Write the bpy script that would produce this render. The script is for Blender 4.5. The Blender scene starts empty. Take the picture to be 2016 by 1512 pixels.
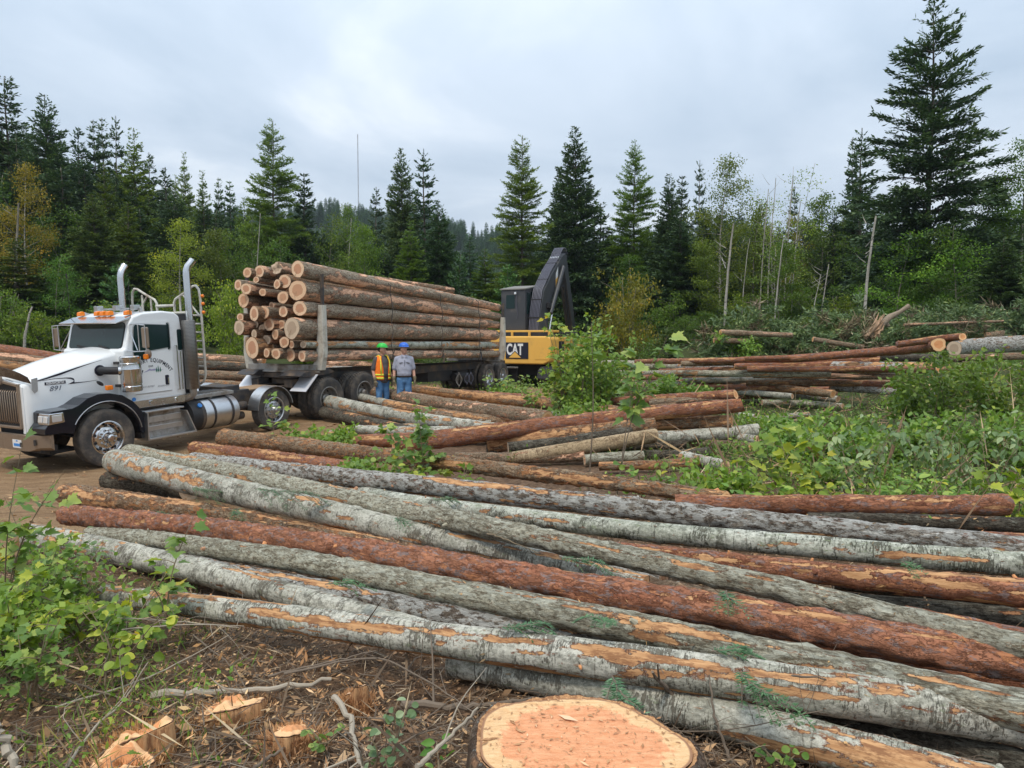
import bpy, math, random
import numpy as np
from mathutils import Vector, Matrix

S = bpy.context.scene
COL = S.collection
R = math.radians
# ------------------------------------------------------------------ camera
F = 1500.0; YH = 665.0; CAMH = 1.65
PITCH = math.atan((756 - YH) / F)
cam = bpy.data.cameras.new('camera'); camo = bpy.data.objects.new('camera', cam); COL.objects.link(camo)
camo.location = (0, 0, CAMH); camo.rotation_euler = (R(90) - PITCH, 0, 0)
cam.sensor_width = 36.0; cam.lens = 36.0 * F / 2016.0; cam.clip_end = 5000; cam.clip_start = 0.05
S.camera = camo
# ------------------------------------------------------------------ light: overcast sky and a wide soft sun
SUN_EL, SUN_AZ = R(60), R(205)          # azimuth measured clockwise from +Y (behind the camera, a little left)
w = bpy.data.worlds.new('World'); S.world = w; w.use_nodes = True
nt = w.node_tree; nt.nodes.clear()
out = nt.nodes.new('ShaderNodeOutputWorld'); bg = nt.nodes.new('ShaderNodeBackground')
sky = nt.nodes.new('ShaderNodeTexSky'); sky.sky_type = 'NISHITA'; sky.sun_disc = False
sky.sun_elevation = SUN_EL; sky.sun_rotation = SUN_AZ; sky.air_density = 1.0; sky.dust_density = 3.0
tc = nt.nodes.new('ShaderNodeTexCoord')
sep = nt.nodes.new('ShaderNodeSeparateXYZ'); nt.links.new(tc.outputs['Generated'], sep.inputs[0])
zc = nt.nodes.new('ShaderNodeMath'); zc.operation = 'MAXIMUM'; zc.inputs[1].default_value = 0.0
nt.links.new(sep.outputs['Z'], zc.inputs[0])
zp = nt.nodes.new('ShaderNodeMath'); zp.operation = 'ADD'; zp.inputs[1].default_value = 0.22
nt.links.new(zc.outputs[0], zp.inputs[0])
cmb = nt.nodes.new('ShaderNodeCombineXYZ')
for k, ax in enumerate('XY'):
    d = nt.nodes.new('ShaderNodeMath'); d.operation = 'DIVIDE'
    nt.links.new(sep.outputs[ax], d.inputs[0]); nt.links.new(zp.outputs[0], d.inputs[1]); nt.links.new(d.outputs[0], cmb.inputs[k])
n1 = nt.nodes.new('ShaderNodeTexNoise'); n1.inputs['Scale'].default_value = 1.05; n1.inputs['Detail'].default_value = 7; n1.inputs['Roughness'].default_value = 0.52
n1.inputs['Distortion'].default_value = 0.5
nt.links.new(cmb.outputs[0], n1.inputs['Vector'])
cr = nt.nodes.new('ShaderNodeValToRGB'); e = cr.color_ramp.elements
e[0].position = 0.30; e[0].color = (0.41, 0.51, 0.63, 1)
e[1].position = 0.72; e[1].color = (0.87, 0.92, 0.97, 1)
m_ = e.new(0.52); m_.color = (0.57, 0.66, 0.77, 1)
nt.links.new(n1.outputs['Fac'], cr.inputs[0])
# overcast: a deck of cloud that grows brighter towards the zenith
gr = nt.nodes.new('ShaderNodeMapRange'); gr.inputs['From Min'].default_value = 0.0; gr.inputs['From Max'].default_value = 0.9
gr.inputs['To Min'].default_value = 0.80; gr.inputs['To Max'].default_value = 1.75
nt.links.new(sep.outputs['Z'], gr.inputs['Value'])
vm = nt.nodes.new('ShaderNodeVectorMath'); vm.operation = 'SCALE'
nt.links.new(cr.outputs[0], vm.inputs[0]); nt.links.new(gr.outputs[0], vm.inputs['Scale'])
sk = nt.nodes.new('ShaderNodeVectorMath'); sk.operation = 'SCALE'; sk.inputs['Scale'].default_value = 0.05
nt.links.new(sky.outputs[0], sk.inputs[0])
mx = nt.nodes.new('ShaderNodeMix'); mx.data_type = 'RGBA'; mx.inputs['Factor'].default_value = 0.92
nt.links.new(sk.outputs[0], mx.inputs['A']); nt.links.new(vm.outputs[0], mx.inputs['B'])
nt.links.new(mx.outputs['Result'], bg.inputs['Color']); bg.inputs['Strength'].default_value = 1.0
nt.links.new(bg.outputs[0], out.inputs[0])
sl = bpy.data.lights.new('sun', 'SUN'); sl.energy = 1.5; sl.angle = R(10); sl.color = (1.0, 0.90, 0.76)
so = bpy.data.objects.new('sun', sl); COL.objects.link(so)
sd = Vector((math.sin(SUN_AZ) * math.cos(SUN_EL), math.cos(SUN_AZ) * math.cos(SUN_EL), math.sin(SUN_EL)))
so.rotation_euler = sd.to_track_quat('Z', 'Y').to_euler(); so.location = (0, 0, 60)
S.view_settings.view_transform = 'Standard'; S.view_settings.look = 'None'; S.view_settings.gamma = 1.0
S.view_settings.use_curve_mapping = False; S.view_settings.exposure = 0.31
S.cycles.max_bounces = 5; S.cycles.diffuse_bounces = 3; S.cycles.transparent_max_bounces = 4; S.cycles.glossy_bounces = 3

# ------------------------------------------------------------------ helpers
cP, sP = math.cos(PITCH), math.sin(PITCH)
def ray(px, py):
    x = (px - 1008) / F; v = -(py - 756) / F
    d = np.array([x, cP + v * sP, -sP + v * cP]); return d / d[1]
def P(px, py, y):
    return np.array([0, 0, CAMH]) + ray(px, py) * y
def _hash(ix, iy, iz, seed):
    h = (ix.astype(np.uint32) * np.uint32(374761393) + iy.astype(np.uint32) * np.uint32(668265263)
         + iz.astype(np.uint32) * np.uint32(2147483647 - 1274126177 + 5) + np.uint32(seed * 7919 + 13))
    h = (h ^ (h >> np.uint32(13))) * np.uint32(1274126177)
    h = (h ^ (h >> np.uint32(16))) * np.uint32(2246822519)
    return ((h ^ (h >> np.uint32(15))) & np.uint32(0xFFFFFF)).astype(np.float32) / np.float32(0xFFFFFF)
def vnoise(x, y, z, seed=0):
    x = np.asarray(x, float); y = np.asarray(y, float) + np.zeros_like(x); z = np.asarray(z, float) + np.zeros_like(x)
    fx, fy, fz = np.floor(x), np.floor(y), np.floor(z)
    tx, ty, tz = x - fx, y - fy, z - fz
    tx = tx * tx * (3 - 2 * tx); ty = ty * ty * (3 - 2 * ty); tz = tz * tz * (3 - 2 * tz)
    ix, iy, iz = fx.astype(np.int64), fy.astype(np.int64), fz.astype(np.int64)
    r = 0
    for a in (0, 1):
        for b in (0, 1):
            for c in (0, 1):
                wgt = (tx if a else 1 - tx) * (ty if b else 1 - ty) * (tz if c else 1 - tz)
                r = r + wgt * _hash(ix + a, iy + b, iz + c, seed)
    return r
def fbm(x, y, z=0.0, seed=0, octs=3):
    r = 0; a = 1; t = 0
    for k in range(octs):
        r = r + a * vnoise(x * 2 ** k, y * 2 ** k, (z if np.isscalar(z) and z == 0 else z * 2 ** k), seed + k); t += a; a *= 0.5
    return r / t
def sstep(x, a, b):
    t = np.clip((x - a) / (b - a), 0, 1); return t * t * (3 - 2 * t)

def tag(o, label=None, cat=None, group=None, kind=None):
    if label: o['label'] = label
    if cat: o['category'] = cat
    if group: o['group'] = group
    if kind: o['kind'] = kind
    return o
def empty(name, loc=(0, 0, 0), label=None, cat=None, group=None, mat=None, rz=0):
    o = bpy.data.objects.new(name, None); COL.objects.link(o); o.empty_display_size = 0.2
    if mat is not None: o.matrix_world = mat
    else: o.location = loc; o.rotation_euler = (0, 0, rz)
    return tag(o, label, cat, group)
def link(name, me, parent=None):
    o = bpy.data.objects.new(name, me); COL.objects.link(o)
    if parent is not None: o.parent = parent
    return o
def mesh_np(name, V, Q=None, T=None, mats=(), smooth=True, attrs=None, midx=None):
    """V (n,3); Q (m,4) quads and or T (k,3) tris; attrs {name: (n,) float or (n,3) vector}"""
    me = bpy.data.meshes.new(name)
    V = np.ascontiguousarray(V, np.float32); me.vertices.add(len(V)); me.vertices.foreach_set('co', V.ravel())
    loops = []; starts = []; n = 0
    if Q is not None and len(Q):
        Q = np.asarray(Q, np.int32); loops.append(Q.ravel()); starts.append(np.arange(len(Q), dtype=np.int32) * 4); n = len(Q) * 4
    if T is not None and len(T):
        T = np.asarray(T, np.int32); loops.append(T.ravel()); starts.append(n + np.arange(len(T), dtype=np.int32) * 3)
    L = np.concatenate(loops); St = np.concatenate(starts)
    me.loops.add(len(L)); me.loops.foreach_set('vertex_index', L)
    me.polygons.add(len(St)); me.polygons.foreach_set('loop_start', St)
    if attrs:
        for k, a in attrs.items():
            a = np.ascontiguousarray(a, np.float32)
            at = me.attributes.new(k, 'FLOAT_VECTOR' if a.ndim == 2 else 'FLOAT', 'POINT')
            at.data.foreach_set('vector' if a.ndim == 2 else 'value', a.ravel())
    for m in mats: me.materials.append(m)
    if midx is not None: me.polygons.foreach_set('material_index', np.asarray(midx, np.int32))
    me.update(calc_edges=True)
    me.polygons.foreach_set('use_smooth', np.full(len(St), smooth, bool))
    return me

class MB:
    def __init__(s): s.v = []; s.f = []
    def add(s, vs, fs):
        b = len(s.v); s.v += [tuple(map(float, q)) for q in vs]; s.f += [tuple(b + i for i in f) for f in fs]; return s
    def box(s, c, d, rot=None):
        x, y, z = d[0] / 2, d[1] / 2, d[2] / 2
        vs = [Vector((i * x, j * y, k * z)) for k in (-1, 1) for i, j in ((-1, -1), (1, -1), (1, 1), (-1, 1))]
        if rot is not None: vs = [rot @ q for q in vs]
        return s.add([q + Vector(c) for q in vs], [(3, 2, 1, 0), (4, 5, 6, 7), (0, 1, 5, 4), (1, 2, 6, 5), (2, 3, 7, 6), (3, 0, 4, 7)])
    def bar(s, a, b, wd, ht, up=(0, 0, 1)):
        a = Vector(a); b = Vector(b); t = (b - a); L = t.length; t.normalize(); u = Vector(up)
        sd = t.cross(u).normalized(); u = sd.cross(t)
        return s.box((a + b) / 2, (L, wd, ht), Matrix((t, sd, u)).transposed())
    def prism(s, poly, axis, t0, t1):
        n = len(poly)
        def mk(p, t):
            return {'x': (t, p[0], p[1]), 'y': (p[0], t, p[1]), 'z': (p[0], p[1], t)}[axis]
        vs = [mk(p, t0) for p in poly] + [mk(p, t1) for p in poly]
        fs = [tuple(range(n))[::-1], tuple(range(n, 2 * n))] + [(i, (i + 1) % n, n + (i + 1) % n, n + i) for i in range(n)]
        return s.add(vs, fs)
    def tube(s, pts, r, seg=8, cap=True):
        pts = [Vector(p) for p in pts]; n = len(pts); rr = r if hasattr(r, '__len__') else [r] * n
        vs = []; prev = None
        for i, p in enumerate(pts):
            t = (pts[min(i + 1, n - 1)] - pts[max(i - 1, 0)]).normalized()
            u = prev if prev is not None else (Vector((0, 0, 1)) if abs(t.z) < 0.9 else Vector((1, 0, 0)))
            a = t.cross(u).normalized(); u = a.cross(t).normalized(); prev = u
            for k in range(seg):
                th = 2 * math.pi * k / seg; vs.append(p + (a * math.cos(th) + u * math.sin(th)) * rr[i])
        fs = [(i * seg + k, i * seg + (k + 1) % seg, (i + 1) * seg + (k + 1) % seg, (i + 1) * seg + k) for i in range(n - 1) for k in range(seg)]
        if cap: fs += [tuple(range(seg))[::-1], tuple((n - 1) * seg + k for k in range(seg))]
        return s.add(vs, fs)
    def lathe(s, prof, c=(0, 0, 0), axis=(0, 0, 1), seg=24, closed=False, open0=False):
        ax = Vector(axis).normalized(); u = Vector((0, 0, 1)) if abs(ax.z) < 0.9 else Vector((1, 0, 0))
        a = ax.cross(u).normalized(); b = ax.cross(a); c = Vector(c); n = len(prof)
        vs = [c + ax * h + (a * math.cos(2 * math.pi * k / seg) + b * math.sin(2 * math.pi * k / seg)) * r for (r, h) in prof for k in range(seg)]
        m = n if closed else n - 1
        fs = [(i * seg + k, ((i + 1) % n) * seg + k, ((i + 1) % n) * seg + (k + 1) % seg, i * seg + (k + 1) % seg) for i in range(m) for k in range(seg)]
        if not closed:
            fs += ([] if open0 else [tuple(range(seg))]) + [tuple((n - 1) * seg + k for k in range(seg))[::-1]]
        return s.add(vs, fs)
    def ell(s, c, r, seg=16, rings=10, rot=None):
        vs = []; c = Vector(c)
        for i in range(1, rings):
            ph = math.pi * i / rings
            for k in range(seg):
                th = 2 * math.pi * k / seg
                q = Vector((r[0] * math.sin(ph) * math.cos(th), r[1] * math.sin(ph) * math.sin(th), r[2] * math.cos(ph)))
                vs.append(c + (rot @ q if rot is not None else q))
        t = Vector((0, 0, r[2])); t = rot @ t if rot is not None else t
        vs += [c + t, c - t]; N = (rings - 1) * seg
        fs = [(i * seg + k, (i + 1) * seg + k, (i + 1) * seg + (k + 1) % seg, i * seg + (k + 1) % seg) for i in range(rings - 2) for k in range(seg)]
        fs += [(N, k, (k + 1) % seg) for k in range(seg)] + [(N + 1, (rings - 2) * seg + (k + 1) % seg, (rings - 2) * seg + k) for k in range(seg)]
        return s.add(vs, fs)
    def mesh(s, name, mat, smooth=False):
        me = bpy.data.meshes.new(name); me.from_pydata(s.v, [], s.f); me.validate(); me.update()
        if mat is not None: me.materials.append(mat)
        if smooth: me.polygons.foreach_set('use_smooth', np.full(len(me.polygons), True, bool))
        return me
    def build(s, name, mat, parent=None, smooth=False, bevel=0, angle=40):
        me = s.mesh(name, mat, smooth)
        if smooth:
            me.set_sharp_from_angle(angle=R(angle))
        o = link(name, me, parent)
        if bevel:
            b = o.modifiers.new('bevel', 'BEVEL'); b.width = bevel; b.segments = 2; b.limit_method = 'ANGLE'; b.angle_limit = R(35)
        return o

# ------------------------------------------------------------------ node DSL
class N:
    def __init__(s, name):
        s.m = bpy.data.materials.new(name); s.m.use_nodes = True; s.t = s.m.node_tree; s.t.nodes.clear()
        s.o = s.t.nodes.new('ShaderNodeOutputMaterial')
    def put(s, sock, v):
        if isinstance(v, bpy.types.NodeSocket): s.t.links.new(v, sock)
        elif v is not None:
            try: sock.default_value = v
            except Exception: sock.default_value = (*v, 1.0)
    def n(s, typ, **kw):
        nd = s.t.nodes.new(typ)
        for k, v in kw.items(): setattr(nd, k, v)
        return nd
    def attr(s, name, out='Vector'): nd = s.n('ShaderNodeAttribute'); nd.attribute_name = name; return nd.outputs[out]
    def math(s, op, a, b=None, clamp=False):
        nd = s.n('ShaderNodeMath', operation=op, use_clamp=clamp); s.put(nd.inputs[0], a)
        if b is not None: s.put(nd.inputs[1], b)
        return nd.outputs[0]
    def mul(s, v, vec): nd = s.n('ShaderNodeVectorMath', operation='MULTIPLY'); s.put(nd.inputs[0], v); s.put(nd.inputs[1], vec); return nd.outputs[0]
    def noise(s, vec, scale=1.0, detail=3, rough=0.55, dist=0.0, out='Fac'):
        nd = s.n('ShaderNodeTexNoise'); s.put(nd.inputs['Vector'], vec); nd.inputs['Scale'].default_value = scale
        nd.inputs['Detail'].default_value = detail; nd.inputs['Roughness'].default_value = rough; nd.inputs['Distortion'].default_value = dist
        return nd.outputs[out]
    def vor(s, vec, scale=1.0, feat='F1', out='Distance', rnd=1.0):
        nd = s.n('ShaderNodeTexVoronoi', feature=feat); s.put(nd.inputs['Vector'], vec); nd.inputs['Scale'].default_value = scale
        nd.inputs['Randomness'].default_value = rnd
        return nd.outputs[out]
    def step(s, v, a, b, lo=0.0, hi=1.0):
        nd = s.n('ShaderNodeMapRange', interpolation_type='SMOOTHSTEP'); s.put(nd.inputs['Value'], v)
        for k, q in (('From Min', a), ('From Max', b), ('To Min', lo), ('To Max', hi)): s.put(nd.inputs[k], q)
        return nd.outputs[0]
    def mix(s, f, a, b, blend='MIX'):
        nd = s.n('ShaderNodeMix', data_type='RGBA', blend_type=blend); s.put(nd.inputs[0], f); s.put(nd.inputs[6], a); s.put(nd.inputs[7], b)
        return nd.outputs[2]
    def ramp(s, f, stops):
        nd = s.n('ShaderNodeValToRGB'); s.put(nd.inputs[0], f); el = nd.color_ramp.elements
        while len(el) < len(stops): el.new(0.5)
        for e_, (p, c) in zip(el, stops): e_.position = p; e_.color = (*c, 1)
        return nd.outputs[0]
    def bump(s, h, strength=0.5, dist=0.01, nrm=None):
        nd = s.n('ShaderNodeBump'); nd.inputs['Strength'].default_value = strength; nd.inputs['Distance'].default_value = dist
        s.put(nd.inputs['Height'], h)
        if nrm is not None: s.put(nd.inputs['Normal'], nrm)
        return nd.outputs[0]
    def bsdf(s, col, rough=0.8, metal=0.0, nrm=None, spec=0.4, trans=0.0, coat=0.0, alpha=None, link=True):
        nd = s.n('ShaderNodeBsdfPrincipled'); s.put(nd.inputs['Base Color'], col); s.put(nd.inputs['Roughness'], rough)
        s.put(nd.inputs['Metallic'], metal); nd.inputs['Specular IOR Level'].default_value = spec
        nd.inputs['Coat Weight'].default_value = coat; nd.inputs['Transmission Weight'].default_value = trans
        if nrm is not None: s.put(nd.inputs['Normal'], nrm)
        if alpha is not None: s.put(nd.inputs['Alpha'], alpha)
        if link: s.t.links.new(nd.outputs[0], s.o.inputs[0])
        return nd.outputs[0]

def mat_plain(name, col, rough=0.5, metal=0.0, var=0.12, vs=6.0, spec=0.4, coat=0.0, dirt=None, dirtamt=0.0, bump=0.0):
    k = N(name); ob = k.n('ShaderNodeTexCoord').outputs['Object']
    n_ = k.noise(ob, vs, 4, 0.6)
    c = k.mix(n_, tuple(x * (1 - var) for x in col), tuple(min(1, x * (1 + var)) for x in col))
    r = rough
    if dirt is not None:
        dn = k.step(k.noise(ob, vs * 0.45, 6, 0.68), 0.62 - dirtamt * 0.35, 0.95 - dirtamt * 0.3)
        c = k.mix(dn, c, dirt); r = k.math('ADD', k.math('MULTIPLY', dn, 0.4), rough, True)
    nr = k.bump(k.noise(ob, vs * 8, 4, 0.6), 0.3, bump) if bump else None
    k.bsdf(c, r, metal, nr, spec, coat=coat)
    return k.m
M = {}
# ------------------------------------------------------------------ materials
MUD = (0.20, 0.14, 0.09)
M['white'] = mat_plain('truck_white', (0.80, 0.82, 0.82), 0.28, 0, 0.03, 3, coat=0.3, dirt=(0.5, 0.47, 0.42), dirtamt=0.25)
M['black'] = mat_plain('gloss_black', (0.010, 0.012, 0.018), 0.16, 0, 0.1, 3, spec=.3, coat=0.2, dirt=(0.05, 0.045, 0.04), dirtamt=0.1)
M['matblack'] = mat_plain('matt_black', (0.022, 0.022, 0.024), 0.6, 0, 0.25, 5, dirt=(0.12, 0.09, 0.06), dirtamt=0.35)
M['chrome'] = mat_plain('polished_steel', (0.62, 0.62, 0.62), 0.16, 1.0, 0.05, 4, dirt=(0.30, 0.24, 0.18), dirtamt=0.3)
M['alu'] = mat_plain('aluminium', (0.55, 0.56, 0.57), 0.36, 1.0, 0.07, 6, dirt=(0.30, 0.25, 0.19), dirtamt=0.45)
M['dirtyalu'] = mat_plain('dirty_aluminium', (0.40, 0.39, 0.37), 0.5, 0.8, 0.12, 6, dirt=(0.25, 0.19, 0.13), dirtamt=0.7)
M['brown_chrome'] = mat_plain('mud_filmed_chrome', (0.34, 0.27, 0.21), 0.35, 0.7, 0.1, 5, dirt=(0.24, 0.17, 0.11), dirtamt=0.5)
M['stake'] = mat_plain('cream_painted_steel', (0.56, 0.54, 0.47), 0.5, 0.1, 0.08, 7, dirt=(0.20, 0.13, 0.08), dirtamt=0.55)
M['steel_dark'] = mat_plain('dark_frame_steel', (0.045, 0.045, 0.048), 0.55, 0.2, 0.25, 6, dirt=(0.20, 0.14, 0.09), dirtamt=0.65)
M['rubber'] = mat_plain('tyre_rubber', (0.055, 0.052, 0.05), 0.85, 0, 0.2, 8, dirt=(0.19, 0.155, 0.12), dirtamt=0.7, bump=0.004)
M['orange_lens'] = mat_plain('amber_lens', (0.85, 0.22, 0.01), 0.25, 0, 0.05)
M['lens'] = mat_plain('lamp_glass', (0.75, 0.77, 0.78), 0.1, 0.5, 0.05)
M['decal'] = mat_plain('decal_black', (0.015, 0.015, 0.03), 0.4, 0, 0.05)
M['decal_grey'] = mat_plain('decal_grey', (0.36, 0.36, 0.37), 0.5, 0, 0.05)
M['decal_green'] = mat_plain('decal_green', (0.03, 0.16, 0.09), 0.5, 0, 0.1)
M['decal_lilac'] = mat_plain('decal_lilac', (0.36, 0.35, 0.50), 0.5, 0, 0.1)
M['decal_blue'] = mat_plain('decal_blue', (0.05, 0.25, 0.65), 0.4, 0, 0.05)
M['decal_white'] = mat_plain('decal_white', (0.75, 0.75, 0.74), 0.4, 0, 0.05)
M['yellow'] = mat_plain('machine_yellow', (0.78, 0.44, 0.09), 0.42, 0, 0.08, 2, dirt=(0.30, 0.20, 0.10), dirtamt=0.35)
M['hose'] = mat_plain('hydraulic_hose', (0.11, 0.11, 0.14), 0.35)
M['blackpaint'] = mat_plain('boom_black', (0.050, 0.053, 0.060), 0.4, 0, 0.2, 3, dirt=(0.16, 0.14, 0.12), dirtamt=0.3)
M['skin'] = mat_plain('skin', (0.50, 0.27, 0.19), 0.55, 0, 0.1, 9)
M['hair'] = mat_plain('dark_hair', (0.03, 0.02, 0.015), 0.7)
M['greyhair'] = mat_plain('greying_hair', (0.12, 0.10, 0.09), 0.7)
def glass():
    k = N('tinted_glass'); k.bsdf((0.010, 0.028, 0.028), 0.08, 0, None, 0.28)
    return k.m
M['glass'] = glass()
def cloth(name, col, fade=None, var=0.15, vs=8):
    k = N(name); ob = k.n('ShaderNodeTexCoord').outputs['Object']
    c = k.mix(k.noise(ob, vs, 4, 0.65), tuple(x * (1 - var) for x in col), tuple(x * (1 + var) for x in col))
    if fade: c = k.mix(k.step(k.noise(ob, 5, 2, 0.5), 0.45, 0.68), c, fade)
    k.bsdf(c, 0.9, 0, k.bump(k.noise(ob, 14, 3, 0.6), 0.7, 0.03), 0.15); return k.m
M['denim'] = cloth('blue_denim', (0.075, 0.17, 0.33), (0.14, 0.28, 0.48))
M['tee'] = cloth('charcoal_cloth', (0.10, 0.09, 0.09))
M['worksh'] = cloth('grey_lilac_cloth', (0.36, 0.37, 0.44))
M['hivis'] = cloth('orange_cloth', (0.95, 0.22, 0.03))
M['hiyel'] = cloth('yellow_tape', (0.80, 0.85, 0.10))
M['glove'] = cloth('leather_glove', (0.20, 0.16, 0.10))
M['boot'] = cloth('brown_boot', (0.07, 0.04, 0.025))
M['helmet_green'] = mat_plain('green_plastic', (0.03, 0.50, 0.06), 0.3, 0, 0.03)
M['helmet_blue'] = mat_plain('blue_plastic', (0.03, 0.14, 0.58), 0.3, 0, 0.03)

WOOD = dict(orange=((0.40, 0.20, 0.09), (0.64, 0.375, 0.185)), pale=((0.62, 0.33, 0.20), (0.84, 0.55, 0.36)), red=((0.40, 0.14, 0.075), (0.62, 0.28, 0.15)))
def bark(name, style, A, B, crack, wood='orange', lich=(0.36, 0.38, 0.33), lichamt=0.3, red=None, redamt=0.0):
    """style: 'smooth' (transverse lenticels), 'plate' (scaly plates), 'rough' (fine furrows)"""
    k = N(name); lc = k.attr('lc'); pe = k.attr('peel', 'Fac')
    big = k.noise(k.mul(lc, (1.8, 5, 5)), 1.0, 5, 0.65, 0.4)
    mid = k.noise(k.mul(lc, (9, 20, 20)), 1.0, 5, 0.7)
    fine = k.noise(k.mul(lc, (38, 55, 55)), 1.0, 5, 0.75)
    dk = tuple(x * 0.42 for x in A)
    base = k.mix(k.step(big, 0.36, 0.62), A, B)
    base = k.mix(k.step(mid, 0.54, 0.61, 0, 0.55), base, dk)
    base = k.mix(k.step(fine, 0.51, 0.57, 0, 0.5), base, dk)
    base = k.mix(k.step(fine, 0.40, 0.45, .35, 0), base, tuple(min(1, x * 1.45) for x in B))
    if style == 'smooth':
        t1 = k.noise(k.mul(lc, (85, 14, 14)), 1.0, 5, 0.7, 0.5)
        t2 = k.noise(k.mul(lc, (170, 50, 50)), 1.0, 3, 0.6, 0.3)
        band = k.noise(k.mul(lc, (4.2, 6, 6)), 1.0, 4, 0.65)
        thr = k.math('SUBTRACT', 0.64, k.math('MULTIPLY', k.step(band, 0.40, 0.70), 0.20))
        marks = k.math('MAXIMUM', k.step(t1, thr, k.math('ADD', thr, 0.05)), k.step(t2, k.math('ADD', thr, .04), k.math('ADD', thr, 0.10)))
        base = k.mix(k.math('MULTIPLY', marks, 0.8), base, crack)
        rings = k.step(k.math('ABSOLUTE', k.math('SUBTRACT', k.noise(k.mul(lc, (2.4, .5, .5)), 1.0, 3, 0.6, 0.2), 0.5)), 0.0, 0.010, 1, 0)
        base = k.mix(k.math('MULTIPLY', rings, k.step(fine, 0.35, 0.55, 0.1, 0.7)), base, crack)
        hgt = k.math('SUBTRACT', k.math('ADD', k.math('MULTIPLY', fine, 0.8), k.math('MULTIPLY', mid, .8)), k.math('MULTIPLY', marks, 0.5)); bd = 0.007
    elif style == 'plate':
        wv = k.n('ShaderNodeVectorMath', operation='ADD'); k.put(wv.inputs[0], k.mul(lc, (11, 40, 40)))
        k.put(wv.inputs[1], k.mul(k.noise(k.mul(lc, (12, 26, 26)), 1.0, 4, 0.7, 0, 'Color'), (3.4, 3.4, 3.4)))
        de = k.vor(wv.outputs[0], 1.0, 'DISTANCE_TO_EDGE'); vc = k.vor(wv.outputs[0], 1.0, 'F1', 'Color')
        sx = k.n('ShaderNodeSeparateXYZ'); k.put(sx.inputs[0], vc)
        base = k.mix(k.math('MULTIPLY', sx.outputs[0], 0.75), base, B)
        base = k.mix(k.step(sx.outputs[1], .6, .98, 0, .6), base, dk)
        ck = k.math('MULTIPLY', k.step(de, 0.0, 0.07, 1, 0), k.step(mid, .40, .58, .15, .85))
        base = k.mix(ck, base, crack)
        hgt = k.math('ADD', k.math('ADD', k.math('MULTIPLY', k.step(de, 0, 0.15, 0, 1), .45), k.math('MULTIPLY', sx.outputs[2], .55)), k.math('MULTIPLY', fine, 0.9)); bd = 0.008
        base = k.mix(k.step(k.noise(k.mul(lc, (3, 9, 9)), 1.0, 4, .7, .5), .50, .60, 0, .55), base, tuple(x * .55 for x in B))
    else:
        fr = k.noise(k.mul(lc, (13, 50, 50)), 1.0, 6, 0.78, 0.9)
        base = k.mix(k.step(fr, 0.40, 0.53, 0.95, 0), base, crack)
        hgt = k.math('ADD', k.math('ADD', k.step(fr, 0.35, 0.65), k.math('MULTIPLY', fine, 0.7)), k.math('MULTIPLY', mid, .6)); bd = 0.010
    if lichamt > 0:
        li = k.noise(k.mul(lc, (11, 30, 30)), 1.0, 6, 0.8)
        base = k.mix(k.step(li, 0.64 - lichamt * 0.24, 0.69 - lichamt * 0.2, 0, 0.85), base, lich)
    if red is not None:
        rn = k.noise(k.mul(lc, (5.5, 20, 20)), 1.0, 6, 0.78, 0.5)
        base = k.mix(k.step(rn, 0.66 - redamt * 0.26, 0.71 - redamt * 0.22, 0, 0.9), base, red)
    wn = k.noise(k.mul(lc, (4.5, 70, 70)), 1.0, 5, 0.7); w2 = k.noise(k.mul(lc, (7.0, 24, 24)), 1.0, 5, 0.75)
    wa, wb = WOOD[wood]
    wc = k.mix(k.step(wn, 0.3, 0.7), wa, wb); wc = k.mix(k.step(w2, 0.47, 0.60, 0, 0.8), wc, tuple(x * f for x, f in zip(wa, (.55, .5, .55))))
    wc = k.mix(k.step(w2, 0.26, 0.38, .6, 0), wc, (0.80, 0.56, 0.33))
    pn = k.math('ADD', k.noise(k.mul(lc, (13, 26, 26)), 1.0, 5, 0.75), k.math('MULTIPLY', k.math('SUBTRACT', fine, .5), .35))
    pv = k.math('ADD', pe, k.math('MULTIPLY', k.math('SUBTRACT', pn, 0.5), 2.0))
    pm = k.step(pv, 0.50, 0.56); rim = k.math('MULTIPLY', k.step(pv, 0.34, 0.47), 0.7)
    base = k.mix(rim, base, tuple(x * 0.55 for x in WOOD['red'][0]))
    col = k.mix(pm, base, wc)
    hh = k.math('SUBTRACT', hgt, k.math('MULTIPLY', pm, k.math('ADD', hgt, 0.5)))
    hh = k.math('ADD', hh, k.math('MULTIPLY', wn, k.math('MULTIPLY', pm, 0.5)))
    k.bsdf(col, 0.9, 0, k.bump(hh, 1.0, bd), 0.15)
    return k.m
M['aspen'] = bark('aspen_bark', 'smooth', (0.34, 0.33, 0.265), (0.53, 0.51, 0.43), (0.11, 0.095, 0.07), 'orange', (0.24, 0.26, 0.17), 0.22, (0.27, 0.13, 0.06), 0.16)
M['birch'] = bark('birch_bark', 'smooth', (0.32, 0.33, 0.26), (0.54, 0.54, 0.46), (0.065, 0.06, 0.04), 'orange', (0.22, 0.25, 0.15), 0.3, (0.20, 0.11, 0.06), 0.06)
M['greyfir'] = bark('grey_fir_bark', 'rough', (0.37, 0.34, 0.25), (0.56, 0.52, 0.39), (0.14, 0.11, 0.07), 'orange', (0.62, 0.61, 0.49), 0.6, (0.30, 0.13, 0.06), 0.22)
M['lichenfir'] = bark('lichen_fir_bark', 'rough', (0.20, 0.155, 0.115), (0.38, 0.34, 0.28), (0.06, 0.042, 0.032), 'orange', (0.62, 0.61, 0.56), 0.78, (0.26, 0.11, 0.06), 0.3)
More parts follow.
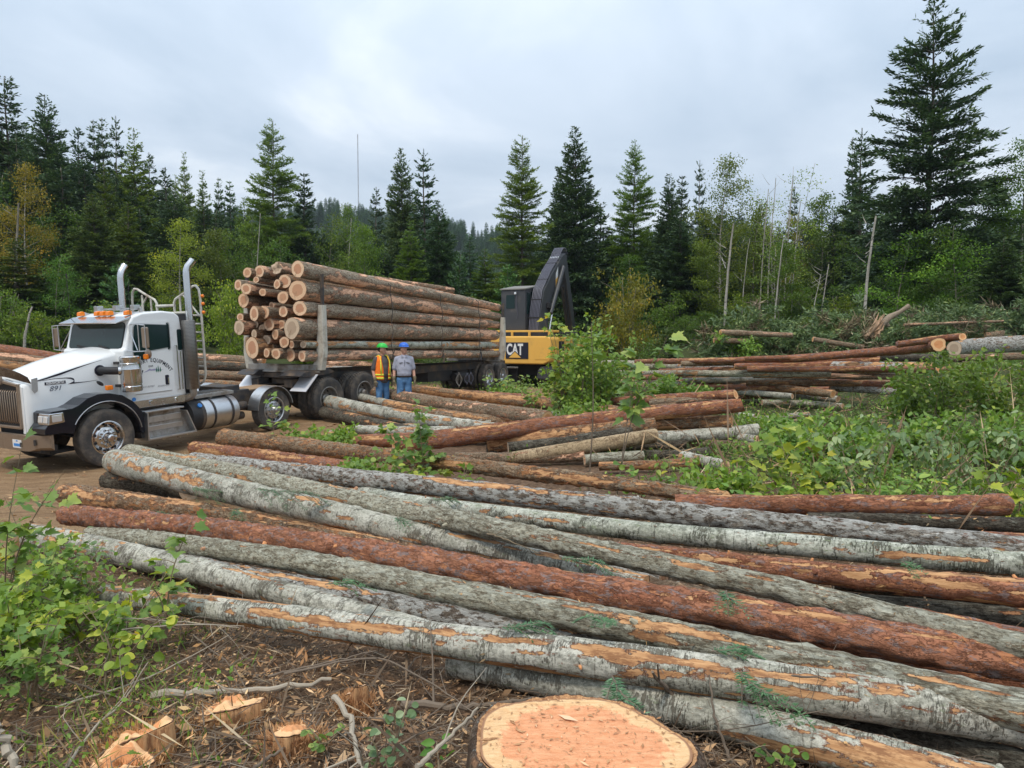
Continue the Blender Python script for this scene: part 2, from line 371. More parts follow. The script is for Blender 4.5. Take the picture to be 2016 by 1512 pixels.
M['pine'] = bark('red_pine_bark', 'plate', (0.27, 0.10, 0.055), (0.42, 0.185, 0.105), (0.075, 0.032, 0.02), 'orange', (0.24, 0.19, 0.18), 0.50, (0.50, 0.215, 0.10), 0.42)
M['larch'] = bark('orange_larch_bark', 'rough', (0.28, 0.175, 0.10), (0.42, 0.31, 0.20), (0.11, 0.055, 0.03), 'orange', (0.36, 0.35, 0.29), 0.34, (0.50, 0.22, 0.09), 0.5)
M['brown'] = bark('brown_bark', 'rough', (0.25, 0.175, 0.115), (0.40, 0.31, 0.21), (0.10, 0.06, 0.035), 'pale', (0.42, 0.40, 0.33), 0.30, (0.46, 0.21, 0.11), 0.42)
M['load'] = bark('load_bark', 'rough', (0.33, 0.25, 0.175), (0.52, 0.43, 0.32), (0.13, 0.085, 0.055), 'pale', (0.52, 0.49, 0.40), 0.40, (0.46, 0.22, 0.12), 0.25)
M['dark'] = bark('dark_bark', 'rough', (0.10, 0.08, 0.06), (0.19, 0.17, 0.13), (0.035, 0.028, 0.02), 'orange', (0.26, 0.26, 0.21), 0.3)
M['tan'] = bark('tan_smooth_bark', 'smooth', (0.33, 0.24, 0.14), (0.46, 0.35, 0.22), (0.16, 0.10, 0.06), 'pale', (0.3, 0.28, 0.18), 0.1)

def cutmat(name, heart, sap, ring=0.35, dirtamt=0.2, orient=0.0):
    k = N(name); lc = k.attr('lc'); sx = k.n('ShaderNodeSeparateXYZ'); k.put(sx.inputs[0], lc)
    ob = k.n('ShaderNodeTexCoord').outputs['Object']
    r = k.math('ADD', sx.outputs[0], k.math('MULTIPLY', k.math('SUBTRACT', k.noise(k.mul(lc, (0, 1.4, 1.4)), 2.0, 3, 0.6), 0.5), 0.28))
    hs = k.step(r, 0.56, 0.64)
    c = k.mix(hs, heart, sap)
    wv = k.math('SINE', k.math('MULTIPLY', k.math('ADD', r, k.math('MULTIPLY', k.noise(ob, 30, 3, 0.6), 0.02)), 95.0))
    c = k.mix(k.math('MULTIPLY', k.step(wv, 0.1, 1.0), ring * 0.5), c, tuple(x * 0.55 for x in heart))
    saw = k.noise(k.mul(ob, (4, 34, 34)), 1.0, 4, 0.7)
    c = k.mix(k.step(saw, 0.5, 0.75, 0, 0.35), c, tuple(x * 0.6 for x in sap))
    c = k.mix(k.step(k.noise(ob, 5.5, 5, 0.72), 0.58, 0.74, 0, dirtamt * 2), c, (0.25, 0.15, 0.09))
    c = k.mix(k.step(sx.outputs[0], 0.94, 0.985), c, (0.16, 0.08, 0.05))
    k.bsdf(c, 0.88, 0, k.bump(saw, 0.6, 0.006), 0.2); return k.m
M['cut_pale'] = cutmat('cut_wood_pale', (0.55, 0.30, 0.175), (0.76, 0.51, 0.32), 0.7, 0.3)
M['cut_red'] = cutmat('cut_wood_reddish', (0.54, 0.28, 0.165), (0.78, 0.55, 0.36), 0.7, 0.3)
M['cut_grey'] = cutmat('cut_wood_weathered', (0.45, 0.33, 0.23), (0.62, 0.48, 0.34), 0.5, 0.4)
M['cut_orange'] = cutmat('cut_wood_orange', (0.70, 0.32, 0.14), (0.82, 0.50, 0.26), 0.3)

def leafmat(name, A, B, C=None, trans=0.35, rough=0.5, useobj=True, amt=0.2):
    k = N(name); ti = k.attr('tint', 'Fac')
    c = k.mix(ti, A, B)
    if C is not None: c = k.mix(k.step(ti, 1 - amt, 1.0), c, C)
    if useobj:
        oi = k.n('ShaderNodeObjectInfo'); c = k.mix(1.0, c, oi.outputs['Color'], 'MULTIPLY')
    ge = k.n('ShaderNodeNewGeometry').outputs['Position']
    c = k.mix(k.step(k.noise(ge, 0.8, 3, 0.6), 0.35, 0.7, 0, 0.35), c, k.mix(1.0, c, (1.35, 1.25, 0.7, 1), 'MULTIPLY'))
    b = k.bsdf(c, rough, 0, None, 0.3, link=False)
    tr = k.n('ShaderNodeBsdfTranslucent'); k.put(tr.inputs[0], k.mix(1.0, c, (1.3, 1.25, 0.5, 1), 'MULTIPLY'))
    ms = k.n('ShaderNodeMixShader'); ms.inputs[0].default_value = trans
    k.t.links.new(b, ms.inputs[1]); k.t.links.new(tr.outputs[0], ms.inputs[2]); k.t.links.new(ms.outputs[0], k.o.inputs[0])
    return k.m
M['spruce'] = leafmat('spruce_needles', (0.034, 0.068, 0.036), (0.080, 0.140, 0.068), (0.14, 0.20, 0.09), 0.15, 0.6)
M['larchn'] = leafmat('larch_needles', (0.12, 0.19, 0.05), (0.20, 0.30, 0.08), (0.30, 0.38, 0.11), 0.3, 0.6)
M['decid'] = leafmat('broad_leaves', (0.085, 0.15, 0.034), (0.17, 0.26, 0.06), (0.29, 0.36, 0.09), 0.4)
M['near_leaf'] = leafmat('near_leaves', (0.11, 0.20, 0.045), (0.22, 0.34, 0.085), (0.38, 0.46, 0.13), 0.35, 0.42)
M['sage_leaf'] = leafmat('grey_green_leaves', (0.12, 0.20, 0.09), (0.22, 0.32, 0.16), (0.36, 0.45, 0.26), 0.3, 0.42)
M['yellow_leaf'] = leafmat('yellow_leaves', (0.35, 0.33, 0.04), (0.55, 0.45, 0.06), None, 0.35, 0.5)
M['sprig'] = leafmat('fir_needles', (0.05, 0.125, 0.055), (0.10, 0.215, 0.10), (0.20, 0.33, 0.18), 0.15, 0.5)
M['grass'] = leafmat('grass_blades', (0.07, 0.14, 0.03), (0.16, 0.26, 0.06), (0.35, 0.32, 0.12), 0.3, 0.6, amt=0.12)
M['twig'] = mat_plain('twig_bark', (0.17, 0.13, 0.095), 0.85, 0, 0.4, 9)
M['twig_pale'] = mat_plain('pale_twig', (0.36, 0.31, 0.24), 0.85, 0, 0.3, 9)
M['greenstem'] = mat_plain('reddish_stem', (0.20, 0.15, 0.09), 0.7, 0, 0.3, 9)
def trunkmat(name, A, B, band=False):
    k = N(name); ob = k.n('ShaderNodeTexCoord').outputs['Object']
    n_ = k.noise(k.mul(ob, (4, 4, 1.2)), 1.0, 4, 0.6); c = k.mix(k.step(n_, 0.35, 0.65), A, B)
    if band: c = k.mix(k.step(k.noise(k.mul(ob, (2, 2, 12)), 1.0, 3, 0.6), 0.58, 0.64, 0, 0.8), c, (0.06, 0.055, 0.045))
    k.bsdf(c, 0.9, 0, k.bump(k.noise(k.mul(ob, (20, 20, 6)), 1.0, 3, 0.6), 0.8, 0.03), 0.15); return k.m
M['trunk'] = trunkmat('conifer_trunk', (0.09, 0.07, 0.055), (0.19, 0.16, 0.13))
M['trunk_birch'] = trunkmat('birch_trunk', (0.26, 0.24, 0.20), (0.44, 0.41, 0.36), True)
M['trunk_grey'] = trunkmat('grey_trunk', (0.17, 0.15, 0.12), (0.30, 0.27, 0.22))
# ------------------------------------------------------------------ terrain
CP = np.array([(0, 1, 0.0), (0, 3, 0.0), (-2, 3, 0.0), (3, 3, -0.05), (-3, 5, -0.2), (0, 6, -0.1), (4, 6, -0.02), (-5, 8, -0.5), (-2, 9, -0.3),
    (-7.5, 14.2, -0.77), (-9, 12.3, -0.83), (-9.6, 15.4, -0.77), (-6, 11, -0.66), (-4, 13, -0.5), (-6.2, 16.5, -0.61), (-8.2, 17.8, -0.61), (-4.6, 19.2, -0.43), (-6.7, 20.4, -0.43),
    (-4.0, 20.4, -0.36), (-0.8, 28.5, -0.34), (-3, 29.4, -0.34), (-.3, 29.8, -0.34), (-2.4, 30.5, -0.34), (-3, 19, -0.30), (-2.6, 17, -0.33), (-3.4, 24, -0.32),
    (-1, 13, -0.3), (2, 12, -0.18), (4, 10, -0.05), (6, 8, 0.1), (5, 14, 0.0), (8, 12, 0.25), (7, 19, 0.1), (12, 19, 0.3), (14, 26, 0.9), (8, 27, 0.6),
    (3, 24, -0.25), (1.5, 33, -0.55), (4, 36, -0.45), (-1, 36, -0.4), (20, 30, 1.4), (-14, 22, -0.5), (-12, 28, 0.0), (-20, 30, 0.6), (-14, 14, -0.8), (-12, 8, -0.7), (-8, 40, 0.7),
    (-25, 45, 1.7), (0, 46, 1.0), (12, 42, 1.4), (28, 45, 2.0), (0, 70, 1.9), (-40, 60, 2.6), (40, 70, 2.4), (0, -10, 0.1), (15, -5, 0.1), (-15, -5, -0.2), (30, 10, 1.0), (-30, 10, -0.3)], float)
def g(x, y):
    x = np.asarray(x, float); y = np.asarray(y, float)
    shp = np.broadcast(x, y).shape; x = np.broadcast_to(x, shp).ravel(); y = np.broadcast_to(y, shp).ravel()
    out = np.empty(len(x))
    for s0 in range(0, len(x), 40000):
        xs, ys = x[s0:s0 + 40000, None], y[s0:s0 + 40000, None]
        d2 = (xs - CP[:, 0]) ** 2 + (ys - CP[:, 1]) ** 2
        wt = 1.0 / (d2 + 0.5 + 0.004 * (ys ** 2)) ** 2.2
        out[s0:s0 + 40000] = (wt * CP[:, 2]).sum(1) / wt.sum(1)
    far = sstep(np.hypot(x, y), 60, 110); out = out * (1 - far) + 2.0 * far
    out = out + (fbm(x * 0.35, y * 0.35, 0, 5) - 0.5) * 0.12 * (1 - far) * sstep(np.hypot(x, y), 1, 6)
    return out.reshape(shp)
def gz(x, y): return float(g(np.array([x]), np.array([y]))[0])

def zones(x, y):
    nz = fbm(x * 0.6, y * 0.6, 0, 9) - 0.5
    edge = x + 1.6 + (y - 10) * 0.02 + nz * 2.0
    dirt = sstep(-edge, -0.4, 0.6) * sstep(y + nz * 1.5, 6.6, 7.8) * sstep(-(y + nz * 3), -27, -23)
    ramp2 = sstep(-x + y * .42 - 7.2 + nz * 2, -1, 1) * sstep(y, 16, 19) * sstep(-y, -36, -31) * sstep(x, -9, -6)
    dirt = np.maximum(dirt, ramp2 * 0.8)
    green = np.clip(sstep(x * 0.9 + y * 0.35 + nz * 4, 4.2, 7.0) + sstep(y + nz * 6, 28, 34) + sstep(-x * 1 + nz * 3, 15, 18), 0, 1) * (1 - dirt)
    return dirt, green
def ground_mat():
    k = N('forest_floor'); ge = k.n('ShaderNodeNewGeometry').outputs['Position']
    z = k.attr('zone'); sx = k.n('ShaderNodeSeparateXYZ'); k.put(sx.inputs[0], z)
    n1 = k.noise(ge, 2.2, 6, 0.65); n2 = k.noise(ge, 14, 6, 0.7); n3 = k.noise(ge, 60, 4, 0.7)
    lit = k.ramp(n2, [(0.28, (0.045, 0.029, 0.019)), (0.48, (0.135, 0.083, 0.051)), (0.62, (0.22, 0.14, 0.086)), (0.8, (0.36, 0.25, 0.155))])
    lit = k.mix(k.step(n3, 0.6, 0.72, 0, 0.6), lit, (0.42, 0.27, 0.15))
    tr = k.noise(k.mul(ge, (1.3, 4.0, 4.0)), 1.0, 5, 0.65, 0.6)
    dirt = k.ramp(tr, [(0.25, (0.18, 0.108, 0.056)), (0.5, (0.34, 0.215, 0.115)), (0.75, (0.48, 0.33, 0.185))])
    dirt = k.mix(k.step(n3, 0.35, 0.6, 0.6, 0), dirt, (0.13, 0.082, 0.05))
    dirt = k.mix(k.step(n2, 0.66, 0.72, 0, 0.5), dirt, (0.42, 0.30, 0.19))
    gr = k.ramp(n2, [(0.3, (0.03, 0.045, 0.016)), (0.55, (0.07, 0.085, 0.03)), (0.8, (0.15, 0.14, 0.06))])
    c = k.mix(k.step(k.math('ADD', sx.outputs[0], k.math('MULTIPLY', k.math('SUBTRACT', n1, 0.5), 0.6)), 0.35, 0.6), lit, dirt)
    c = k.mix(k.step(k.math('ADD', sx.outputs[1], k.math('MULTIPLY', k.math('SUBTRACT', n1, 0.5), 0.8)), 0.4, 0.65), c, gr)
    h = k.math('ADD', k.math('MULTIPLY', tr, 1.0), k.math('ADD', k.math('MULTIPLY', n2, 0.7), k.math('MULTIPLY', n3, 0.25)))
    k.bsdf(c, 0.93, 0, k.bump(h, 1.0, 0.06), 0.15); return k.m
def terrain():
    def ax(n, lo, hi, a):
        u = np.linspace(math.asinh(lo / a), math.asinh(hi / a), n); return a * np.sinh(u)
    X = ax(330, -1500, 1500, 2.6); Y = ax(360, -60, 2600, 3.2) + 2.0
    gx, gy = np.meshgrid(X, Y); z = g(gx, gy)
    d, gn = zones(gx, gy)
    near = 1 - sstep(np.hypot(gx, gy), 14, 30)
    z = z + near * ((fbm(gx * 4, gy * 4, 0, 20, 4) - 0.5) * 0.10 * (1 - d * 0.4) + (fbm(gx * 1.2 + gy, gy * 3, 0, 24) - 0.5) * 0.12 * d)
    r0 = 2 ** (-((gx + 8.3 + (gy - 12) * -0.58) / 0.5) ** 2) + 2 ** (-((gx + 5.9 + (gy - 12) * -0.58) / 0.5) ** 2)
    z = z - 0.0 * r0
    V = np.stack([gx, gy, z], -1).reshape(-1, 3); n, m = gx.shape
    idx = np.arange(n * m).reshape(n, m)
    Q = np.stack([idx[:-1, :-1], idx[:-1, 1:], idx[1:, 1:], idx[1:, :-1]], -1).reshape(-1, 4)
    zz = np.stack([d, gn, 0 * d], -1).reshape(-1, 3)
    o = link('ground', mesh_np('ground', V, Q, mats=[ground_mat()], attrs={'zone': zz})); tag(o, kind='structure')
terrain()
# wooded ridge far behind
def ridge_h(x, y):
    c = np.exp(-((y - 420) / 120) ** 2) * np.interp(x, [-420, -200, -90, -30, 0, 60, 200, 420], [36, 52, 62, 54, 46, 32, 28, 30])
    return c * sstep(y, 150, 300) + 1.2 + (fbm(x * 0.02, y * 0.02, 0, 40) - .5) * 8 * sstep(y, 160, 260)
def ridge():
    gx, gy = np.meshgrid(np.linspace(-420, 420, 90), np.linspace(130, 620, 60)); z = ridge_h(gx, gy)
    z = np.where((gy < 140) | (gy > 612) | (abs(gx) > 415), 0.5, z)
    V = np.stack([gx, gy, z], -1).reshape(-1, 3); n, m = gx.shape; idx = np.arange(n * m).reshape(n, m)
    Q = np.stack([idx[:-1, :-1], idx[:-1, 1:], idx[1:, 1:], idx[1:, :-1]], -1).reshape(-1, 4)
    o = link('hill', mesh_np('hill', V, Q, mats=[mat_plain('hill_floor', (0.03, 0.05, 0.025), 0.9, 0, 0.3, 0.1)])); tag(o, kind='structure')
ridge()

# ------------------------------------------------------------------ trees
class Tri:
    """collects kites (4 verts, 1 quad) fast"""
    def __init__(s): s.c = []; s.t = []
    def kites(s, p, d, w, L, W, tint, mid=0.45):
        """p base, d unit dir, w unit width dir, L, W arrays"""
        L = np.broadcast_to(L, len(p))[:, None]; W = np.broadcast_to(W, len(p))[:, None]
        a = p; b = p + d * L * mid + w * W * 0.5; c = p + d * L; e = p + d * L * mid - w * W * 0.5
        s.c.append(np.stack([a, b, c, e], 1).reshape(-1, 3)); s.t.append(np.repeat(np.broadcast_to(tint, len(p)), 4))
    def mesh(s, name, mat):
        V = np.concatenate(s.c); n = len(V) // 4
        return mesh_np(name, V, np.arange(n * 4).reshape(n, 4), mats=[mat], smooth=False, attrs={'tint': np.concatenate(s.t)})
def unit(v): return v / np.maximum(np.linalg.norm(v, axis=-1, keepdims=True), 1e-9)
def conifer(seed, H=16, base=0.06, W=5.4, whorls=34, nb=6, droop=0.35, rise=0.15, dens=1.0, kL=0.26, kW=0.085, power=0.9, kind='spruce', ragged=0.25):
    rng = np.random.default_rng(seed); tr = Tri(); tb = MB()
    n = 14; pts = [(0.05 * math.sin(i * .9 + seed) * i / n, 0.05 * math.cos(i * .7) * i / n, H * i / n) for i in range(n + 1)]
    tb.tube(pts, [max(0.012, 0.0105 * H * (1 - i / n) ** 0.85 + (0.04 if i == 0 else 0)) for i in range(n + 1)], 8)
    for wi in range(whorls):
        f = (wi + rng.uniform(-.8, .8)) / whorls
        h = H * (base + (1 - base) * f); h = min(h, H * 0.992)
        k = 1 - max(0, (h / H - base) / (1 - base))
        prof = min(1.0, 0.035 + k * 1.02) ** power * (0.72 + 0.28 * min(1, (1 - k) * 6 + 0.2))
        for b in range(nb if k > 0.08 else 4):
            if rng.random() < 0.06: continue
            L = W / 2 * prof * rng.uniform(1 - ragged * 1.5, 1 + ragged); a = rng.uniform(0, 2 * math.pi)
            if k < 0.05: L = min(L, 0.35)
            ri = rise + 0.5 * (1 - k) + rng.normal(0, 0.08); dr = droop * (0.35 + 0.65 * k) + rng.normal(0, 0.07)
            o = np.array([math.cos(a), math.sin(a), 0.0]); sd = np.array([-o[1], o[0], 0.0])
            def pos(t): t = np.asarray(t)[..., None]; return np.array([0, 0, h]) + o * L * t * (1 - 0.1 * t) + np.array([0, 0, 1.0]) * L * (ri * t - dr * t * t + 0.12 * t ** 3)
            if L > 0.5:
                q = pos(np.array([0, .35, .7, 1.0])); tb.tube(q, [0.012 + 0.009 * L, 0.011 + 0.006 * L, 0.009, 0.004], 4, False)
            m = max(5, int(2 * L / 0.085 * dens))
            t = rng.uniform(0.03, 1.0, m) ** 0.85; sg = rng.choice([-1, 1], m)
            p0 = pos(t); tn = unit(pos(t + .02) - p0)
            l2 = L * 0.32 * (1.05 - t * 0.75) * rng.uniform(0.5, 1.25, m) + 0.12
            sw = rng.uniform(0.35, 1.1, m)
            d = unit(tn * 1.0 + sd * (sg * sw)[:, None] + np.array([0, 0, 1]) * rng.normal(-0.05 if kind == 'spruce' else -0.1, 0.22, m)[:, None])
            nk = max(1, int(L * 0.26 / (kL * 0.55)))
            for j in range(nk):
                s_ = (j + rng.uniform(0, .6, m)) / nk
                p = p0 + d * (l2 * s_)[:, None] + rng.normal(0, 0.03, (m, 3))
                dj = unit(d + rng.normal(0, 0.38, (m, 3)) + tn * 0.3)
                if kind == 'larch': dj = unit(dj * np.array([1, 1, 0.6]) + np.array([0, 0, 0.28]))
                wv = unit(np.cross(dj, unit(np.array([0, 0, 1.0]) + rng.normal(0, 0.55, (m, 3)))))
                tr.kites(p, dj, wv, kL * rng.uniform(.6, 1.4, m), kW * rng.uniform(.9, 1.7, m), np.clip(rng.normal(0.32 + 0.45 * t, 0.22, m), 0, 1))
    # leader
    m = 60; z = H - rng.uniform(0, 0.9, m) ** 1.3; a = rng.uniform(0, 6.28, m)
    d = unit(np.stack([np.cos(a), np.sin(a), rng.uniform(.2, 1.2, m)], -1)); p = np.stack([0 * z, 0 * z, z], -1)
    tr.kites(p, d, unit(np.cross(d, np.array([0, 0, 1.0]) + rng.normal(0, .3, (m, 3)))), 0.03 + .13 * (H - z)[:], 0.05, 0.6)
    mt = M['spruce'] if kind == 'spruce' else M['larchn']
    return dict(crown=tr.mesh('conifer_crown', mt), trunk=tb.mesh('conifer_trunk', M['trunk'], True), H=H, W=W)

def broadleaf(seed, H=10, W=4.5, nleaf=9000, base=0.25, leaf=0.13, stems=1, trunkm='trunk_grey', shape=0.5, mat='decid', clump=0.45, tr_r=0.011):
    rng = np.random.default_rng(seed); tb = MB(); tr = Tri(); ends = []
    for s_ in range(stems):
        lean = rng.normal(0, 0.05 + 0.12 * (stems > 1), 2); sx, sy = (rng.normal(0, 0.12 * (stems > 1) * W / 3, 2))
        hh = H * rng.uniform(0.82, 1.0) if s_ else H
        def tp(f): return np.array([sx + lean[0] * H * f + 0.12 * math.sin(f * 7 + s_ + seed), sy + lean[1] * H * f + 0.1 * math.cos(f * 6 + s_), hh * f])
        n = 10; tb.tube([tp(i / n) for i in range(n + 1)], [max(0.01, tr_r * H * (1 - i / n * .93) / (stems ** 0.5)) for i in range(n + 1)], 7)
        nb = int(34 / stems) + 4
        for b in range(nb):
            f = base + (0.97 - base) * (b + rng.random()) / nb; u = (f - base) / (1 - base)
            env = math.sin(math.pi * min(1, max(0.05, (u * 0.86 + 0.12)) ** shape)) ** 0.7
            L = W / 2 * env * rng.uniform(0.55, 1.15); a = rng.uniform(0, 6.283)
            o = np.array([math.cos(a), math.sin(a), 0]); up = rng.uniform(0.25, 0.85)
            q = [tp(f) + o * L * t + np.array([0, 0, 1]) * L * (up * t - 0.25 * t * t) for t in (0, .33, .66, 1)]
            tb.tube(q, [0.006 + .0025 * H * (1 - f), .006 + .0015 * H * (1 - f), .007, .003], 4, False)
            for t in np.linspace(0.25, 1, max(3, int(L / 0.32))):
                c = tp(f) + o * L * t + np.array([0, 0, 1]) * L * (up * t - 0.25 * t * t)
                ends.append(c + rng.normal(0, 0.12 * W / 4, 3))
    ends = np.array(ends); per = max(1, nleaf // len(ends))
    wts = rng.uniform(0.25, 1.75, len(ends)); cnt = np.maximum(1, (per * wts).astype(int))
    c = np.repeat(ends, cnt, 0); m = len(c); tn = np.repeat(rng.normal(0.4, 0.22, len(ends)), cnt)
    p = c + np.clip(rng.normal(0, clump * .75, (m, 3)), -clump * 1.3, clump * 1.3) * np.array([1, 1, 0.62])
    d = unit(rng.normal(0, 1, (m, 3)) + np.array([0, 0, -0.5])); wv = unit(np.cross(d, rng.normal(0, 1, (m, 3)) + np.array([0, 0, 1.2])))
    tr.kites(p, d, wv, leaf * rng.uniform(.7, 1.35, m), leaf * 0.8 * rng.uniform(.7, 1.2, m), np.clip(tn + rng.normal(0, .18, m), 0, 1), 0.5)
    return dict(crown=tr.mesh('broadleaf_crown', M[mat]), trunk=tb.mesh('broadleaf_trunk', M[trunkm], True), H=H, W=W)

PR = {}
PR['hero'] = conifer(11, 18, 0.20, 7.4, 50, 6, 0.42, 0.22, 0.9, 0.24, 0.070, 0.85, 'spruce', 0.38)
PR['fir1'] = conifer(21, 15, 0.06, 5.4, 70, 9, 0.34, 0.12, 1.05, 0.21, 0.072, 0.82, 'spruce', 0.30)
PR['fir2'] = conifer(22, 15, 0.04, 4.4, 62, 7, 0.42, 0.05, 1.1, 0.21, 0.074, 0.82, 'spruce', 0.26)
PR['fir3'] = conifer(23, 15, 0.08, 4.2, 36, 7, 0.25, 0.15, 1.1, 0.26, 0.09, 0.85, 'spruce', 0.32)
PR['narrow'] = conifer(24, 13, 0.05, 2.8, 46, 8, 0.30, 0.1, 1.2, 0.22, 0.085, 0.72)
PR['larch1'] = conifer(31, 16, 0.26, 5.4, 58, 6, 0.20, -0.05, 1.0, 0.13, 0.050, 0.72, 'larch', 0.30)
PR['larch2'] = conifer(32, 14, 0.08, 4.2, 60, 8, 0.22, 0.0, 1.2, 0.15, 0.060, 0.85, 'larch', 0.25)
PR['birch1'] = broadleaf(41, 11, 4.2, 7500, 0.28, 0.12, 1, 'trunk_birch', 0.6)
PR['birch2'] = broadleaf(42, 11, 3.8, 2600, 0.30, 0.11, 5, 'trunk_birch', 0.55, tr_r=0.008)
PR['decid1'] = broadleaf(43, 9, 5.0, 9000, 0.12, 0.14, 2, 'trunk_grey', 0.6)
PR['decid2'] = broadleaf(44, 9, 4.2, 8000, 0.15, 0.13, 1, 'trunk_grey', 0.75, clump=0.4)
PR['bush1'] = broadleaf(45, 3.2, 3.4, 5200, 0.04, 0.11, 6, 'trunk_grey', 0.75, clump=0.26)
PR['bush2'] = broadleaf(46, 2.6, 3.0, 4200, 0.02, 0.10, 7, 'trunk_grey', 0.8, clump=0.22)
PR['small'] = conifer(51, 5, 0.03, 3.0, 24, 8, 0.3, 0.12, 1.3, 0.2, 0.06, 0.8)

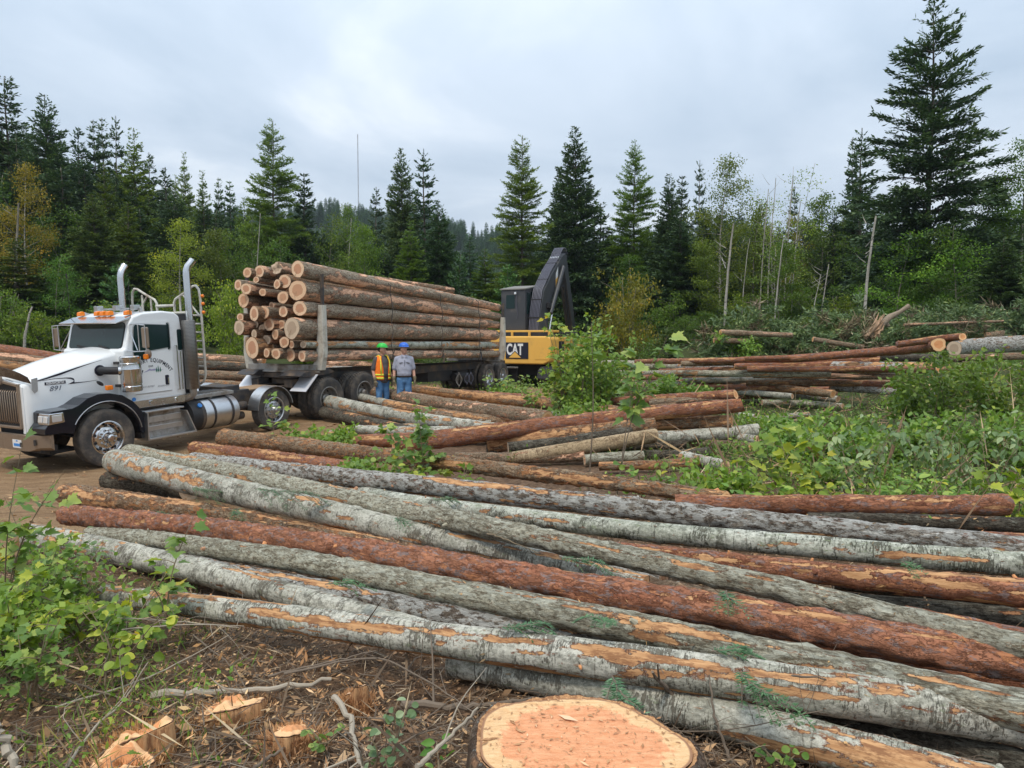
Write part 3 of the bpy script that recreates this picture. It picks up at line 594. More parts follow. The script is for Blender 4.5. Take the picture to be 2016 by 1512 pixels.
def tree(px, top, y, proto, wpx, label, cat='tree', name='conifer_tree', color=(1, 1, 1), group=None, base=None, x=None):
    p = PR[proto]; t = P(px, top, y); bx = t[0]; bz = gz(bx, y) - 0.1
    H = t[2] - bz; sz = H / p['H']; sw = (wpx / F * y) / p['W']
    e_ = empty(name, (bx, y, bz), label, cat, group, rz=random.Random(int(px * 7 + top)).uniform(0, 6.28)); e_.scale = (sw, sw, sz)
    for nm in ('trunk', 'crown'):
        o = link(nm, p[nm], e_); o.color = (*color, 1)
    return e_
D, G_, L_, O_ = (1, 1, 1), (1.25, 1.2, 1.1), (1.6, 1.5, 1.3), (1.5, 1.25, 0.8)
SPR, LAR, BIR, DEC = 'conifer_tree', 'larch_tree', 'birch_tree', 'broadleaf_tree'
TREES = [
 (10, 150, 56, 'fir2', 150, 'tall dark spruce at the far left edge, higher than the trees next to it', SPR, D),
 (88, 186, 54, 'fir1', 150, 'broad dark fir with a bushy top, second tall tree from the left edge', SPR, (1.05, 1.1, 1.1)),
 (46, 250, 66, 'fir1', 110, 'dark fir half hidden between the two tallest left trees', SPR, D),
 (153, 253, 60, 'fir2', 100, 'blue-green spruce just right of the broad left fir', SPR, (1.1, 1.2, 1.3)),
 (184, 236, 62, 'narrow', 56, 'left of two slim dark firs standing close together on the left skyline', SPR, D),
 (201, 232, 61, 'narrow', 52, 'right of two slim dark firs standing close together on the left skyline', SPR, D),
 (227, 228, 58, 'fir3', 76, 'layered dark fir with a clear pointed top left of the pale green larch', SPR, D),
 (262, 256, 54, 'larch2', 112, 'pale green pointed larch standing out among dark firs on the left', LAR, (0.8, 0.8, 0.7)),
 (292, 300, 60, 'fir3', 90, 'dark fir behind the right shoulder of the pale left larch', SPR, D),
 (205, 322, 47, 'larch2', 90, 'olive larch in front of the slim left firs', LAR, (0.55, 0.55, 0.45)),
 (183, 382, 43, 'fir1', 120, 'olive young fir reaching down to brush behind the white truck', SPR, (1.5, 1.3, 0.85)),
 (120, 330, 50, 'fir2', 140, 'dark bulky spruce filling the gap above the truck cab to the left', SPR, D),
 (250, 400, 46, 'larch2', 110, 'green larch with bare thin trunks behind the far exhaust stack', LAR, (0.62, 0.62, 0.5)),
 (345, 344, 62, 'larch1', 66, 'light larch, left one of a close pair near the left of centre', LAR, (1.0, 1.0, 1.1)),
 (362, 302, 64, 'larch2', 62, 'taller larch of the close pair near the left of centre', LAR, (0.9, 0.9, 0.9)),
 (398, 338, 60, 'larch2', 64, 'rounded larch just right of the close larch pair', LAR, (0.75, 0.8, 0.8)),
 (430, 350, 66, 'narrow', 40, 'slim spruce rising behind yellowish birch left of centre', SPR, (1.4, 1.4, 1.3)),
 (452, 356, 66, 'narrow', 44, 'slim spruce beside another, just left of the tall solitary larch', SPR, (1.2, 1.3, 1.1)),
 (325, 330, 58, 'fir3', 90, 'dark fir left of the close larch pair', SPR, D),
 (536, 236, 50, 'larch1', 128, 'tall solitary larch with open crown and bare lower trunk above the log load', LAR, (0.85, 0.9, 0.9)),
 (598, 342, 52, 'narrow', 74, 'slim dark spruce just right of the tall solitary larch', SPR, D),
 (480, 392, 56, 'larch2', 90, 'low larch under the left side of the tall solitary larch', LAR, (0.7, 0.75, 0.6)),
 (740, 368, 62, 'fir3', 70, 'short dark fir right of the thin radio mast', SPR, D),
 (790, 292, 58, 'fir1', 92, 'grey-green fir, left of the pair right of the radio mast', SPR, (1.5, 1.35, 1.1)),
 (834, 293, 56, 'fir3', 96, 'dark layered fir with flat shelves of branches right of the radio mast', SPR, (0.9, 1, 1)),
 (864, 396, 50, 'fir1', 96, 'dark fir in front of the hill, below the layered fir', SPR, (1.0, 1.1, 1.0)),
 (808, 436, 48, 'larch2', 90, 'light young larch directly above the middle of the log load', LAR, (0.7, 0.8, 0.6)),
 (925, 462, 60, 'fir2', 66, 'small blue-green spruce against the hazy hill', SPR, (1.3, 1.5, 1.5)),
 (955, 492, 50, 'larch2', 90, 'low larch left of the tall bare-trunked larch beside the loader', LAR, (0.6, 0.7, 0.5)),
 (1028, 266, 48, 'larch1', 122, 'tall sparse larch with long bare trunk above the loader cab', LAR, (0.85, 0.85, 0.8)),
 (1133, 250, 49, 'fir1', 124, 'tall dark fir directly behind the loader boom', SPR, (1.05, 1.05, 1.0)),
 (1100, 345, 58, 'fir1', 90, 'dark fir behind and left of the tall fir at the boom', SPR, D),
 (1182, 400, 52, 'fir2', 110, 'dark low spruce right of the loader boom', SPR, D),
 (1250, 278, 50, 'larch1', 112, 'tall yellow-green larch right of the dark fir at the boom', LAR, (0.8, 0.9, 0.75)),
 (1318, 342, 48, 'fir1', 92, 'dense dark spruce with spiky leader, left one of two in the centre right', SPR, D),
 (1343, 347, 54, 'narrow', 52, 'thin spruce top just behind the dense centre right spruce', SPR, D),
 (1378, 315, 60, 'fir3', 52, 'small dark spruce top behind the olive birch', SPR, D),
 (1565, 366, 62, 'fir3', 50, 'small dark spruce top right of the bare-stemmed birches', SPR, D),
 (1697, 252, 50, 'fir3', 104, 'dark spruce with needle-like leader left of the giant fir', SPR, (0.95, 1, 1)),
 (1680, 270, 56, 'narrow', 50, 'thin spruce leader close beside the dark spruce left of the giant fir', SPR, D),
 (1842, -14, 38, 'hero', 290, 'giant fir on the right, the tallest tree, reaching the top of the picture', SPR, (1.0, 1.02, 1.0)),
 (1415, 306, 47, 'birch1', 116, 'olive birch with pale trunk right of centre', BIR, (1.15, 0.95, 0.75)),
 (1538, 318, 46, 'birch2', 118, 'thin-leaved birch clump with many bare white stems', BIR, (1.8, 1.6, 1.5)),
 (1480, 400, 50, 'decid2', 90, 'leafy green tree between the olive birch and the bare-stemmed birches', DEC, (1.0, 0.85, 0.7)),
 (1620, 378, 48, 'decid2', 100, 'round-topped green broadleaf tree left of the dark spruce on the right', DEC, (0.8, 0.8, 0.7)),
 (1590, 420, 52, 'decid1', 110, 'rusty green broadleaf tree behind the white birch stems', DEC, (1.3, 0.85, 0.6)),
 (1770, 462, 36, 'decid1', 150, 'bright green maple at the foot of the giant fir', DEC, (1.25, 1.5, 1.0)),
 (1690, 470, 44, 'decid1', 110, 'green broadleaf tree behind the bare white birch trunk', DEC, (0.8, 0.9, 0.8)),
 (1935, 360, 40, 'decid2', 130, 'broadleaf tree right of the giant fir with sky gaps in its crown', DEC, (0.7, 0.85, 0.7)),
 (2008, 278, 38, 'birch1', 150, 'tall leafy tree cut off by the right edge of the picture', DEC, (0.85, 0.95, 0.8)),
 (1885, 440, 34, 'decid1', 130, 'dark green broadleaf tree under the right side of the giant fir', DEC, (0.6, 0.7, 0.55)),
 (1975, 470, 32, 'fir1', 110, 'young drooping conifer near the right edge', SPR, (1.1, 1.1, 0.9)),
 (42, 318, 42, 'birch1', 92, 'rusty orange autumn tree at the left edge', DEC, (2.2, 1.1, 0.75)),
 (352, 428, 42, 'birch1', 96, 'yellow-green birch above the near exhaust stack', BIR, (2.2, 1.7, 1.0)),
 (436, 448, 45, 'decid2', 100, 'olive round tree left of the log load', DEC, (0.9, 0.75, 0.6)),
 (505, 430, 48, 'decid1', 110, 'green broadleaf tree behind the left end of the log load', DEC, (0.95, 1.0, 0.8)),
 (100, 500, 38, 'decid1', 100, 'green broadleaf tree standing left of the truck roof', DEC, (0.7, 0.95, 0.7)),
 (30, 470, 38, 'fir2', 130, 'olive spruce low at the left edge', SPR, (1.5, 1.3, 0.7)),
 (230, 520, 38, 'small', 110, 'small bright fir behind the far exhaust stack', SPR, (1.3, 1.6, 1.2)),
 (640, 424, 50, 'decid1', 96, 'green broadleaf tree just right of the slim dark spruce', DEC, (1.0, 0.95, 0.8)),
 (678, 404, 52, 'birch1', 74, 'pale-trunked birch near the radio mast', BIR, (1.1, 1.1, 0.9)),
 (722, 440, 48, 'decid2', 88, 'light green broadleaf tree above the middle of the load', DEC, (1.1, 1.15, 0.8)),
 (560, 470, 46, 'decid1', 100, 'green bushy tree at the foot of the tall solitary larch', DEC, (0.75, 0.9, 0.7)),
 (905, 500, 48, 'small', 80, 'small green fir above the rear of the load', SPR, (1.0, 1.2, 0.9)),
 (1000, 520, 44, 'small', 90, 'small light fir left of the loader cab', SPR, (1.5, 1.8, 1.0)),
 (1250, 500, 46, 'birch1', 100, 'shady broadleaf tree with a pale thin trunk right of the loader', DEC, (0.6, 0.75, 0.6)),
 (1237, 540, 36, 'bush1', 130, 'reddish green bushy tree right of the loader boom', DEC, (1.7, 1.0, 0.7)),
 (1340, 430, 44, 'fir1', 120, 'dark full spruce right of the reddish bush', SPR, (0.9, 0.95, 0.9)),
 (1400, 470, 42, 'decid2', 100, 'olive leafy tree in front of the pale birch trunk', DEC, (1.0, 0.9, 0.65)),
 (1530, 480, 42, 'decid2', 110, 'leafy green tree at the foot of the bare-stemmed birches', DEC, (0.95, 1.0, 0.8)),
 (445, 560, 34, 'bush1', 110, 'yellow-green bush between the truck and the log load', DEC, (1.7, 1.5, 0.8)),
]
for (px, top, y, pr, wp, lab, nm, col) in TREES:
    wp *= 1.28 if pr in ('fir1', 'fir2', 'fir3', 'narrow', 'larch2') else (1.12 if pr == 'larch1' else 1.05)
    tree(px, top, y, pr, wp, lab, 'tree', nm, col)
# lone bare white birch trunk and smaller bare stems
def snag(px, top, bot, y, r, label, branch=True, m='trunk_birch', name='bare_trunk'):
    t = P(px, top, y); b = gz(t[0], y); rs = random.Random(int(px))
    e_ = empty(name, (t[0], y, b), label, 'bare trunk'); mb = MB()
    H = t[2] - b; pts = [(rs.uniform(-.02, .02) + .012 * i * i * .5, rs.uniform(-.02, .02), H * i / 8) for i in range(9)]
    mb.tube(pts, [r * (1 - i / 8 * .55) for i in range(9)], 8); mb.build('trunk', M[m], e_, True)
    if branch:
        for k in range(5):
            z = H * rs.uniform(.55, .97); a = rs.uniform(0, 6.28); l = rs.uniform(.3, .9)
            b2 = MB(); b2.tube([(0, 0, z), (l * .5 * math.cos(a), l * .5 * math.sin(a), z + l * .3), (l * math.cos(a), l * math.sin(a), z + l * .75)], [r * .3, r * .2, r * .06], 5); b2.build('branch', M[m], e_, True)
for a in [(1500, 372, 640, 44, 0.045, 'thin bare stem at the left side of the white birch clump'), (1515, 350, 640, 44, 0.04, 'slender leaning bare stem in the white birch clump'), (1549, 345, 640, 44, 0.05, 'tall bare stem in the middle of the white birch clump'), (1562, 400, 640, 43, 0.04, 'bare stem at the right side of the white birch clump'),
          (1462, 470, 640, 42, 0.035, 'thin stem between the olive birch and the birch clump'), (1600, 540, 640, 37, 0.035, 'short thin pale stem beside the green broadleaf tree'), (500 - 0, 420, 640, 46, 0.05, 'thin pale stem above the left end of the load'), (680, 430, 640, 50, 0.05, 'white stem of a young birch near the radio mast'),
          (1706, 425, 640, 33, 0.085, 'bare white birch trunk standing at the wood edge left of the bright maple'),
          (1430, 440, 620, 40, 0.09, 'pale birch trunk in front of the olive birch'),
          (1617, 520, 640, 38, 0.045, 'thin pale stem left of the bare white birch trunk'),
          (1528, 470, 640, 38, 0.05, 'thin white stem below the bare-stemmed birches')]: snag(*a)
snag(43, 604, 670, 30, 0.07, 'short broken pale trunk standing left of the truck mirror', False)
snag(22, 400, 600, 40, 0.09, 'leaning pale trunk under the rusty orange tree', True, 'trunk_grey')

# understorey shrubs along the wood edge
rs = random.Random(5)
LMK = [(-90, 'beyond the left edge'), (40, 'under the rusty autumn tree'), (140, 'behind the truck mirror'), (240, 'behind the truck cab'), (330, 'behind the exhaust stacks'), (420, 'behind the ladder of the truck'), (520, 'behind the far end of the load'), (620, 'behind the middle of the load'),
       (760, 'below the radio mast'), (880, 'behind the rear half of the load'), (980, 'behind the loader cab'), (1090, 'behind the loader boom'), (1190, 'right of the loader'), (1290, 'by the reddish bush'), (1370, 'by the pale birch trunk'), (1460, 'by the olive birch'),
       (1550, 'under the bare-stemmed birches'), (1630, 'left of the bare white trunk'), (1710, 'at the bare white trunk'), (1790, 'under the bright maple'), (1870, 'at the foot of the giant fir'), (1960, 'right of the giant fir'), (2100, 'beyond the right edge')]
CN = [('grass-green', (0.8, 0.9, 0.7)), ('dark green', (0.6, 0.7, 0.5)), ('fresh green', (1.0, 1.05, 0.75)), ('yellow-green', (1.3, 1.2, 0.7)), ('dull green', (0.75, 0.85, 0.65))]
pool = sorted([(rs.uniform(-120, 2150), rs.uniform(33, 46)) for i in range(118)]); USED = {}
for px, y in pool:
    if 940 < px < 1180 and y < 38: continue
    x = (px - 1008) / F * y; z = gz(x, y); hpx = rs.uniform(45, 130) * 36 / y; t = YH - (z - CAMH) * F / y - hpx
    pr = rs.choice(['bush1', 'bush2', 'bush1', 'decid2', 'small']); cn, c = rs.choice(CN); where = min(LMK, key=lambda q: abs(q[0] - px))[1]
    size = 'low' if hpx < 62 else ('tall' if hpx > 95 else 'middling'); row = 'front' if y < 38 else 'back'
    if pr == 'small': lab = '%s young conifer %s, %s row' % (size, where, row)
    else: lab = '%s %s shrub %s, %s row' % (size, cn, where, row)
    USED[lab] = USED.get(lab, 0) + 1
    if USED[lab] > 1: lab = lab.replace(' row', ' row, right one')
    if pr == 'small': tree(px, t, y, pr, hpx * 0.75, lab, 'tree', 'young_conifer', c, 'young conifers along the wood edge')
    else: tree(px, t, y, pr, hpx * rs.uniform(0.9, 1.3), lab, 'shrub', 'shrub', c, 'shrubs in the undergrowth along the wood edge')

# ---- the wood behind: masses instanced from the crowns standing in front
def instances(name, src, pts, rot, scl, label, cat, color=(1, 1, 1), mats=None, kind='stuff'):
    me = mesh_np(name, np.array(pts), T=np.zeros((0, 3), int)) if False else bpy.data.meshes.new(name)
    me.vertices.add(len(pts)); me.vertices.foreach_set('co', np.asarray(pts, np.float32).ravel())
    a = me.attributes.new('rot', 'FLOAT_VECTOR', 'POINT'); a.data.foreach_set('vector', np.asarray(rot, np.float32).ravel())
    a = me.attributes.new('scl', 'FLOAT_VECTOR', 'POINT'); a.data.foreach_set('vector', np.asarray(scl, np.float32).ravel())
    o = link(name, me); tag(o, label, cat, kind=kind); o.color = (*color, 1)
    t = bpy.data.node_groups.new(name, 'GeometryNodeTree'); t.interface.new_socket('Geometry', in_out='INPUT', socket_type='NodeSocketGeometry'); t.interface.new_socket('Geometry', in_out='OUTPUT', socket_type='NodeSocketGeometry')
    gi = t.nodes.new('NodeGroupInput'); go = t.nodes.new('NodeGroupOutput'); ip = t.nodes.new('GeometryNodeInstanceOnPoints')
    t.links.new(gi.outputs[0], ip.inputs['Points'])
    jn = t.nodes.new('GeometryNodeJoinGeometry')
    for s_ in src:
        oi = t.nodes.new('GeometryNodeObjectInfo'); oi.transform_space = 'ORIGINAL'; oi.inputs['Object'].default_value = s_; oi.inputs['As Instance'].default_value = True
        t.links.new(oi.outputs['Geometry'], jn.inputs[0])
    t.links.new(jn.outputs[0], ip.inputs['Instance'])
    for nm, sk_ in (('rot', 'Rotation'), ('scl', 'Scale')):
        na = t.nodes.new('GeometryNodeInputNamedAttribute'); na.data_type = 'FLOAT_VECTOR'; na.inputs['Name'].default_value = nm
        if nm == 'rot':
            er = t.nodes.new('FunctionNodeEulerToRotation'); t.links.new(na.outputs[0], er.inputs[0]); t.links.new(er.outputs[0], ip.inputs['Rotation'])
        else: t.links.new(na.outputs[0], ip.inputs['Scale'])
    t.links.new(ip.outputs[0], go.inputs[0])
    md = o.modifiers.new('scatter', 'NODES'); md.node_group = t
    return o
def src_of(pr):
    """the visible tree objects whose meshes the masses repeat"""
    c = [o for o in bpy.data.objects if o.data is PR[pr]['crown']][0]; t = [o for o in c.parent.children if o.name.startswith('trunk')][0]
    return [c, t]
rng = np.random.default_rng(77)
def skyline(px):
    return np.interp(px, [-400, 0, 100, 250, 330, 420, 520, 680, 740, 860, 900, 1000, 1060, 1300, 1420, 1500, 1640, 1750, 1900, 2016, 2400],
                     [240, 240, 290, 340, 370, 400, 430, 455, 450, 480, 560, 540, 480, 430, 400, 420, 420, 430, 420, 410, 400])
def mass(name, pr, n, ylo, yhi, hvar, label, color, pxlo=-500, pxhi=2500, excl=(), drop=0):
    y = rng.uniform(ylo, yhi, n); px = rng.uniform(pxlo, pxhi, n)
    if excl:
        k = np.ones(n, bool)
        for a, b in excl: k &= ~((px > a) & (px < b))
        y, px = y[k], px[k]; n = len(y)
    x = (px - 1008) / F * y; z = g(x, y) - 0.1
    ztop = CAMH + (YH - (skyline(px) + drop + rng.uniform(0, hvar, n))) / F * y; H = ztop - z; H = np.maximum(H, 3.0)
    s = H / PR[pr]['H']; wd = s * rng.uniform(1.0, 1.5, n)
    instances(name, src_of(pr), np.stack([x, y, z], -1), np.stack([0 * x, 0 * x, rng.uniform(0, 6.28, n)], -1), np.stack([wd, wd, s], -1), label, 'forest', color)
mass('conifer_wood', 'fir1', 420, 50, 95, 80, 'dense dark conifer wood behind the first row of trees', (0.9, 0.95, 0.9))
mass('spruce_wood', 'fir2', 330, 48, 90, 90, 'dark spruce wood mixed into the trees behind the clearing', (0.85, 0.9, 0.85))
mass('larch_wood', 'larch2', 120, 50, 80, 110, 'green larch wood mixed into the trees behind the clearing', (0.6, 0.65, 0.5))
mass('broadleaf_wood', 'decid1', 190, 46, 66, 110, 'broadleaf undergrowth trees deep inside the wood', (0.5, 0.6, 0.42), drop=95)
# hill forest
n = 5200; x = rng.uniform(-330, 330, n); y = rng.uniform(230, 470, n); s = rng.uniform(0.7, 1.15, n) * 0.85
instances('hillside_forest', src_of('narrow')[:1], np.stack([x, y, ridge_h(x, y) - 0.3], -1), np.stack([0 * x, 0 * x, rng.uniform(0, 6.28, n)], -1), np.stack([s * 1.7, s * 1.7, s], -1), 'hazy blue-green conifer forest covering the far hill', 'forest', (1.2, 1.4, 1.4))  # bluish tint puts some of the distance haze into the foliage colour
# radio mast
t = P(704, 264, 430); bx = t[0]; bz = float(ridge_h(np.array([bx]), np.array([430.]))[0])
mast = empty('radio_mast', (bx, 430, bz), 'very thin radio mast rising above the far hill left of centre', 'mast')
mb = MB()
for a in range(3): mb.tube([(0.22 * math.cos(a * 2.09), 0.22 * math.sin(a * 2.09), 0), (0.22 * math.cos(a * 2.09), 0.22 * math.sin(a * 2.09), t[2] - bz)], 0.07, 4)
for i in range(int((t[2] - bz) / 1.5)):
    a = i * 2.09; mb.bar((0.22 * math.cos(a), 0.22 * math.sin(a), i * 1.5), (0.22 * math.cos(a + 2.09), 0.22 * math.sin(a + 2.09), i * 1.5 + 1.5), .06, .06)
mb.build('lattice', mat_plain('mast_steel', (0.28, 0.26, 0.27), 0.5), mast)
# ------------------------------------------------------------------ the truck: local x = back along the truck, y = away from the camera side, z = up (0 = front hub)
tA = P(215, 862, 14.2); tB = P(650, 785, 19.2); tt = tB - tA; tt /= np.linalg.norm(tt)
tn = np.cross([0, 0, 1], tt); tn /= np.linalg.norm(tn); tu = np.cross(tt, tn)
MT = Matrix(((tt[0], tn[0], tu[0], tA[0]), (tt[1], tn[1], tu[1], tA[1]), (tt[2], tn[2], tu[2], tA[2]), (0, 0, 0, 1)))
truck = empty('logging_truck', mat=MT, label='white logging truck tractor with black fenders and polished fuel tank, facing left', cat='truck')

def text_obj(body, size, mat, parent, name, mtx, extrude=0.002, shear=0.0, bold=0.0, sx=1.0, arc=None):
    """flat print on a surface; arc = (radius, centre angle step) lays the letters on an arch"""
    def one(s_):
        c = bpy.data.curves.new('lettering', 'FONT'); c.body = s_; c.size = size; c.extrude = extrude; c.shear = shear; c.offset = bold
        c.align_x = 'CENTER'; c.align_y = 'CENTER' if arc is None else 'BOTTOM_BASELINE'
        o = bpy.data.objects.new('lettering', c); COL.objects.link(o); bpy.context.view_layer.update()
        me = bpy.data.meshes.new_from_object(o.evaluated_get(bpy.context.evaluated_depsgraph_get())); wd = o.dimensions.x
        bpy.data.objects.remove(o); bpy.data.curves.remove(c); return me, wd
    if arc is None:
        me, _ = one(body)
        for v in me.vertices: v.co.x *= sx
    else:
        mb = MB(); widths = []; ms = []
        for ch in body:
            if ch == ' ': widths.append(size * 0.42 * sx); ms.append(None); continue
            m_, wd = one(ch); widths.append(wd * sx + size * 0.10); ms.append(m_)
        tot = sum(widths); x = -tot / 2
        for m_, wd in zip(ms, widths):
            if m_ is not None:
                th = (x + wd / 2) / arc; ro = Matrix.Rotation(-th, 3, 'Z')
                mb.add([ro @ Vector((v.co.x * sx, v.co.y, v.co.z)) + Vector((arc * math.sin(th), arc * math.cos(th) - arc, 0)) for v in m_.vertices], [tuple(p.vertices) for p in m_.polygons])
                bpy.data.meshes.remove(m_)
            x += wd
        me = mb.mesh(name, None)
    me.materials.clear(); me.materials.append(mat)
    me.transform(mtx)
    return link(name, me, parent)
def nearside(x, y, z):
    return Matrix(((1, 0, 0, x), (0, 0, -1, y), (0, 1, 0, z), (0, 0, 0, 1)))

def wheel(parent, c, out=-1, Rr=0.54, W=0.27, rim=0.305, kind='steer', mat_rim='chrome', lug=False, name='wheel'):
    wh = bpy.data.objects.new(name, None); COL.objects.link(wh); wh.parent = parent; wh.location = c; wh.empty_display_size = .1
    ax = (0, out, 0); h = W / 2
    pr = [(rim, -h * .80), (rim + .03, -h * .96), (Rr * .80, -h), (Rr * .93, -h * .93), (Rr * .985, -h * .80)]
    if not lug:
        for q in (-.5, -.17, .17, .5): pr += [(Rr, h * (q - .14)), (Rr, h * (q - .03)), (Rr - .014, h * (q - .025)), (Rr - .014, h * (q + .025)), (Rr, h * (q + .03)), (Rr, h * (q + .14))]
    else: pr += [(Rr - .012, -h * .7), (Rr - .012, h * .7)]
    pr += [(Rr * .985, h * .80), (Rr * .93, h * .93), (Rr * .88, h * .985), (Rr * .875, h * .97), (Rr * .80, h), (Rr * .70, h * .99), (Rr * .69, h * .975), (rim + .03, h * .96), (rim, h * .80)]
    m = MB(); m.lathe(pr, (0, 0, 0), ax, 64, True); t = m.build('tyre', M['rubber'], wh, True, angle=28)
    if lug:
        m = MB(); nb = 46
        for i in range(nb):
            for k, yy in enumerate((-.62, -.2, .22, .64)):
                a = 2 * math.pi * (i + (k % 2) * .5) / nb
                rot = Matrix.Rotation(a, 3, 'Y') @ Matrix.Rotation(.35 if k % 2 else -.35, 3, 'Z')
                m.box((Rr * .988 * math.cos(-a), yy * h, Rr * .988 * math.sin(-a)), (.034, h * .36, Rr * 2 * math.pi / nb * .66), rot)
        m.build('tread', M['rubber'], wh)
    m = MB()
    if kind == 'steer':
        m.lathe([(rim + .012, h * .80), (rim + .012, h * .90), (rim - .005, h * .93), (rim - .02, h * .80), (rim - .03, h * .30), (rim - .055, h * .28), (.20, h * .62), (.15, h * .68), (.145, h * .70), (.0, h * .70)], (0, 0, 0), ax, 48, open0=True)
        fy = h * .47; fr = .235
    else:
        m.lathe([(rim + .012, h * .80), (rim + .012, h * .90), (rim - .005, h * .93), (rim - .02, h * .80), (rim - .035, -h * .1), (rim - .06, -h * .35), (.20, -h * .72), (.15, -h * .78), (0.0, -h * .78)], (0, 0, 0), ax, 48, open0=True)
        fy = -h * .52; fr = .225
    m.build('rim', M[mat_rim], wh, True, angle=30)
    m = MB(); m.lathe([(0.030, 0), (0.030, .012)], (0, 0, 0), (0, out, .0), 12); hh = m.mesh('hand_hole', M['matblack'], True)
    if c[1] < 1.2:
        for i in range(10):
            a = 2 * math.pi * (i + .5) / 10; o = link('hand_hole', hh, wh); o.location = (fr * math.cos(a), out * (fy + .004), fr * math.sin(a))
    m = MB(); b0 = h * .70 if kind == 'steer' else -h * .78
    m.lathe([(.125, b0), (.125, b0 + .02), (.105, b0 + .03), (.10, b0 + .05), (.075, b0 + .08), (.07, b0 + .13), (.045, b0 + .15), (0, b0 + .15)] if kind == 'steer' else [(.12, b0), (.115, b0 + .10), (.09, b0 + .13), (.085, b0 + .2), (.05, b0 + .23), (0, b0 + .23)], (0, 0, 0), ax, 24)
    for i in range(10):
        a = 2 * math.pi * i / 10; m.lathe([(.019, 0), (.019, .035), (.012, .06), (0, .062)], (.152 * math.cos(a), out * (b0), .152 * math.sin(a)), ax, 8)
    m.build('hub', M[mat_rim], wh, True, angle=35)
    return wh

CW = 1.22
# chassis
m = MB()
for yy in (0.80, 1.58):
    m.box((3.6, yy, 0.26), (8.2, 0.08, 0.27)); m.box((3.6, yy + (.05 if yy < 1 else -.05), 0.385), (8.2, .1, .02)); m.box((3.6, yy + (.05 if yy < 1 else -.05), 0.135), (8.2, .1, .02))
for aa in (-.4, .8, 2.0, 3.2, 4.5, 5.2, 6.5, 7.6): m.box((aa, 1.19, .25), (.1, .70, .16))
for aa in np.arange(2.2, 7.6, .28):
    for zz in (.2, .32): m.lathe([(.016, 0), (.016, .02)], (aa, .76, zz), (0, -1, 0), 6)
m.build('frame_rail', M['steel_dark'], truck)
m = MB(); m.box((0, CW, 0.0), (.13, 1.9, .12)); m.tube([(0, .3, 0), (0, 2.1, 0)], .05)
m.build('front_axle', M['steel_dark'], truck)
m = MB()
for aa in (5.82, 7.15): m.tube([(aa, .35, 0), (aa, 2.1, 0)], .09, 10); m.ell((aa, CW, 0), (.24, .22, .24), 14, 8)
m.tube([(2.4, 1.19, .12), (5.8, 1.19, .05)], .06, 8); m.box((6.45, .72, .05), (1.3, .1, .12)); m.box((6.45, 1.7, .05), (1.3, .1, .12))
m.tube([(4.03, .3, -.03), (4.03, 2.1, -.03)], .07)
m.build('rear_axle', M['steel_dark'], truck)
# engine block and inner bay darkness
m = MB(); m.box((-.2, CW, .45), (1.5, 0.8, .7)); m.box((-.98, CW, .5), (.12, 1.0, .7)); m.build('engine', M['matblack'], truck, bevel=.03)
# hood
def hw(a): return .42 + (.5 - a) * .09
def zc(a): return float(np.interp(a, [-1.12, -.95, -.5, 0, .3, .56], [1.10, 1.18, 1.30, 1.425, 1.50, 1.55]))
def zt(a): return float(np.interp(a, [-1.12, -.95, -.5, 0, .3, .56], [1.24, 1.31, 1.46, 1.58, 1.63, 1.66]))
def zb(a): return float(np.interp(a, [-1.12, -.95, -.7, -.3, 0, .3, .56], [.24, .26, .34, .42, .46, .5, .52]))
secs = []; AA = [-1.13, -1.10, -1.0, -.8, -.5, -.2, 0.1, .35, .52, .56]
for a in AA:
    k = .04 if a < -1.12 else 0.0; w0 = hw(a) + k; c_, t_, b_ = zc(a) - k, zt(a) - k, zb(a)
    half = [(w0 - .0, b_), (w0, b_ + (c_ - b_) * .5), (w0, c_ - .05), (w0 + .012, c_ - .012), (w0 + .05, c_ + .012)]
    top = [(w0 + .05 + (CW - w0 - .05) * u, c_ + .012 + (t_ - c_ - .012) * math.sin(u * math.pi / 2) ** .9) for u in (.2, .4, .6, .8, 1.0)]
    L = half + top; L += [(2 * CW - y, z) for y, z in L[::-1][1:]]
    secs.append([(a, y, z) for y, z in L])
m = MB(); n = len(secs[0]); m.add([q for s_ in secs for q in s_], [(i * n + j, i * n + j + 1, (i + 1) * n + j + 1, (i + 1) * n + j) for i in range(len(secs) - 1) for j in range(n - 1)])
hood = m.build('hood', M['white'], truck, True, angle=50)
# hood nose with grille opening
m = MB(); w0 = hw(-1.13) + .04; gw0, gw1, gz0, gz1 = .69, 2 * CW - .69, .34, 1.16
t1, t2, b1 = zc(-1.13) - .04, zt(-1.13) - .04, .22
ys = [w0, gw0, CW, gw1, 2 * CW - w0]
m.prism([(w0, b1), (gw0, b1), (gw0, t1 + .055), (w0, t1)], 'x', -1.15, -1.10)
m.prism([(2 * CW - w0, b1), (gw1, b1), (gw1, t1 + .055), (2 * CW - w0, t1)], 'x', -1.15, -1.10)
m.prism([(gw0, gz1 - .06), (CW, gz1 + .0), (gw1, gz1 - .06), (gw1, t1 + .055), (CW, t2), (gw0, t1 + .055)], 'x', -1.15, -1.10)
m.build('hood_nose', M['white'], truck, bevel=.012)
gr_ = bpy.data.objects.new('grille', None); COL.objects.link(gr_); gr_.parent = truck
m = MB()
for y in (gw0, gw1): m.box((-1.16, y, .72), (.06, .05, .80))
m.bar((-1.16, gw0, 1.09), (-1.16, CW, 1.15), .06, .05); m.bar((-1.16, CW, 1.15), (-1.16, gw1, 1.09), .06, .05); m.box((-1.16, CW, .33), (.06, 1.06, .05))
m.build('grille_frame', M['brown_chrome'], gr_, bevel=.008)
m = MB(); m.box((-1.10, CW, .70), (.01, 1.0, .80)); m.build('radiator_screen', M['matblack'], gr_)
bar_me = None
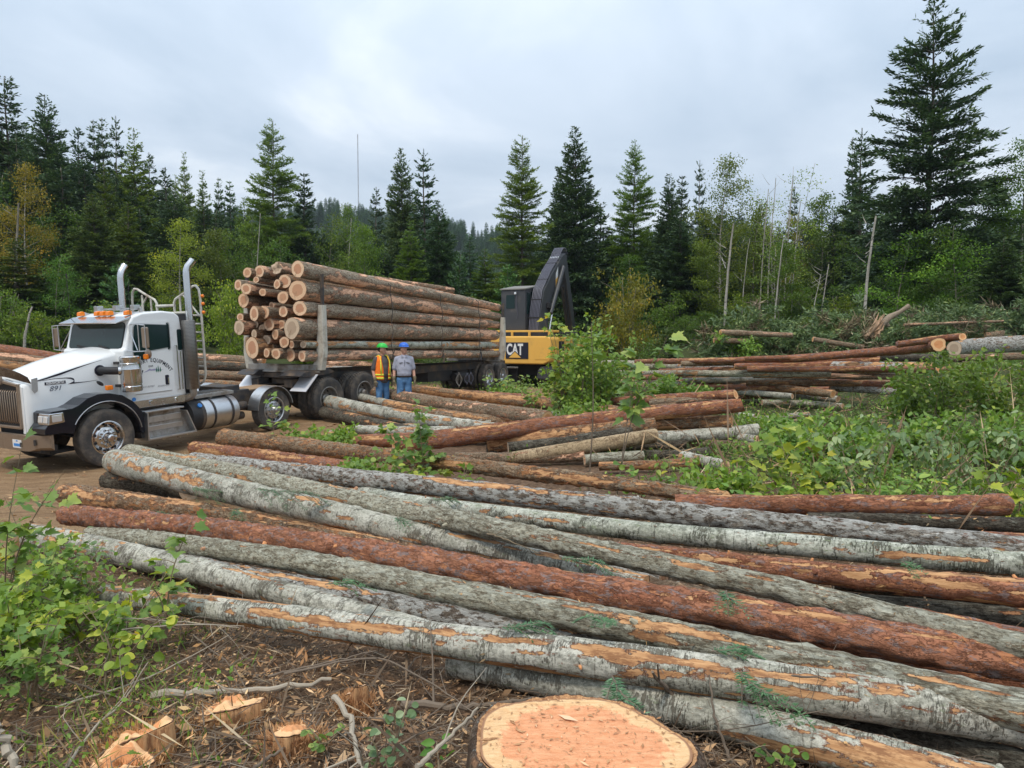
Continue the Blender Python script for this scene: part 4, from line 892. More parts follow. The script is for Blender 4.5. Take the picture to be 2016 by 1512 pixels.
for i in range(13):
    y = gw0 + .06 + i * (gw1 - gw0 - .12) / 12
    if bar_me is None:
        m = MB(); m.tube([(0, 0, .40), (-.03, 0, .44), (-.035, 0, .96), (0, 0, 1.0)], .013, 8); bar_me = m.mesh('grille_bar', M['brown_chrome'], True)
    o = link('grille_bar', bar_me, gr_); o.location = (-1.145, y, 0)
m = MB(); m.box((-1.19, CW, 1.17), (.05, .06, .15)); m.build('hood_emblem', M['brown_chrome'], truck, bevel=.01)
# smoked bug deflector over the nose
m = MB(); pts = []
for i in range(17):
    u = i / 16; y = .50 + u * (2 * CW - 1.0); c_ = math.sin(math.pi * u) ** .5
    pts.append(((-1.04 - .17 * c_), y, 1.12 + .13 * math.sin(math.pi * u) ** .8, 1.24 + .19 * math.sin(math.pi * u) ** .55))
vs = []
for x, y, z0, z1 in pts: vs += [(x, y, z0), (x - .05, y, z1), (x - .042, y, z1), (x + .008, y, z0)]
m.add(vs, [tuple(((i * 4 + k), (i * 4 + (k + 1) % 4), ((i + 1) * 4 + (k + 1) % 4), ((i + 1) * 4 + k)) for i in (0,) for k in (0,))[0]] if False else [((i * 4 + k), (i * 4 + (k + 1) % 4), ((i + 1) * 4 + (k + 1) % 4), ((i + 1) * 4 + k)) for i in range(16) for k in range(4)])
m.build('bug_deflector', mat_plain('smoked_acrylic', (0.07, 0.05, 0.04), 0.2, 0, .1, 4, dirt=(.2, .15, .11), dirtamt=.5), truck, True, angle=30)
m = MB()
for y in (.49, 2 * CW - .49): m.prism([(-1.03, 1.20), (-.93, 1.22), (-.94, .98), (-1.0, .94), (-1.04, 1.02)], 'y', y - .012, y + .006)
m.build('deflector_bracket', M['alu'], truck)
# bumper
m = MB(); pf = []
for u in np.linspace(0, 1, 13):
    y = .06 + u * (2 * CW - .12); e_ = min(u, 1 - u) * 12 * .19
    pf.append((y, -1.02 - .20 * min(1, (min(u, 1 - u) * (2 * CW - .12)) / .42) ** .8))
vs = []
for y, x in pf: vs += [(x, y, -.07 + (.06 if abs(y - CW) > .9 else 0)), (x, y, .21), (x + .05, y, .22), (x + .05, y, -.06)]
m.add(vs, [((i * 4 + k), (i * 4 + (k + 1) % 4), ((i + 1) * 4 + (k + 1) % 4), ((i + 1) * 4 + k)) for i in range(12) for k in range(4)] + [(0, 1, 2, 3), (48, 49, 50, 51)])
bp_ = m.build('bumper', M['brown_chrome'], truck, True, angle=40)
m = MB(); m.box((-1.15, .36, .09), (.03, .16, .10), Matrix.Rotation(-.42, 3, 'Z')); m.box((-1.228, .66, .04), (.012, .05, .08)); m.build('bumper_opening', M['steel_dark'], bp_)
m = MB(); m.box((-1.215, .80, .05), (.012, .30, .15)); lp = m.build('licence_plate', M['decal_white'], truck)
text_obj('WA', .035, M['decal_blue'], lp, 'lettering', Matrix(((0, 0, -1, -1.223), (-1, 0, 0, .80), (0, 1, 0, .10), (0, 0, 0, 1))))
m = MB(); m.box((-1.223, .80, .03), (.003, .22, .05)); m.build('plate_characters', M['decal_blue'], lp)
m = MB(); m.box((-.95, CW, -.05), (.3, 1.9, .1)); m.box((-.62, CW, -.16), (.5, 1.6, .06)); m.build('under_bumper_panel', M['matblack'], truck)
# fenders
def fender(y0, y1, side):
    outer = [(.84, -.02), (.80, .22), (.70, .44), (.55, .62), (.35, .76), (.1, .83), (-.12, .84), (-.32, .79), (-.50, .68), (-.62, .64), (-.98, .63), (-1.04, .60), (-1.05, .42), (-1.12, .34), (-1.13, .24)]
    inner = [(-.80, .22), (-.64, .18)] + [(.655 * math.cos(a), .655 * math.sin(a) + .0) for a in np.linspace(R(168), R(4), 15)] + [(.68, -.02)]
    m = MB(); m.prism(outer + inner, 'y', y0, y1)
    f = m.build('fender', M['black'], truck, bevel=.02)
    m = MB(); arc = [(.69 * math.cos(a), side, .69 * math.sin(a) + .0) for a in np.linspace(R(150), R(8), 20)]
    m.tube(arc, .009, 6); m.build('fender_trim', M['alu'], f, True)
    return f
fender(.02, .52, .012); fender(2 * CW - .52, 2 * CW - .02, 2 * CW - .012)
m = MB(); m.prism([(.66, .1), (.80, .2), (.80, -.14), (.70, -.14)], 'y', .06, .5); m.build('fender_skirt', M['matblack'], truck)
# headlight pods
for y in (.16, 2 * CW - .16):
    hl = MB(); hl.prism([(-1.075, .40), (-1.045, .60), (-.80, .60), (-.78, .42)], 'y', y - .17, y + .17); h_ = hl.build('headlight', M['chrome'], truck, bevel=.015)
    q = MB()
    for s_ in (-.08, .08):
        q = MB(); q.box((-1.072, y + s_, .495), (.02, .135, .12), Matrix.Rotation(.15, 3, 'Y')); q.build('lamp_lens', M['lens'], h_, bevel=.01)
    q = MB(); q.box((-.92, y - .175 if y < 1 else y + .175, .505), (.17, .012, .12)); q.build('side_lens', M['lens'], h_, bevel=.006)
# decal stripes on the hood side
def strip(pl, name, mat=None):
    """pl: list of (a, z, half thickness)"""
    m = MB(); n = len(pl)
    vs = [(a, hw(a) - .004, z + h) for a, z, h in pl] + [(a, hw(a) - .004, z - h) for a, z, h in pl]
    vs += [(a, hw(a) - .001, z) for a, z, h in pl]
    m.add(vs, [(i, i + 1, n + i + 1, n + i) for i in range(n - 1)]); return m.build(name, mat or M['decal'], hood)
strip([(-.98, 1.145, .002), (-.80, 1.175, .014), (-.5, 1.245, .020), (-.22, 1.325, .013), (.0, 1.38, .006), (.26, 1.44, .002)], 'side_stripe')
strip([(-.92, 1.145, .002), (-.6, 1.165, .005), (-.42, 1.16, .008), (-.33, 1.145, .014), (-.285, 1.12, .020), (-.275, 1.09, .024), (-.30, 1.062, .016), (-.36, 1.05, .006)], 'swoosh_decal')
strip([(-.40, 1.042, .002), (-.28, 1.052, .011), (-.1, 1.052, .006), (.14, 1.062, .002)], 'swoosh_decal')
b_ = MB(); aa = (-.79, -.43); b_.add([(aa[0], hw(aa[0]) - .006, 1.06), (aa[1], hw(aa[1]) - .006, 1.06), (aa[1], hw(aa[1]) - .006, 1.115), (aa[0], hw(aa[0]) - .006, 1.115)], [(0, 1, 2, 3)])
badge = b_.build('badge', M['decal'], hood)
th = math.atan(.09); RZ = Matrix.Rotation(-th, 4, 'Z')
def hoodtext(s_, size, a, z, **kw):
    mt = Matrix.Translation((a, hw(a) - .009, z)) @ RZ @ Matrix(((1, 0, 0, 0), (0, 0, -1, 0), (0, 1, 0, 0), (0, 0, 0, 1)))
    return text_obj(s_, size, kw.pop('mat', M['decal_white']), kw.pop('par', badge), 'lettering', mt, .001, **kw)
hoodtext('KENWORTH', .062, -.61, 1.087, bold=.002, sx=.86)
hoodtext('891', .125, -.62, .985, mat=mat_plain('number_blue_grey', (.10, .12, .16), .4), par=hood, shear=.3, sx=1.15)
# hood intake hole and elbow, side lamp
m = MB(); m.lathe([(.105, 0), (.105, .012), (.085, .016)], (.20, hw(.2), 1.24), (0, -1, 0), 24); m.build('intake_port', M['decal'], hood, True)
m = MB(); m.tube([(.20, hw(.2) + .05, 1.24), (.20, .30, 1.24), (.26, .16, 1.235), (.36, .06, 1.23), (.48, .02, 1.22)], .075, 16)
pipe = m.build('intake_elbow', M['matblack'], truck, True); m = MB(); m.lathe([(.085, 0), (.085, .05)], (.34, .075, 1.23), (.8, -.5, 0), 20); m.build('hose_clamp', M['chrome'], pipe, True)
m = MB(); m.lathe([(0, 0), (.175, 0), (.19, .02), (.19, .10), (.182, .11), (.182, .14), (.19, .15), (.19, .42), (.194, .43), (.19, .44), (.19, .54), (.182, .55), (.182, .585), (.19, .60), (.19, .66), (.17, .68), (0, .68)], (.53, -.02, .82), (0, 0, 1), 36)
ac = m.build('air_cleaner', M['chrome'], truck, True, angle=35)
m = MB(); m.box((.5, .2, .92), (.1, .4, .05)); m.box((.5, .2, 1.36), (.1, .4, .05)); m.build('mounting_bracket', M['steel_dark'], ac)
m = MB(); m.box((.13, .08, .93), (.12, .08, .085)); m.box((.19, .09, .92), (.04, .05, .05)); m.build('side_marker_lamp', M['orange_lens'], truck, bevel=.012)
m = MB(); m.ell((.02, .17, 1.02), (.08, .02, .035), 10, 6, Matrix.Rotation(.6, 3, 'Y')); m.build('mirror_bracket_foot', M['matblack'], truck, True)
# cab
prof = [(.53, .58), (.53, 1.60), (.60, 1.63), (.735, 2.14), (.80, 2.24), (1.00, 2.31), (1.45, 2.335), (1.72, 2.30), (1.83, 2.21), (1.86, 1.95), (1.86, .58)]
m = MB(); m.prism(prof, 'y', .20, 2 * CW - .20); cab = m.build('cab', M['white'], truck, bevel=.055)
cab.modifiers['bevel'].segments = 4; cab.data.polygons.foreach_set('use_smooth', [True] * len(cab.data.polygons)); cab.data.set_sharp_from_angle(angle=R(60))
def slant(u, v, off=0.0):
    """windscreen plane: u = y, v 0..1 bottom to top"""
    a0, z0, a1, z1 = .600, 1.63, .735, 2.14
    nx, nz = -(z1 - z0), (a1 - a0); L = math.hypot(nx, nz)
    return (a0 + (a1 - a0) * v + nx / L * off, u, z0 + (z1 - z0) * v + nz / L * off)
def rrect(u0, u1, v0, v1, r, ar, n=5):
    P_ = []
    for cx, cy, a0 in ((u1 - r, v1 - r / ar, 0), (u0 + r, v1 - r / ar, 90), (u0 + r, v0 + r / ar, 180), (u1 - r, v0 + r / ar, 270)):
        for k in range(n): a = R(a0 + 90 * k / (n - 1)); P_.append((cx + r * math.cos(a), cy + r / ar * math.sin(a)))
    return P_
def plate(poly, f0, f1, name, mat, parent, bevel=0):
    m = MB(); n = len(poly); m.add([f0(*p) for p in poly] + [f1(*p) for p in poly], [tuple(range(n)), tuple(range(n, 2 * n))[::-1]] + [(i, (i + 1) % n, n + (i + 1) % n, n + i) for i in range(n)]); return m.build(name, mat, parent, bevel=bevel)
ws = rrect(.33, 2 * CW - .33, -.02, .96, .10, .53)
plate(rrect(.31, 2 * CW - .31, -.05, .99, .11, .53), lambda u, v: slant(u, v, -.005), lambda u, v: slant(u, v, .010), 'windscreen_gasket', M['matblack'], cab)
wsg = plate(ws, lambda u, v: slant(u, v, .0), lambda u, v: slant(u, v, .016), 'windscreen', M['glass'], cab)
m = MB()
for y, dy in ((1.35, .42), (.66, .36)):
    m.bar(slant(y, -.02, .03), slant(y + dy, .06, .03), .012, .012); m.bar(slant(y + dy * .3, .02, .035), slant(y + dy * 1.1, .10, .03), .008, .02)
m.build('wiper', M['matblack'], wsg)
m = MB(); m.prism([(.47, 2.14), (.75, 2.24), (.79, 2.255), (.80, 2.235), (.76, 2.20), (.48, 2.12)], 'y', .24, 2 * CW - .24); m.build('sun_visor', M['chrome'], truck, bevel=.006)
for y in (.42, 1.02, 1.22, 1.42, 2 * CW - .42):
    m = MB(); m.prism([(.80, 2.27), (.81, 2.34), (.90, 2.355), (.99, 2.32), (1.08, 2.30)], 'y', y - .055, y + .055); q = m.build('marker_lamp_base', M['alu'], truck)
    m = MB(); m.prism([(.785, 2.275), (.795, 2.35), (.86, 2.37), (.90, 2.35), (.90, 2.28)], 'y', y - .06, y + .06); q2 = m.build('marker_lamp', M['orange_lens'], truck, bevel=.01)
m = MB(); m.bar((1.15, .45, 2.40), (1.15, 2.0, 2.40), .03, .03)
for y in (.55, 1.15, 1.8): m.box((1.1, y, 2.42), (.14, .12, .10))
m.box((1.15, .45, 2.36), (.05, .05, .1)); m.box((1.15, 2.0, 2.36), (.05, .05, .1)); m.build('roof_light_bar', M['alu'], truck, bevel=.008)
m = MB(); m.tube([(.78, .26, 1.95), (.78, .24, 2.3), (.80, .24, 2.95)], .006, 5); m.build('radio_aerial', M['matblack'], truck)
m = MB(); m.tube([(.75, 2.25, 1.95), (.78, 2.3, 3.1)], .006, 5); m.box((.78, 2.3, 3.12), (.02, .02, .08)); m.build('radio_aerial', M['matblack'], truck)
# door
yd = .20
def dpl(o_): return lambda a, z: (a, yd - o_, z)
door = plate(rrect(.70, 1.60, .66, 2.13, .07, 1), dpl(-.02), dpl(.010), 'door', M['white'], cab, bevel=.006)
plate([(.725, 1.60), (.775, 2.05), (.80, 2.095), (.85, 2.11)] + rrect(.9, 1.575, 1.53, 2.11, .05, 1)[0:5] + rrect(.9, 1.575, 1.53, 2.11, .05, 1)[15:20] + [(1.04, 1.535), (1.0, 1.37), (.74, 1.37)], dpl(.0), dpl(.014), 'window_frame', M['alu'], door)
plate([(.745, 1.60), (.795, 2.04), (.83, 2.09), (.87, 2.095)] + rrect(.9, 1.555, 1.55, 2.095, .05, 1)[0:5] + rrect(.9, 1.555, 1.55, 2.095, .05, 1)[15:20] + [(1.02, 1.55), (.98, 1.39), (.76, 1.39)], dpl(.0), dpl(.018), 'side_window', M['glass'], door)
plate(rrect(1.39, 1.475, .84, 1.04, .02, 1), dpl(.0), dpl(.014), 'handle_recess', M['decal'], door)
m = MB(); m.box((1.445, yd - .03, .93), (.025, .025, .12)); m.build('door_handle', M['chrome'], door, bevel=.005)
for z in (.72,):
    m = MB(); m.box((1.12, yd - .014, z), (.8, .02, .018)); m.build('door_trim', M['alu'], door)
m = MB(); m.tube([(1.67, .14, .72), (1.67, .14, 1.62)], .014, 8); m.tube([(1.67, .14, .72), (1.67, .22, .72)], .012, 6); m.tube([(1.67, .14, 1.62), (1.67, .22, 1.62)], .012, 6); m.tube([(1.745, .14, .72), (1.745, .14, 1.5)], .012, 8)
m.build('grab_rail', M['chrome'], cab, True)
plate(rrect(1.74, 1.84, 1.52, 1.95, .03, 1), dpl(.0), dpl(.008), 'rear_quarter_window', M['glass'], cab)
text_obj('NEWPORT EQUIPMENT', .108, M['decal'], door, 'lettering', nearside(1.09, yd - .013, 1.335), .001, arc=.50, sx=.82, bold=.0015)
text_obj('ENT.', .055, M['decal'], door, 'lettering', nearside(1.10, yd - .013, 1.245), .001)
text_obj('US DOT 857087', .052, M['decal_grey'], door, 'lettering', nearside(.96, yd - .013, .845), .001, shear=.2)
text_obj('055000-GW', .052, M['decal_grey'], door, 'lettering', nearside(1.34, yd - .013, .83), .001, shear=.2)
m = MB(); m.add([(x, yd - .013, z) for x, z in [(.92, 1.135), (1.0, 1.165), (1.06, 1.20), (1.10, 1.185), (1.17, 1.19), (1.24, 1.17), (1.38, 1.155), (1.24, 1.15), (1.12, 1.155), (1.05, 1.16), (.98, 1.14)]], [tuple(range(11))]); m.build('mountain_logo', M['decal_lilac'], door)
m = MB()
for x, h in ((1.21, .09), (1.25, .12), (1.295, .09)):
    for k in range(3): zz = 1.13 + h * .28 * k; ww = .022 * (1 - k * .22); m.add([(x - ww, yd - .0145, zz), (x + ww, yd - .0145, zz), (x, yd - .0145, zz + h * .5)], [(0, 1, 2)])
    m.add([(x - .003, yd - .014, 1.105), (x + .003, yd - .014, 1.105), (x + .003, yd - .014, 1.14), (x - .003, yd - .014, 1.14)], [(0, 1, 2, 3)])
m.build('pine_logo', M['decal_green'], door)
m = MB(); m.add([(x, yd - .0145, z) for x, z in [(.80, 1.145), (.88, 1.15), (.905, 1.19), (.925, 1.175), (.915, 1.15), (.90, 1.13), (.895, 1.09), (.885, 1.12), (.82, 1.12), (.81, 1.09), (.80, 1.12)]], [tuple(range(11))]); m.build('elk_logo', M['decal'], door)
m = MB(); m.lathe([(.04, 0), (.04, .006)], (.68, .19, .63), (0, -1, 0), 16); m.build('round_sticker', M['decal_blue'], cab)
m = MB(); m.box((1.17, .21, .52), (1.26, .06, .15)); rk = m.build('rocker_panel', M['chrome'], truck, bevel=.004)
for a in (1.03, 1.60): m = MB(); m.lathe([(.045, 0), (.045, .012), (.035, .03), (0, .032)], (a, .18, .53), (0, -1, 0), 18); m.build('round_lamp', M['chrome'], rk, True)
m = MB(); m.box((1.2, CW, .48), (1.5, 1.9, .16)); m.build('cab_floor', M['steel_dark'], truck)
# mirrors
def mirror(s_):
    f = (lambda y: y) if s_ < 0 else (lambda y: 2 * CW - y)
    mr = bpy.data.objects.new('mirror', None); COL.objects.link(mr); mr.parent = truck
    m = MB(); m.box((.70, f(-.30), 1.84), (.05, .19, .40)); m.build('mirror_head', M['brown_chrome'], mr, bevel=.03)
    m = MB(); m.lathe([(0, 0), (.09, 0), (.10, .02), (.05, .05), (0, .055)], (.80, f(-.22), 1.52), (-1, 0, 0), 22); m.build('convex_mirror', M['brown_chrome'], mr, True)
    m = MB(); m.tube([(.74, f(.22), 2.09), (.68, f(-.05), 2.10), (.66, f(-.36), 2.08)], .011, 6); m.tube([(.62, f(.30), 1.585), (.64, f(-.05), 1.575), (.66, f(-.36), 1.585)], .011, 6)
    m.tube([(.66, f(-.36), 2.08), (.66, f(-.36), 1.585)], .010, 6); m.tube([(.66, f(-.15), 2.09), (.66, f(-.15), 1.58)], .010, 6); m.tube([(.72, f(.23), 2.02), (.65, f(-.1), 1.6)], .009, 6)
    m.build('mirror_bracket', M['alu'], mr, True)
    m = MB(); m.box((.72, f(-.24), 1.47), (.06, .11, .10)); m.build('turn_lamp', M['orange_lens'], mr, bevel=.02)
mirror(-1); mirror(1)
# stacks
def stack(y, s_):
    st = bpy.data.objects.new('exhaust_stack', None); COL.objects.link(st); st.parent = truck
    m = MB(); m.tube([(1.99, y, 1.9), (1.99, y, 3.08), (2.0, y, 3.15), (2.03, y - .01 * s_, 3.23), (2.10, y - .03 * s_, 3.31), (2.14, y - .04 * s_, 3.36)], [.07, .07, .07, .07, .07, .075], 20, False); m.build('pipe', M['chrome'], st, True)
    m = MB(); m.lathe([(.12, 0), (.135, .02), (.135, 1.40), (.12, 1.43)], (1.95, y, .70), (0, 0, 1), 40); sh = m.build('heat_shield', None, st, True)
    k = N('perforated_steel'); ob = k.n('ShaderNodeTexCoord').outputs['Object']; sx = k.n('ShaderNodeSeparateXYZ')
    sb = k.n('ShaderNodeVectorMath', operation='SUBTRACT'); k.put(sb.inputs[0], ob); sb.inputs[1].default_value = (1.95, y, 0); k.put(sx.inputs[0], sb.outputs[0])
    an = k.math('MULTIPLY', k.math('ARCTAN2', sx.outputs[1], sx.outputs[0]), 36 / 6.28318); zz = k.math('MULTIPLY', sx.outputs[2], 36)
    row = k.math('FLOOR', zz); an = k.math('ADD', an, k.math('MULTIPLY', k.math('FLOORED_MODULO', row, 2.0), 0.5))
    du = k.math('SUBTRACT', k.math('FRACT', an), .5); dv = k.math('SUBTRACT', k.math('FRACT', zz), .5)
    rr_ = k.math('SQRT', k.math('ADD', k.math('MULTIPLY', du, du), k.math('MULTIPLY', dv, dv)))
    hole = k.step(rr_, .24, .32, 1, 0)
    c = k.mix(hole, (.27, .255, .235), (.012, .012, .012)); k.bsdf(c, .35, k.math('SUBTRACT', 1.0, hole), k.bump(hole, .6, -.004), .4)
    sh.data.materials.clear(); sh.data.materials.append(k.m)
    m = MB(); m.tube([(1.95, y, .70), (1.95, y, .60), (1.93, y + .05 * s_, .54), (1.85, y + .14 * s_, .50), (1.7, y + .3 * s_, .48)], .075, 14); m.build('elbow', M['dirtyalu'], st, True)
stack(.09, 1); stack(2 * CW - .09, -1)
# headache rack
m = MB(); r_ = .026
for f in ((lambda y: y), (lambda y: 2 * CW - y)):
    m.tube([(2.2, f(.42), .80), (2.2, f(.16), .78), (2.22, f(.07), .84), (2.25, f(.05), .98), (2.25, f(.05), 2.60), (2.25, f(.08), 2.76), (2.25, f(.16), 2.84), (2.25, f(.26), 2.83), (2.25, f(.60), 2.68), (2.25, f(.86), 2.58), (2.25, f(.92), 2.50), (2.25, f(.92), 2.28)], r_, 10)
    for z in (.96, 1.14, 1.32, 1.50, 1.68, 1.86, 2.04, 2.22): m.tube([(2.25, f(.05), z), (2.25, f(.42), z)], .018, 8)
    m.tube([(2.25, f(.42), .5), (2.25, f(.42), 2.70)], .022, 8); m.tube([(2.25, f(.10), 2.20), (2.25, f(.60), 2.66)], .018, 8); m.tube([(2.25, f(.72), 2.28), (2.25, f(.72), 2.62)], .02, 8)
m.tube([(2.25, .4, 2.28), (2.25, 2 * CW - .4, 2.28)], .03, 8); m.tube([(2.25, .9, 2.44), (2.25, 2 * CW - .9, 2.44)], .03, 8)
rack = m.build('headache_rack', M['stake'], truck, True)
m = MB(); m.box((2.26, CW, 1.4), (.03, 1.4, 1.7)); m.build('rack_mesh_panel', M['matblack'], truck)
for z in (2.62, 2.46, 2.28): m = MB(); m.lathe([(0, 0), (.035, 0), (.035, .03), (.02, .05), (0, .05)], (2.28, .03, z), (0, -1, .0), 14); m.build('amber_lamp', M['orange_lens'], rack, True)
# step box and battery box
m = MB(); m.prism([(.76, .36), (.76, -.17), (1.83, -.17), (1.62, .30), (1.60, .36)], 'y', .10, .62); sb_ = m.build('step_box', M['dirtyalu'], truck, bevel=.008)
m = MB(); m.box((1.30, .03, -.165), (1.06, .22, .035)); m.box((1.20, .09, .02), (.86, .02, .10)); m.box((1.18, .085, .20), (.84, .03, .12)); m.box((1.17, .09, .375), (.86, .28, .03)); m.build('step_tread', M['alu'], sb_, bevel=.005)
m = MB(); m.prism([(.76, .36), (.735, -.18), (.765, -.18), (.785, .36)], 'y', -.08, .2); m.prism([(1.82, -.18), (1.62, .30), (1.65, .30), (1.845, -.18)], 'y', -.08, .2); m.build('step_end_plate', M['alu'], sb_)
# fuel tank
m = MB(); m.lathe([(0, 0), (.29, 0), (.325, .02), (.33, .05), (.33, 1.15), (.32, 1.18), (.29, 1.20), (0, 1.21)], (1.88, .36, .10), (1, 0, 0), 48); tk = m.build('fuel_tank', M['alu'], truck, True, angle=35)
for a in (2.42, 2.88): m = MB(); m.lathe([(.336, -.028), (.342, -.02), (.342, .02), (.336, .028)], (a, .36, .10), (1, 0, 0), 48, True); m.build('tank_strap', M['steel_dark'], tk, True)
m = MB(); m.lathe([(.332, -.05), (.334, .05)], (2.14, .36, .10), (1, 0, 0), 40); m.build('tank_band', M['steel_dark'], tk, True)
m = MB(); m.lathe([(.332, 0), (.333, .24)], (1.87, .36, .10), (1, 0, 0), 40); m.build('tank_front_shroud', M['matblack'], tk, True)
m = MB(); m.lathe([(0, 0), (.05, 0), (.05, .03), (0, .035)], (2.05 + .02, .10, .32), (0, -.78, .62), 18); m.build('filler_cap', M['decal_blue'], tk, True)
m = MB(); m.lathe([(0, 0), (.045, 0), (.045, .04), (0, .045)], (2.55, .36, .43), (0, 0, 1), 16); m.build('filler_neck', M['alu'], tk, True)
m = MB(); m.box((2.58, .58, .52), (.98, .62, .035)); m.box((2.6, .27, .49), (1.0, .02, .07)); m.build('deck_plate', M['dirtyalu'], truck, bevel=.006)
m = MB()
for a in np.arange(2.15, 3.05, .09): m.box((a, .58, .541), (.03, .56, .006))
m.build('deck_tread', M['steel_dark'], truck)
m = MB(); m.box((3.3, 1.0, .42), (.5, .8, .34)); m.box((3.55, .68, .30), (.5, .2, .34)); m.box((3.15, .55, .05), (.35, .35, .25)); m.tube([(3.2, .5, -.1), (3.5, .5, -.1)], .09, 12); m.tube([(3.2, .45, .12), (3.55, .45, .12)], .10, 12)
m.build('air_tank', M['steel_dark'], truck, bevel=.01)
m = MB(); m.box((4.2, 1.19, .41), (1.3, .78, .02)); m.build('frame_deck_board', mat_plain('dusty_wood', (.33, .22, .13), .9, 0, .2, 5), truck)
m = MB(); m.tube([(2.4, 1.6, .5), (2.9, 1.9, .62), (3.5, 1.95, .56)], .07, 8); m.prism([(2.35, .45), (2.45, .72), (2.9, .80), (3.4, .74), (3.6, .6), (3.0, .62), (2.7, .45)], 'y', 2.0, 2.3); m.build('far_side_fender', M['white'], truck, bevel=.02)
# wheels
wheel(truck, (0, .15, 0), -1, .545, .28, .31, 'steer'); wheel(truck, (0, 2 * CW - .15, 0), 1, .545, .28, .31, 'steer')
wheel(truck, (4.03, .15, -.03), -1, .485, .27, .29, 'steer', 'alu'); wheel(truck, (4.03, 2 * CW - .15, -.03), 1, .485, .27, .29, 'steer', 'alu')
for a in (5.82, 7.15):
    wheel(truck, (a, .14, 0), -1, .54, .26, .30, 'drive', 'dirtyalu', True); wheel(truck, (a, .47, 0), -1, .54, .26, .30, 'steer', 'dirtyalu', True)
    wheel(truck, (a, 2 * CW - .14, 0), 1, .54, .26, .30, 'drive', 'dirtyalu', True); wheel(truck, (a, 2 * CW - .47, 0), 1, .54, .26, .30, 'steer', 'dirtyalu', True)
for f in ((lambda y: y), (lambda y: 2 * CW - y)):
    m = MB(); vs = []
    for i, a in enumerate(np.linspace(R(178), R(8), 18)):
        for rr_, yy in ((.53, -.03), (.53, .32), (.515, .32), (.515, -.03)): vs.append((4.03 + rr_ * math.cos(a), f(yy), -.0 + rr_ * math.sin(a)))
    m.add(vs, [((i * 4 + k), (i * 4 + (k + 1) % 4), ((i + 1) * 4 + (k + 1) % 4), ((i + 1) * 4 + k)) for i in range(17) for k in range(4)] + [(0, 1, 2, 3), (68, 69, 70, 71)]); m.build('lift_axle_fender', M['alu'], truck, True, angle=35)
    m = MB(); c0 = [(4.98, .28), (5.42, .66)]
    m.add([(c0[0][0], f(-.02), c0[0][1]), (c0[0][0], f(.52), c0[0][1]), (c0[1][0], f(.52), c0[1][1]), (c0[1][0], f(-.02), c0[1][1])] + [(c0[0][0] + .012, f(-.02), c0[0][1] - .012), (c0[0][0] + .012, f(.52), c0[0][1] - .012), (c0[1][0] + .012, f(.52), c0[1][1] - .012), (c0[1][0] + .012, f(-.02), c0[1][1] - .012)], [(0, 1, 2, 3), (7, 6, 5, 4), (0, 4, 5, 1), (1, 5, 6, 2), (2, 6, 7, 3), (3, 7, 4, 0)])
    m.build('drive_axle_guard', mat_plain('bare_aluminium_sheet', (.68, .69, .72), .45, .25, .06, 3), truck)
m = MB(); m.box((5.2, .62, .45), (.35, .25, .2)); m.box((5.2, 1.8, .45), (.35, .25, .2)); m.prism([(4.9, .66), (5.1, .76), (5.9, .76), (6.1, .66), (5.8, .62), (5.1, .62)], 'y', .05, .75); m.prism([(4.9, .66), (5.1, .76), (5.9, .76), (6.1, .66), (5.8, .62), (5.1, .62)], 'y', 1.7, 2.35); m.box((5.7, 1.19, .62), (.9, 1.3, .12)); m.box((5.7, 1.19, .50), (.7, .7, .2)); m.build('bunk_turntable', M['steel_dark'], truck, bevel=.01)

# ------------------------------------------------------------------ the trailer; local x along the load, y away, z up from world z of the stake foot
F0 = np.array([-4.72, 19.0]); dd = np.array([4.37, 10.0]); LB = float(np.hypot(*dd)); dd = dd / LB; dn = np.array([-dd[1], dd[0]])
ML = Matrix(((dd[0], dn[0], 0, F0[0]), (dd[1], dn[1], 0, F0[1]), (0, 0, 1, 0), (0, 0, 0, 1)))
trailer = empty('log_trailer', mat=ML, label='log trailer with cream stakes carrying the big log load', cat='trailer')
TW = 2.36
def stakes(x, zb_, z1, z2, ext):
    for y, s_ in ((0.0, 1), (TW, -1)):
        m = MB(); m.prism([(y - .02 * s_, zb_ - .02), (y + .30 * s_, zb_ - .02), (y + .13 * s_, zb_ + .35), (y + .06 * s_, z1), (y - .07 * s_, z1), (y - .10 * s_, zb_ + .4)], 'x', x - .09, x + .09); st = m.build('stake', M['stake'], trailer, bevel=.015)
        m = MB(); m.prism([(y - .075 * s_, zb_ + .3), (y - .11 * s_, zb_ + .3), (y - .085 * s_, z1), (y - .06 * s_, z1)], 'x', x - .04, x + .04); m.build('stake_rib', M['stake'], st)
        m = MB(); m.box((x, y - .01 * s_, (z1 + ext) / 2), (.07, .07, ext - z1)); m.build('stake_extension', M['steel_dark'], trailer)
    m = MB(); m.box((x, TW / 2, zb_ + .02), (.30, TW - .2, .20)); m.box((x, TW / 2, zb_ - .06), (.42, TW - .1, .05)); m.build('bunk', M['dirtyalu'], trailer, bevel=.012)
stakes(0, .86, 2.46, 2.6, 3.22); stakes(LB, .84, 2.42, 2.6, 2.95)
m = MB(); m.bar((.3, TW / 2, .70), (LB - 1, TW / 2, .62), .26, .26); m.build('reach_beam', M['steel_dark'], trailer, bevel=.01)
m = MB()
for y in (.72, TW - .72): m.bar((4.6, y, .62), (LB + 1.7, y, .62), .10, .24)
for x in (4.8, 6.4, 8.0, 9.4, 10.9, 12.4): m.box((x, TW / 2, .6), (.1, 1.0, .16))
m.box((LB, TW / 2, .74), (.7, 1.1, .12)); m.box((1.9, .7, .64), (2.4, .10, .18)); m.build('trailer_frame', M['steel_dark'], trailer)
def tl(p): v = np.array(p[:2]) - F0; return float(v @ dd), float(v @ dn)
wx, wy = tl(P(965, 743, 28.5))
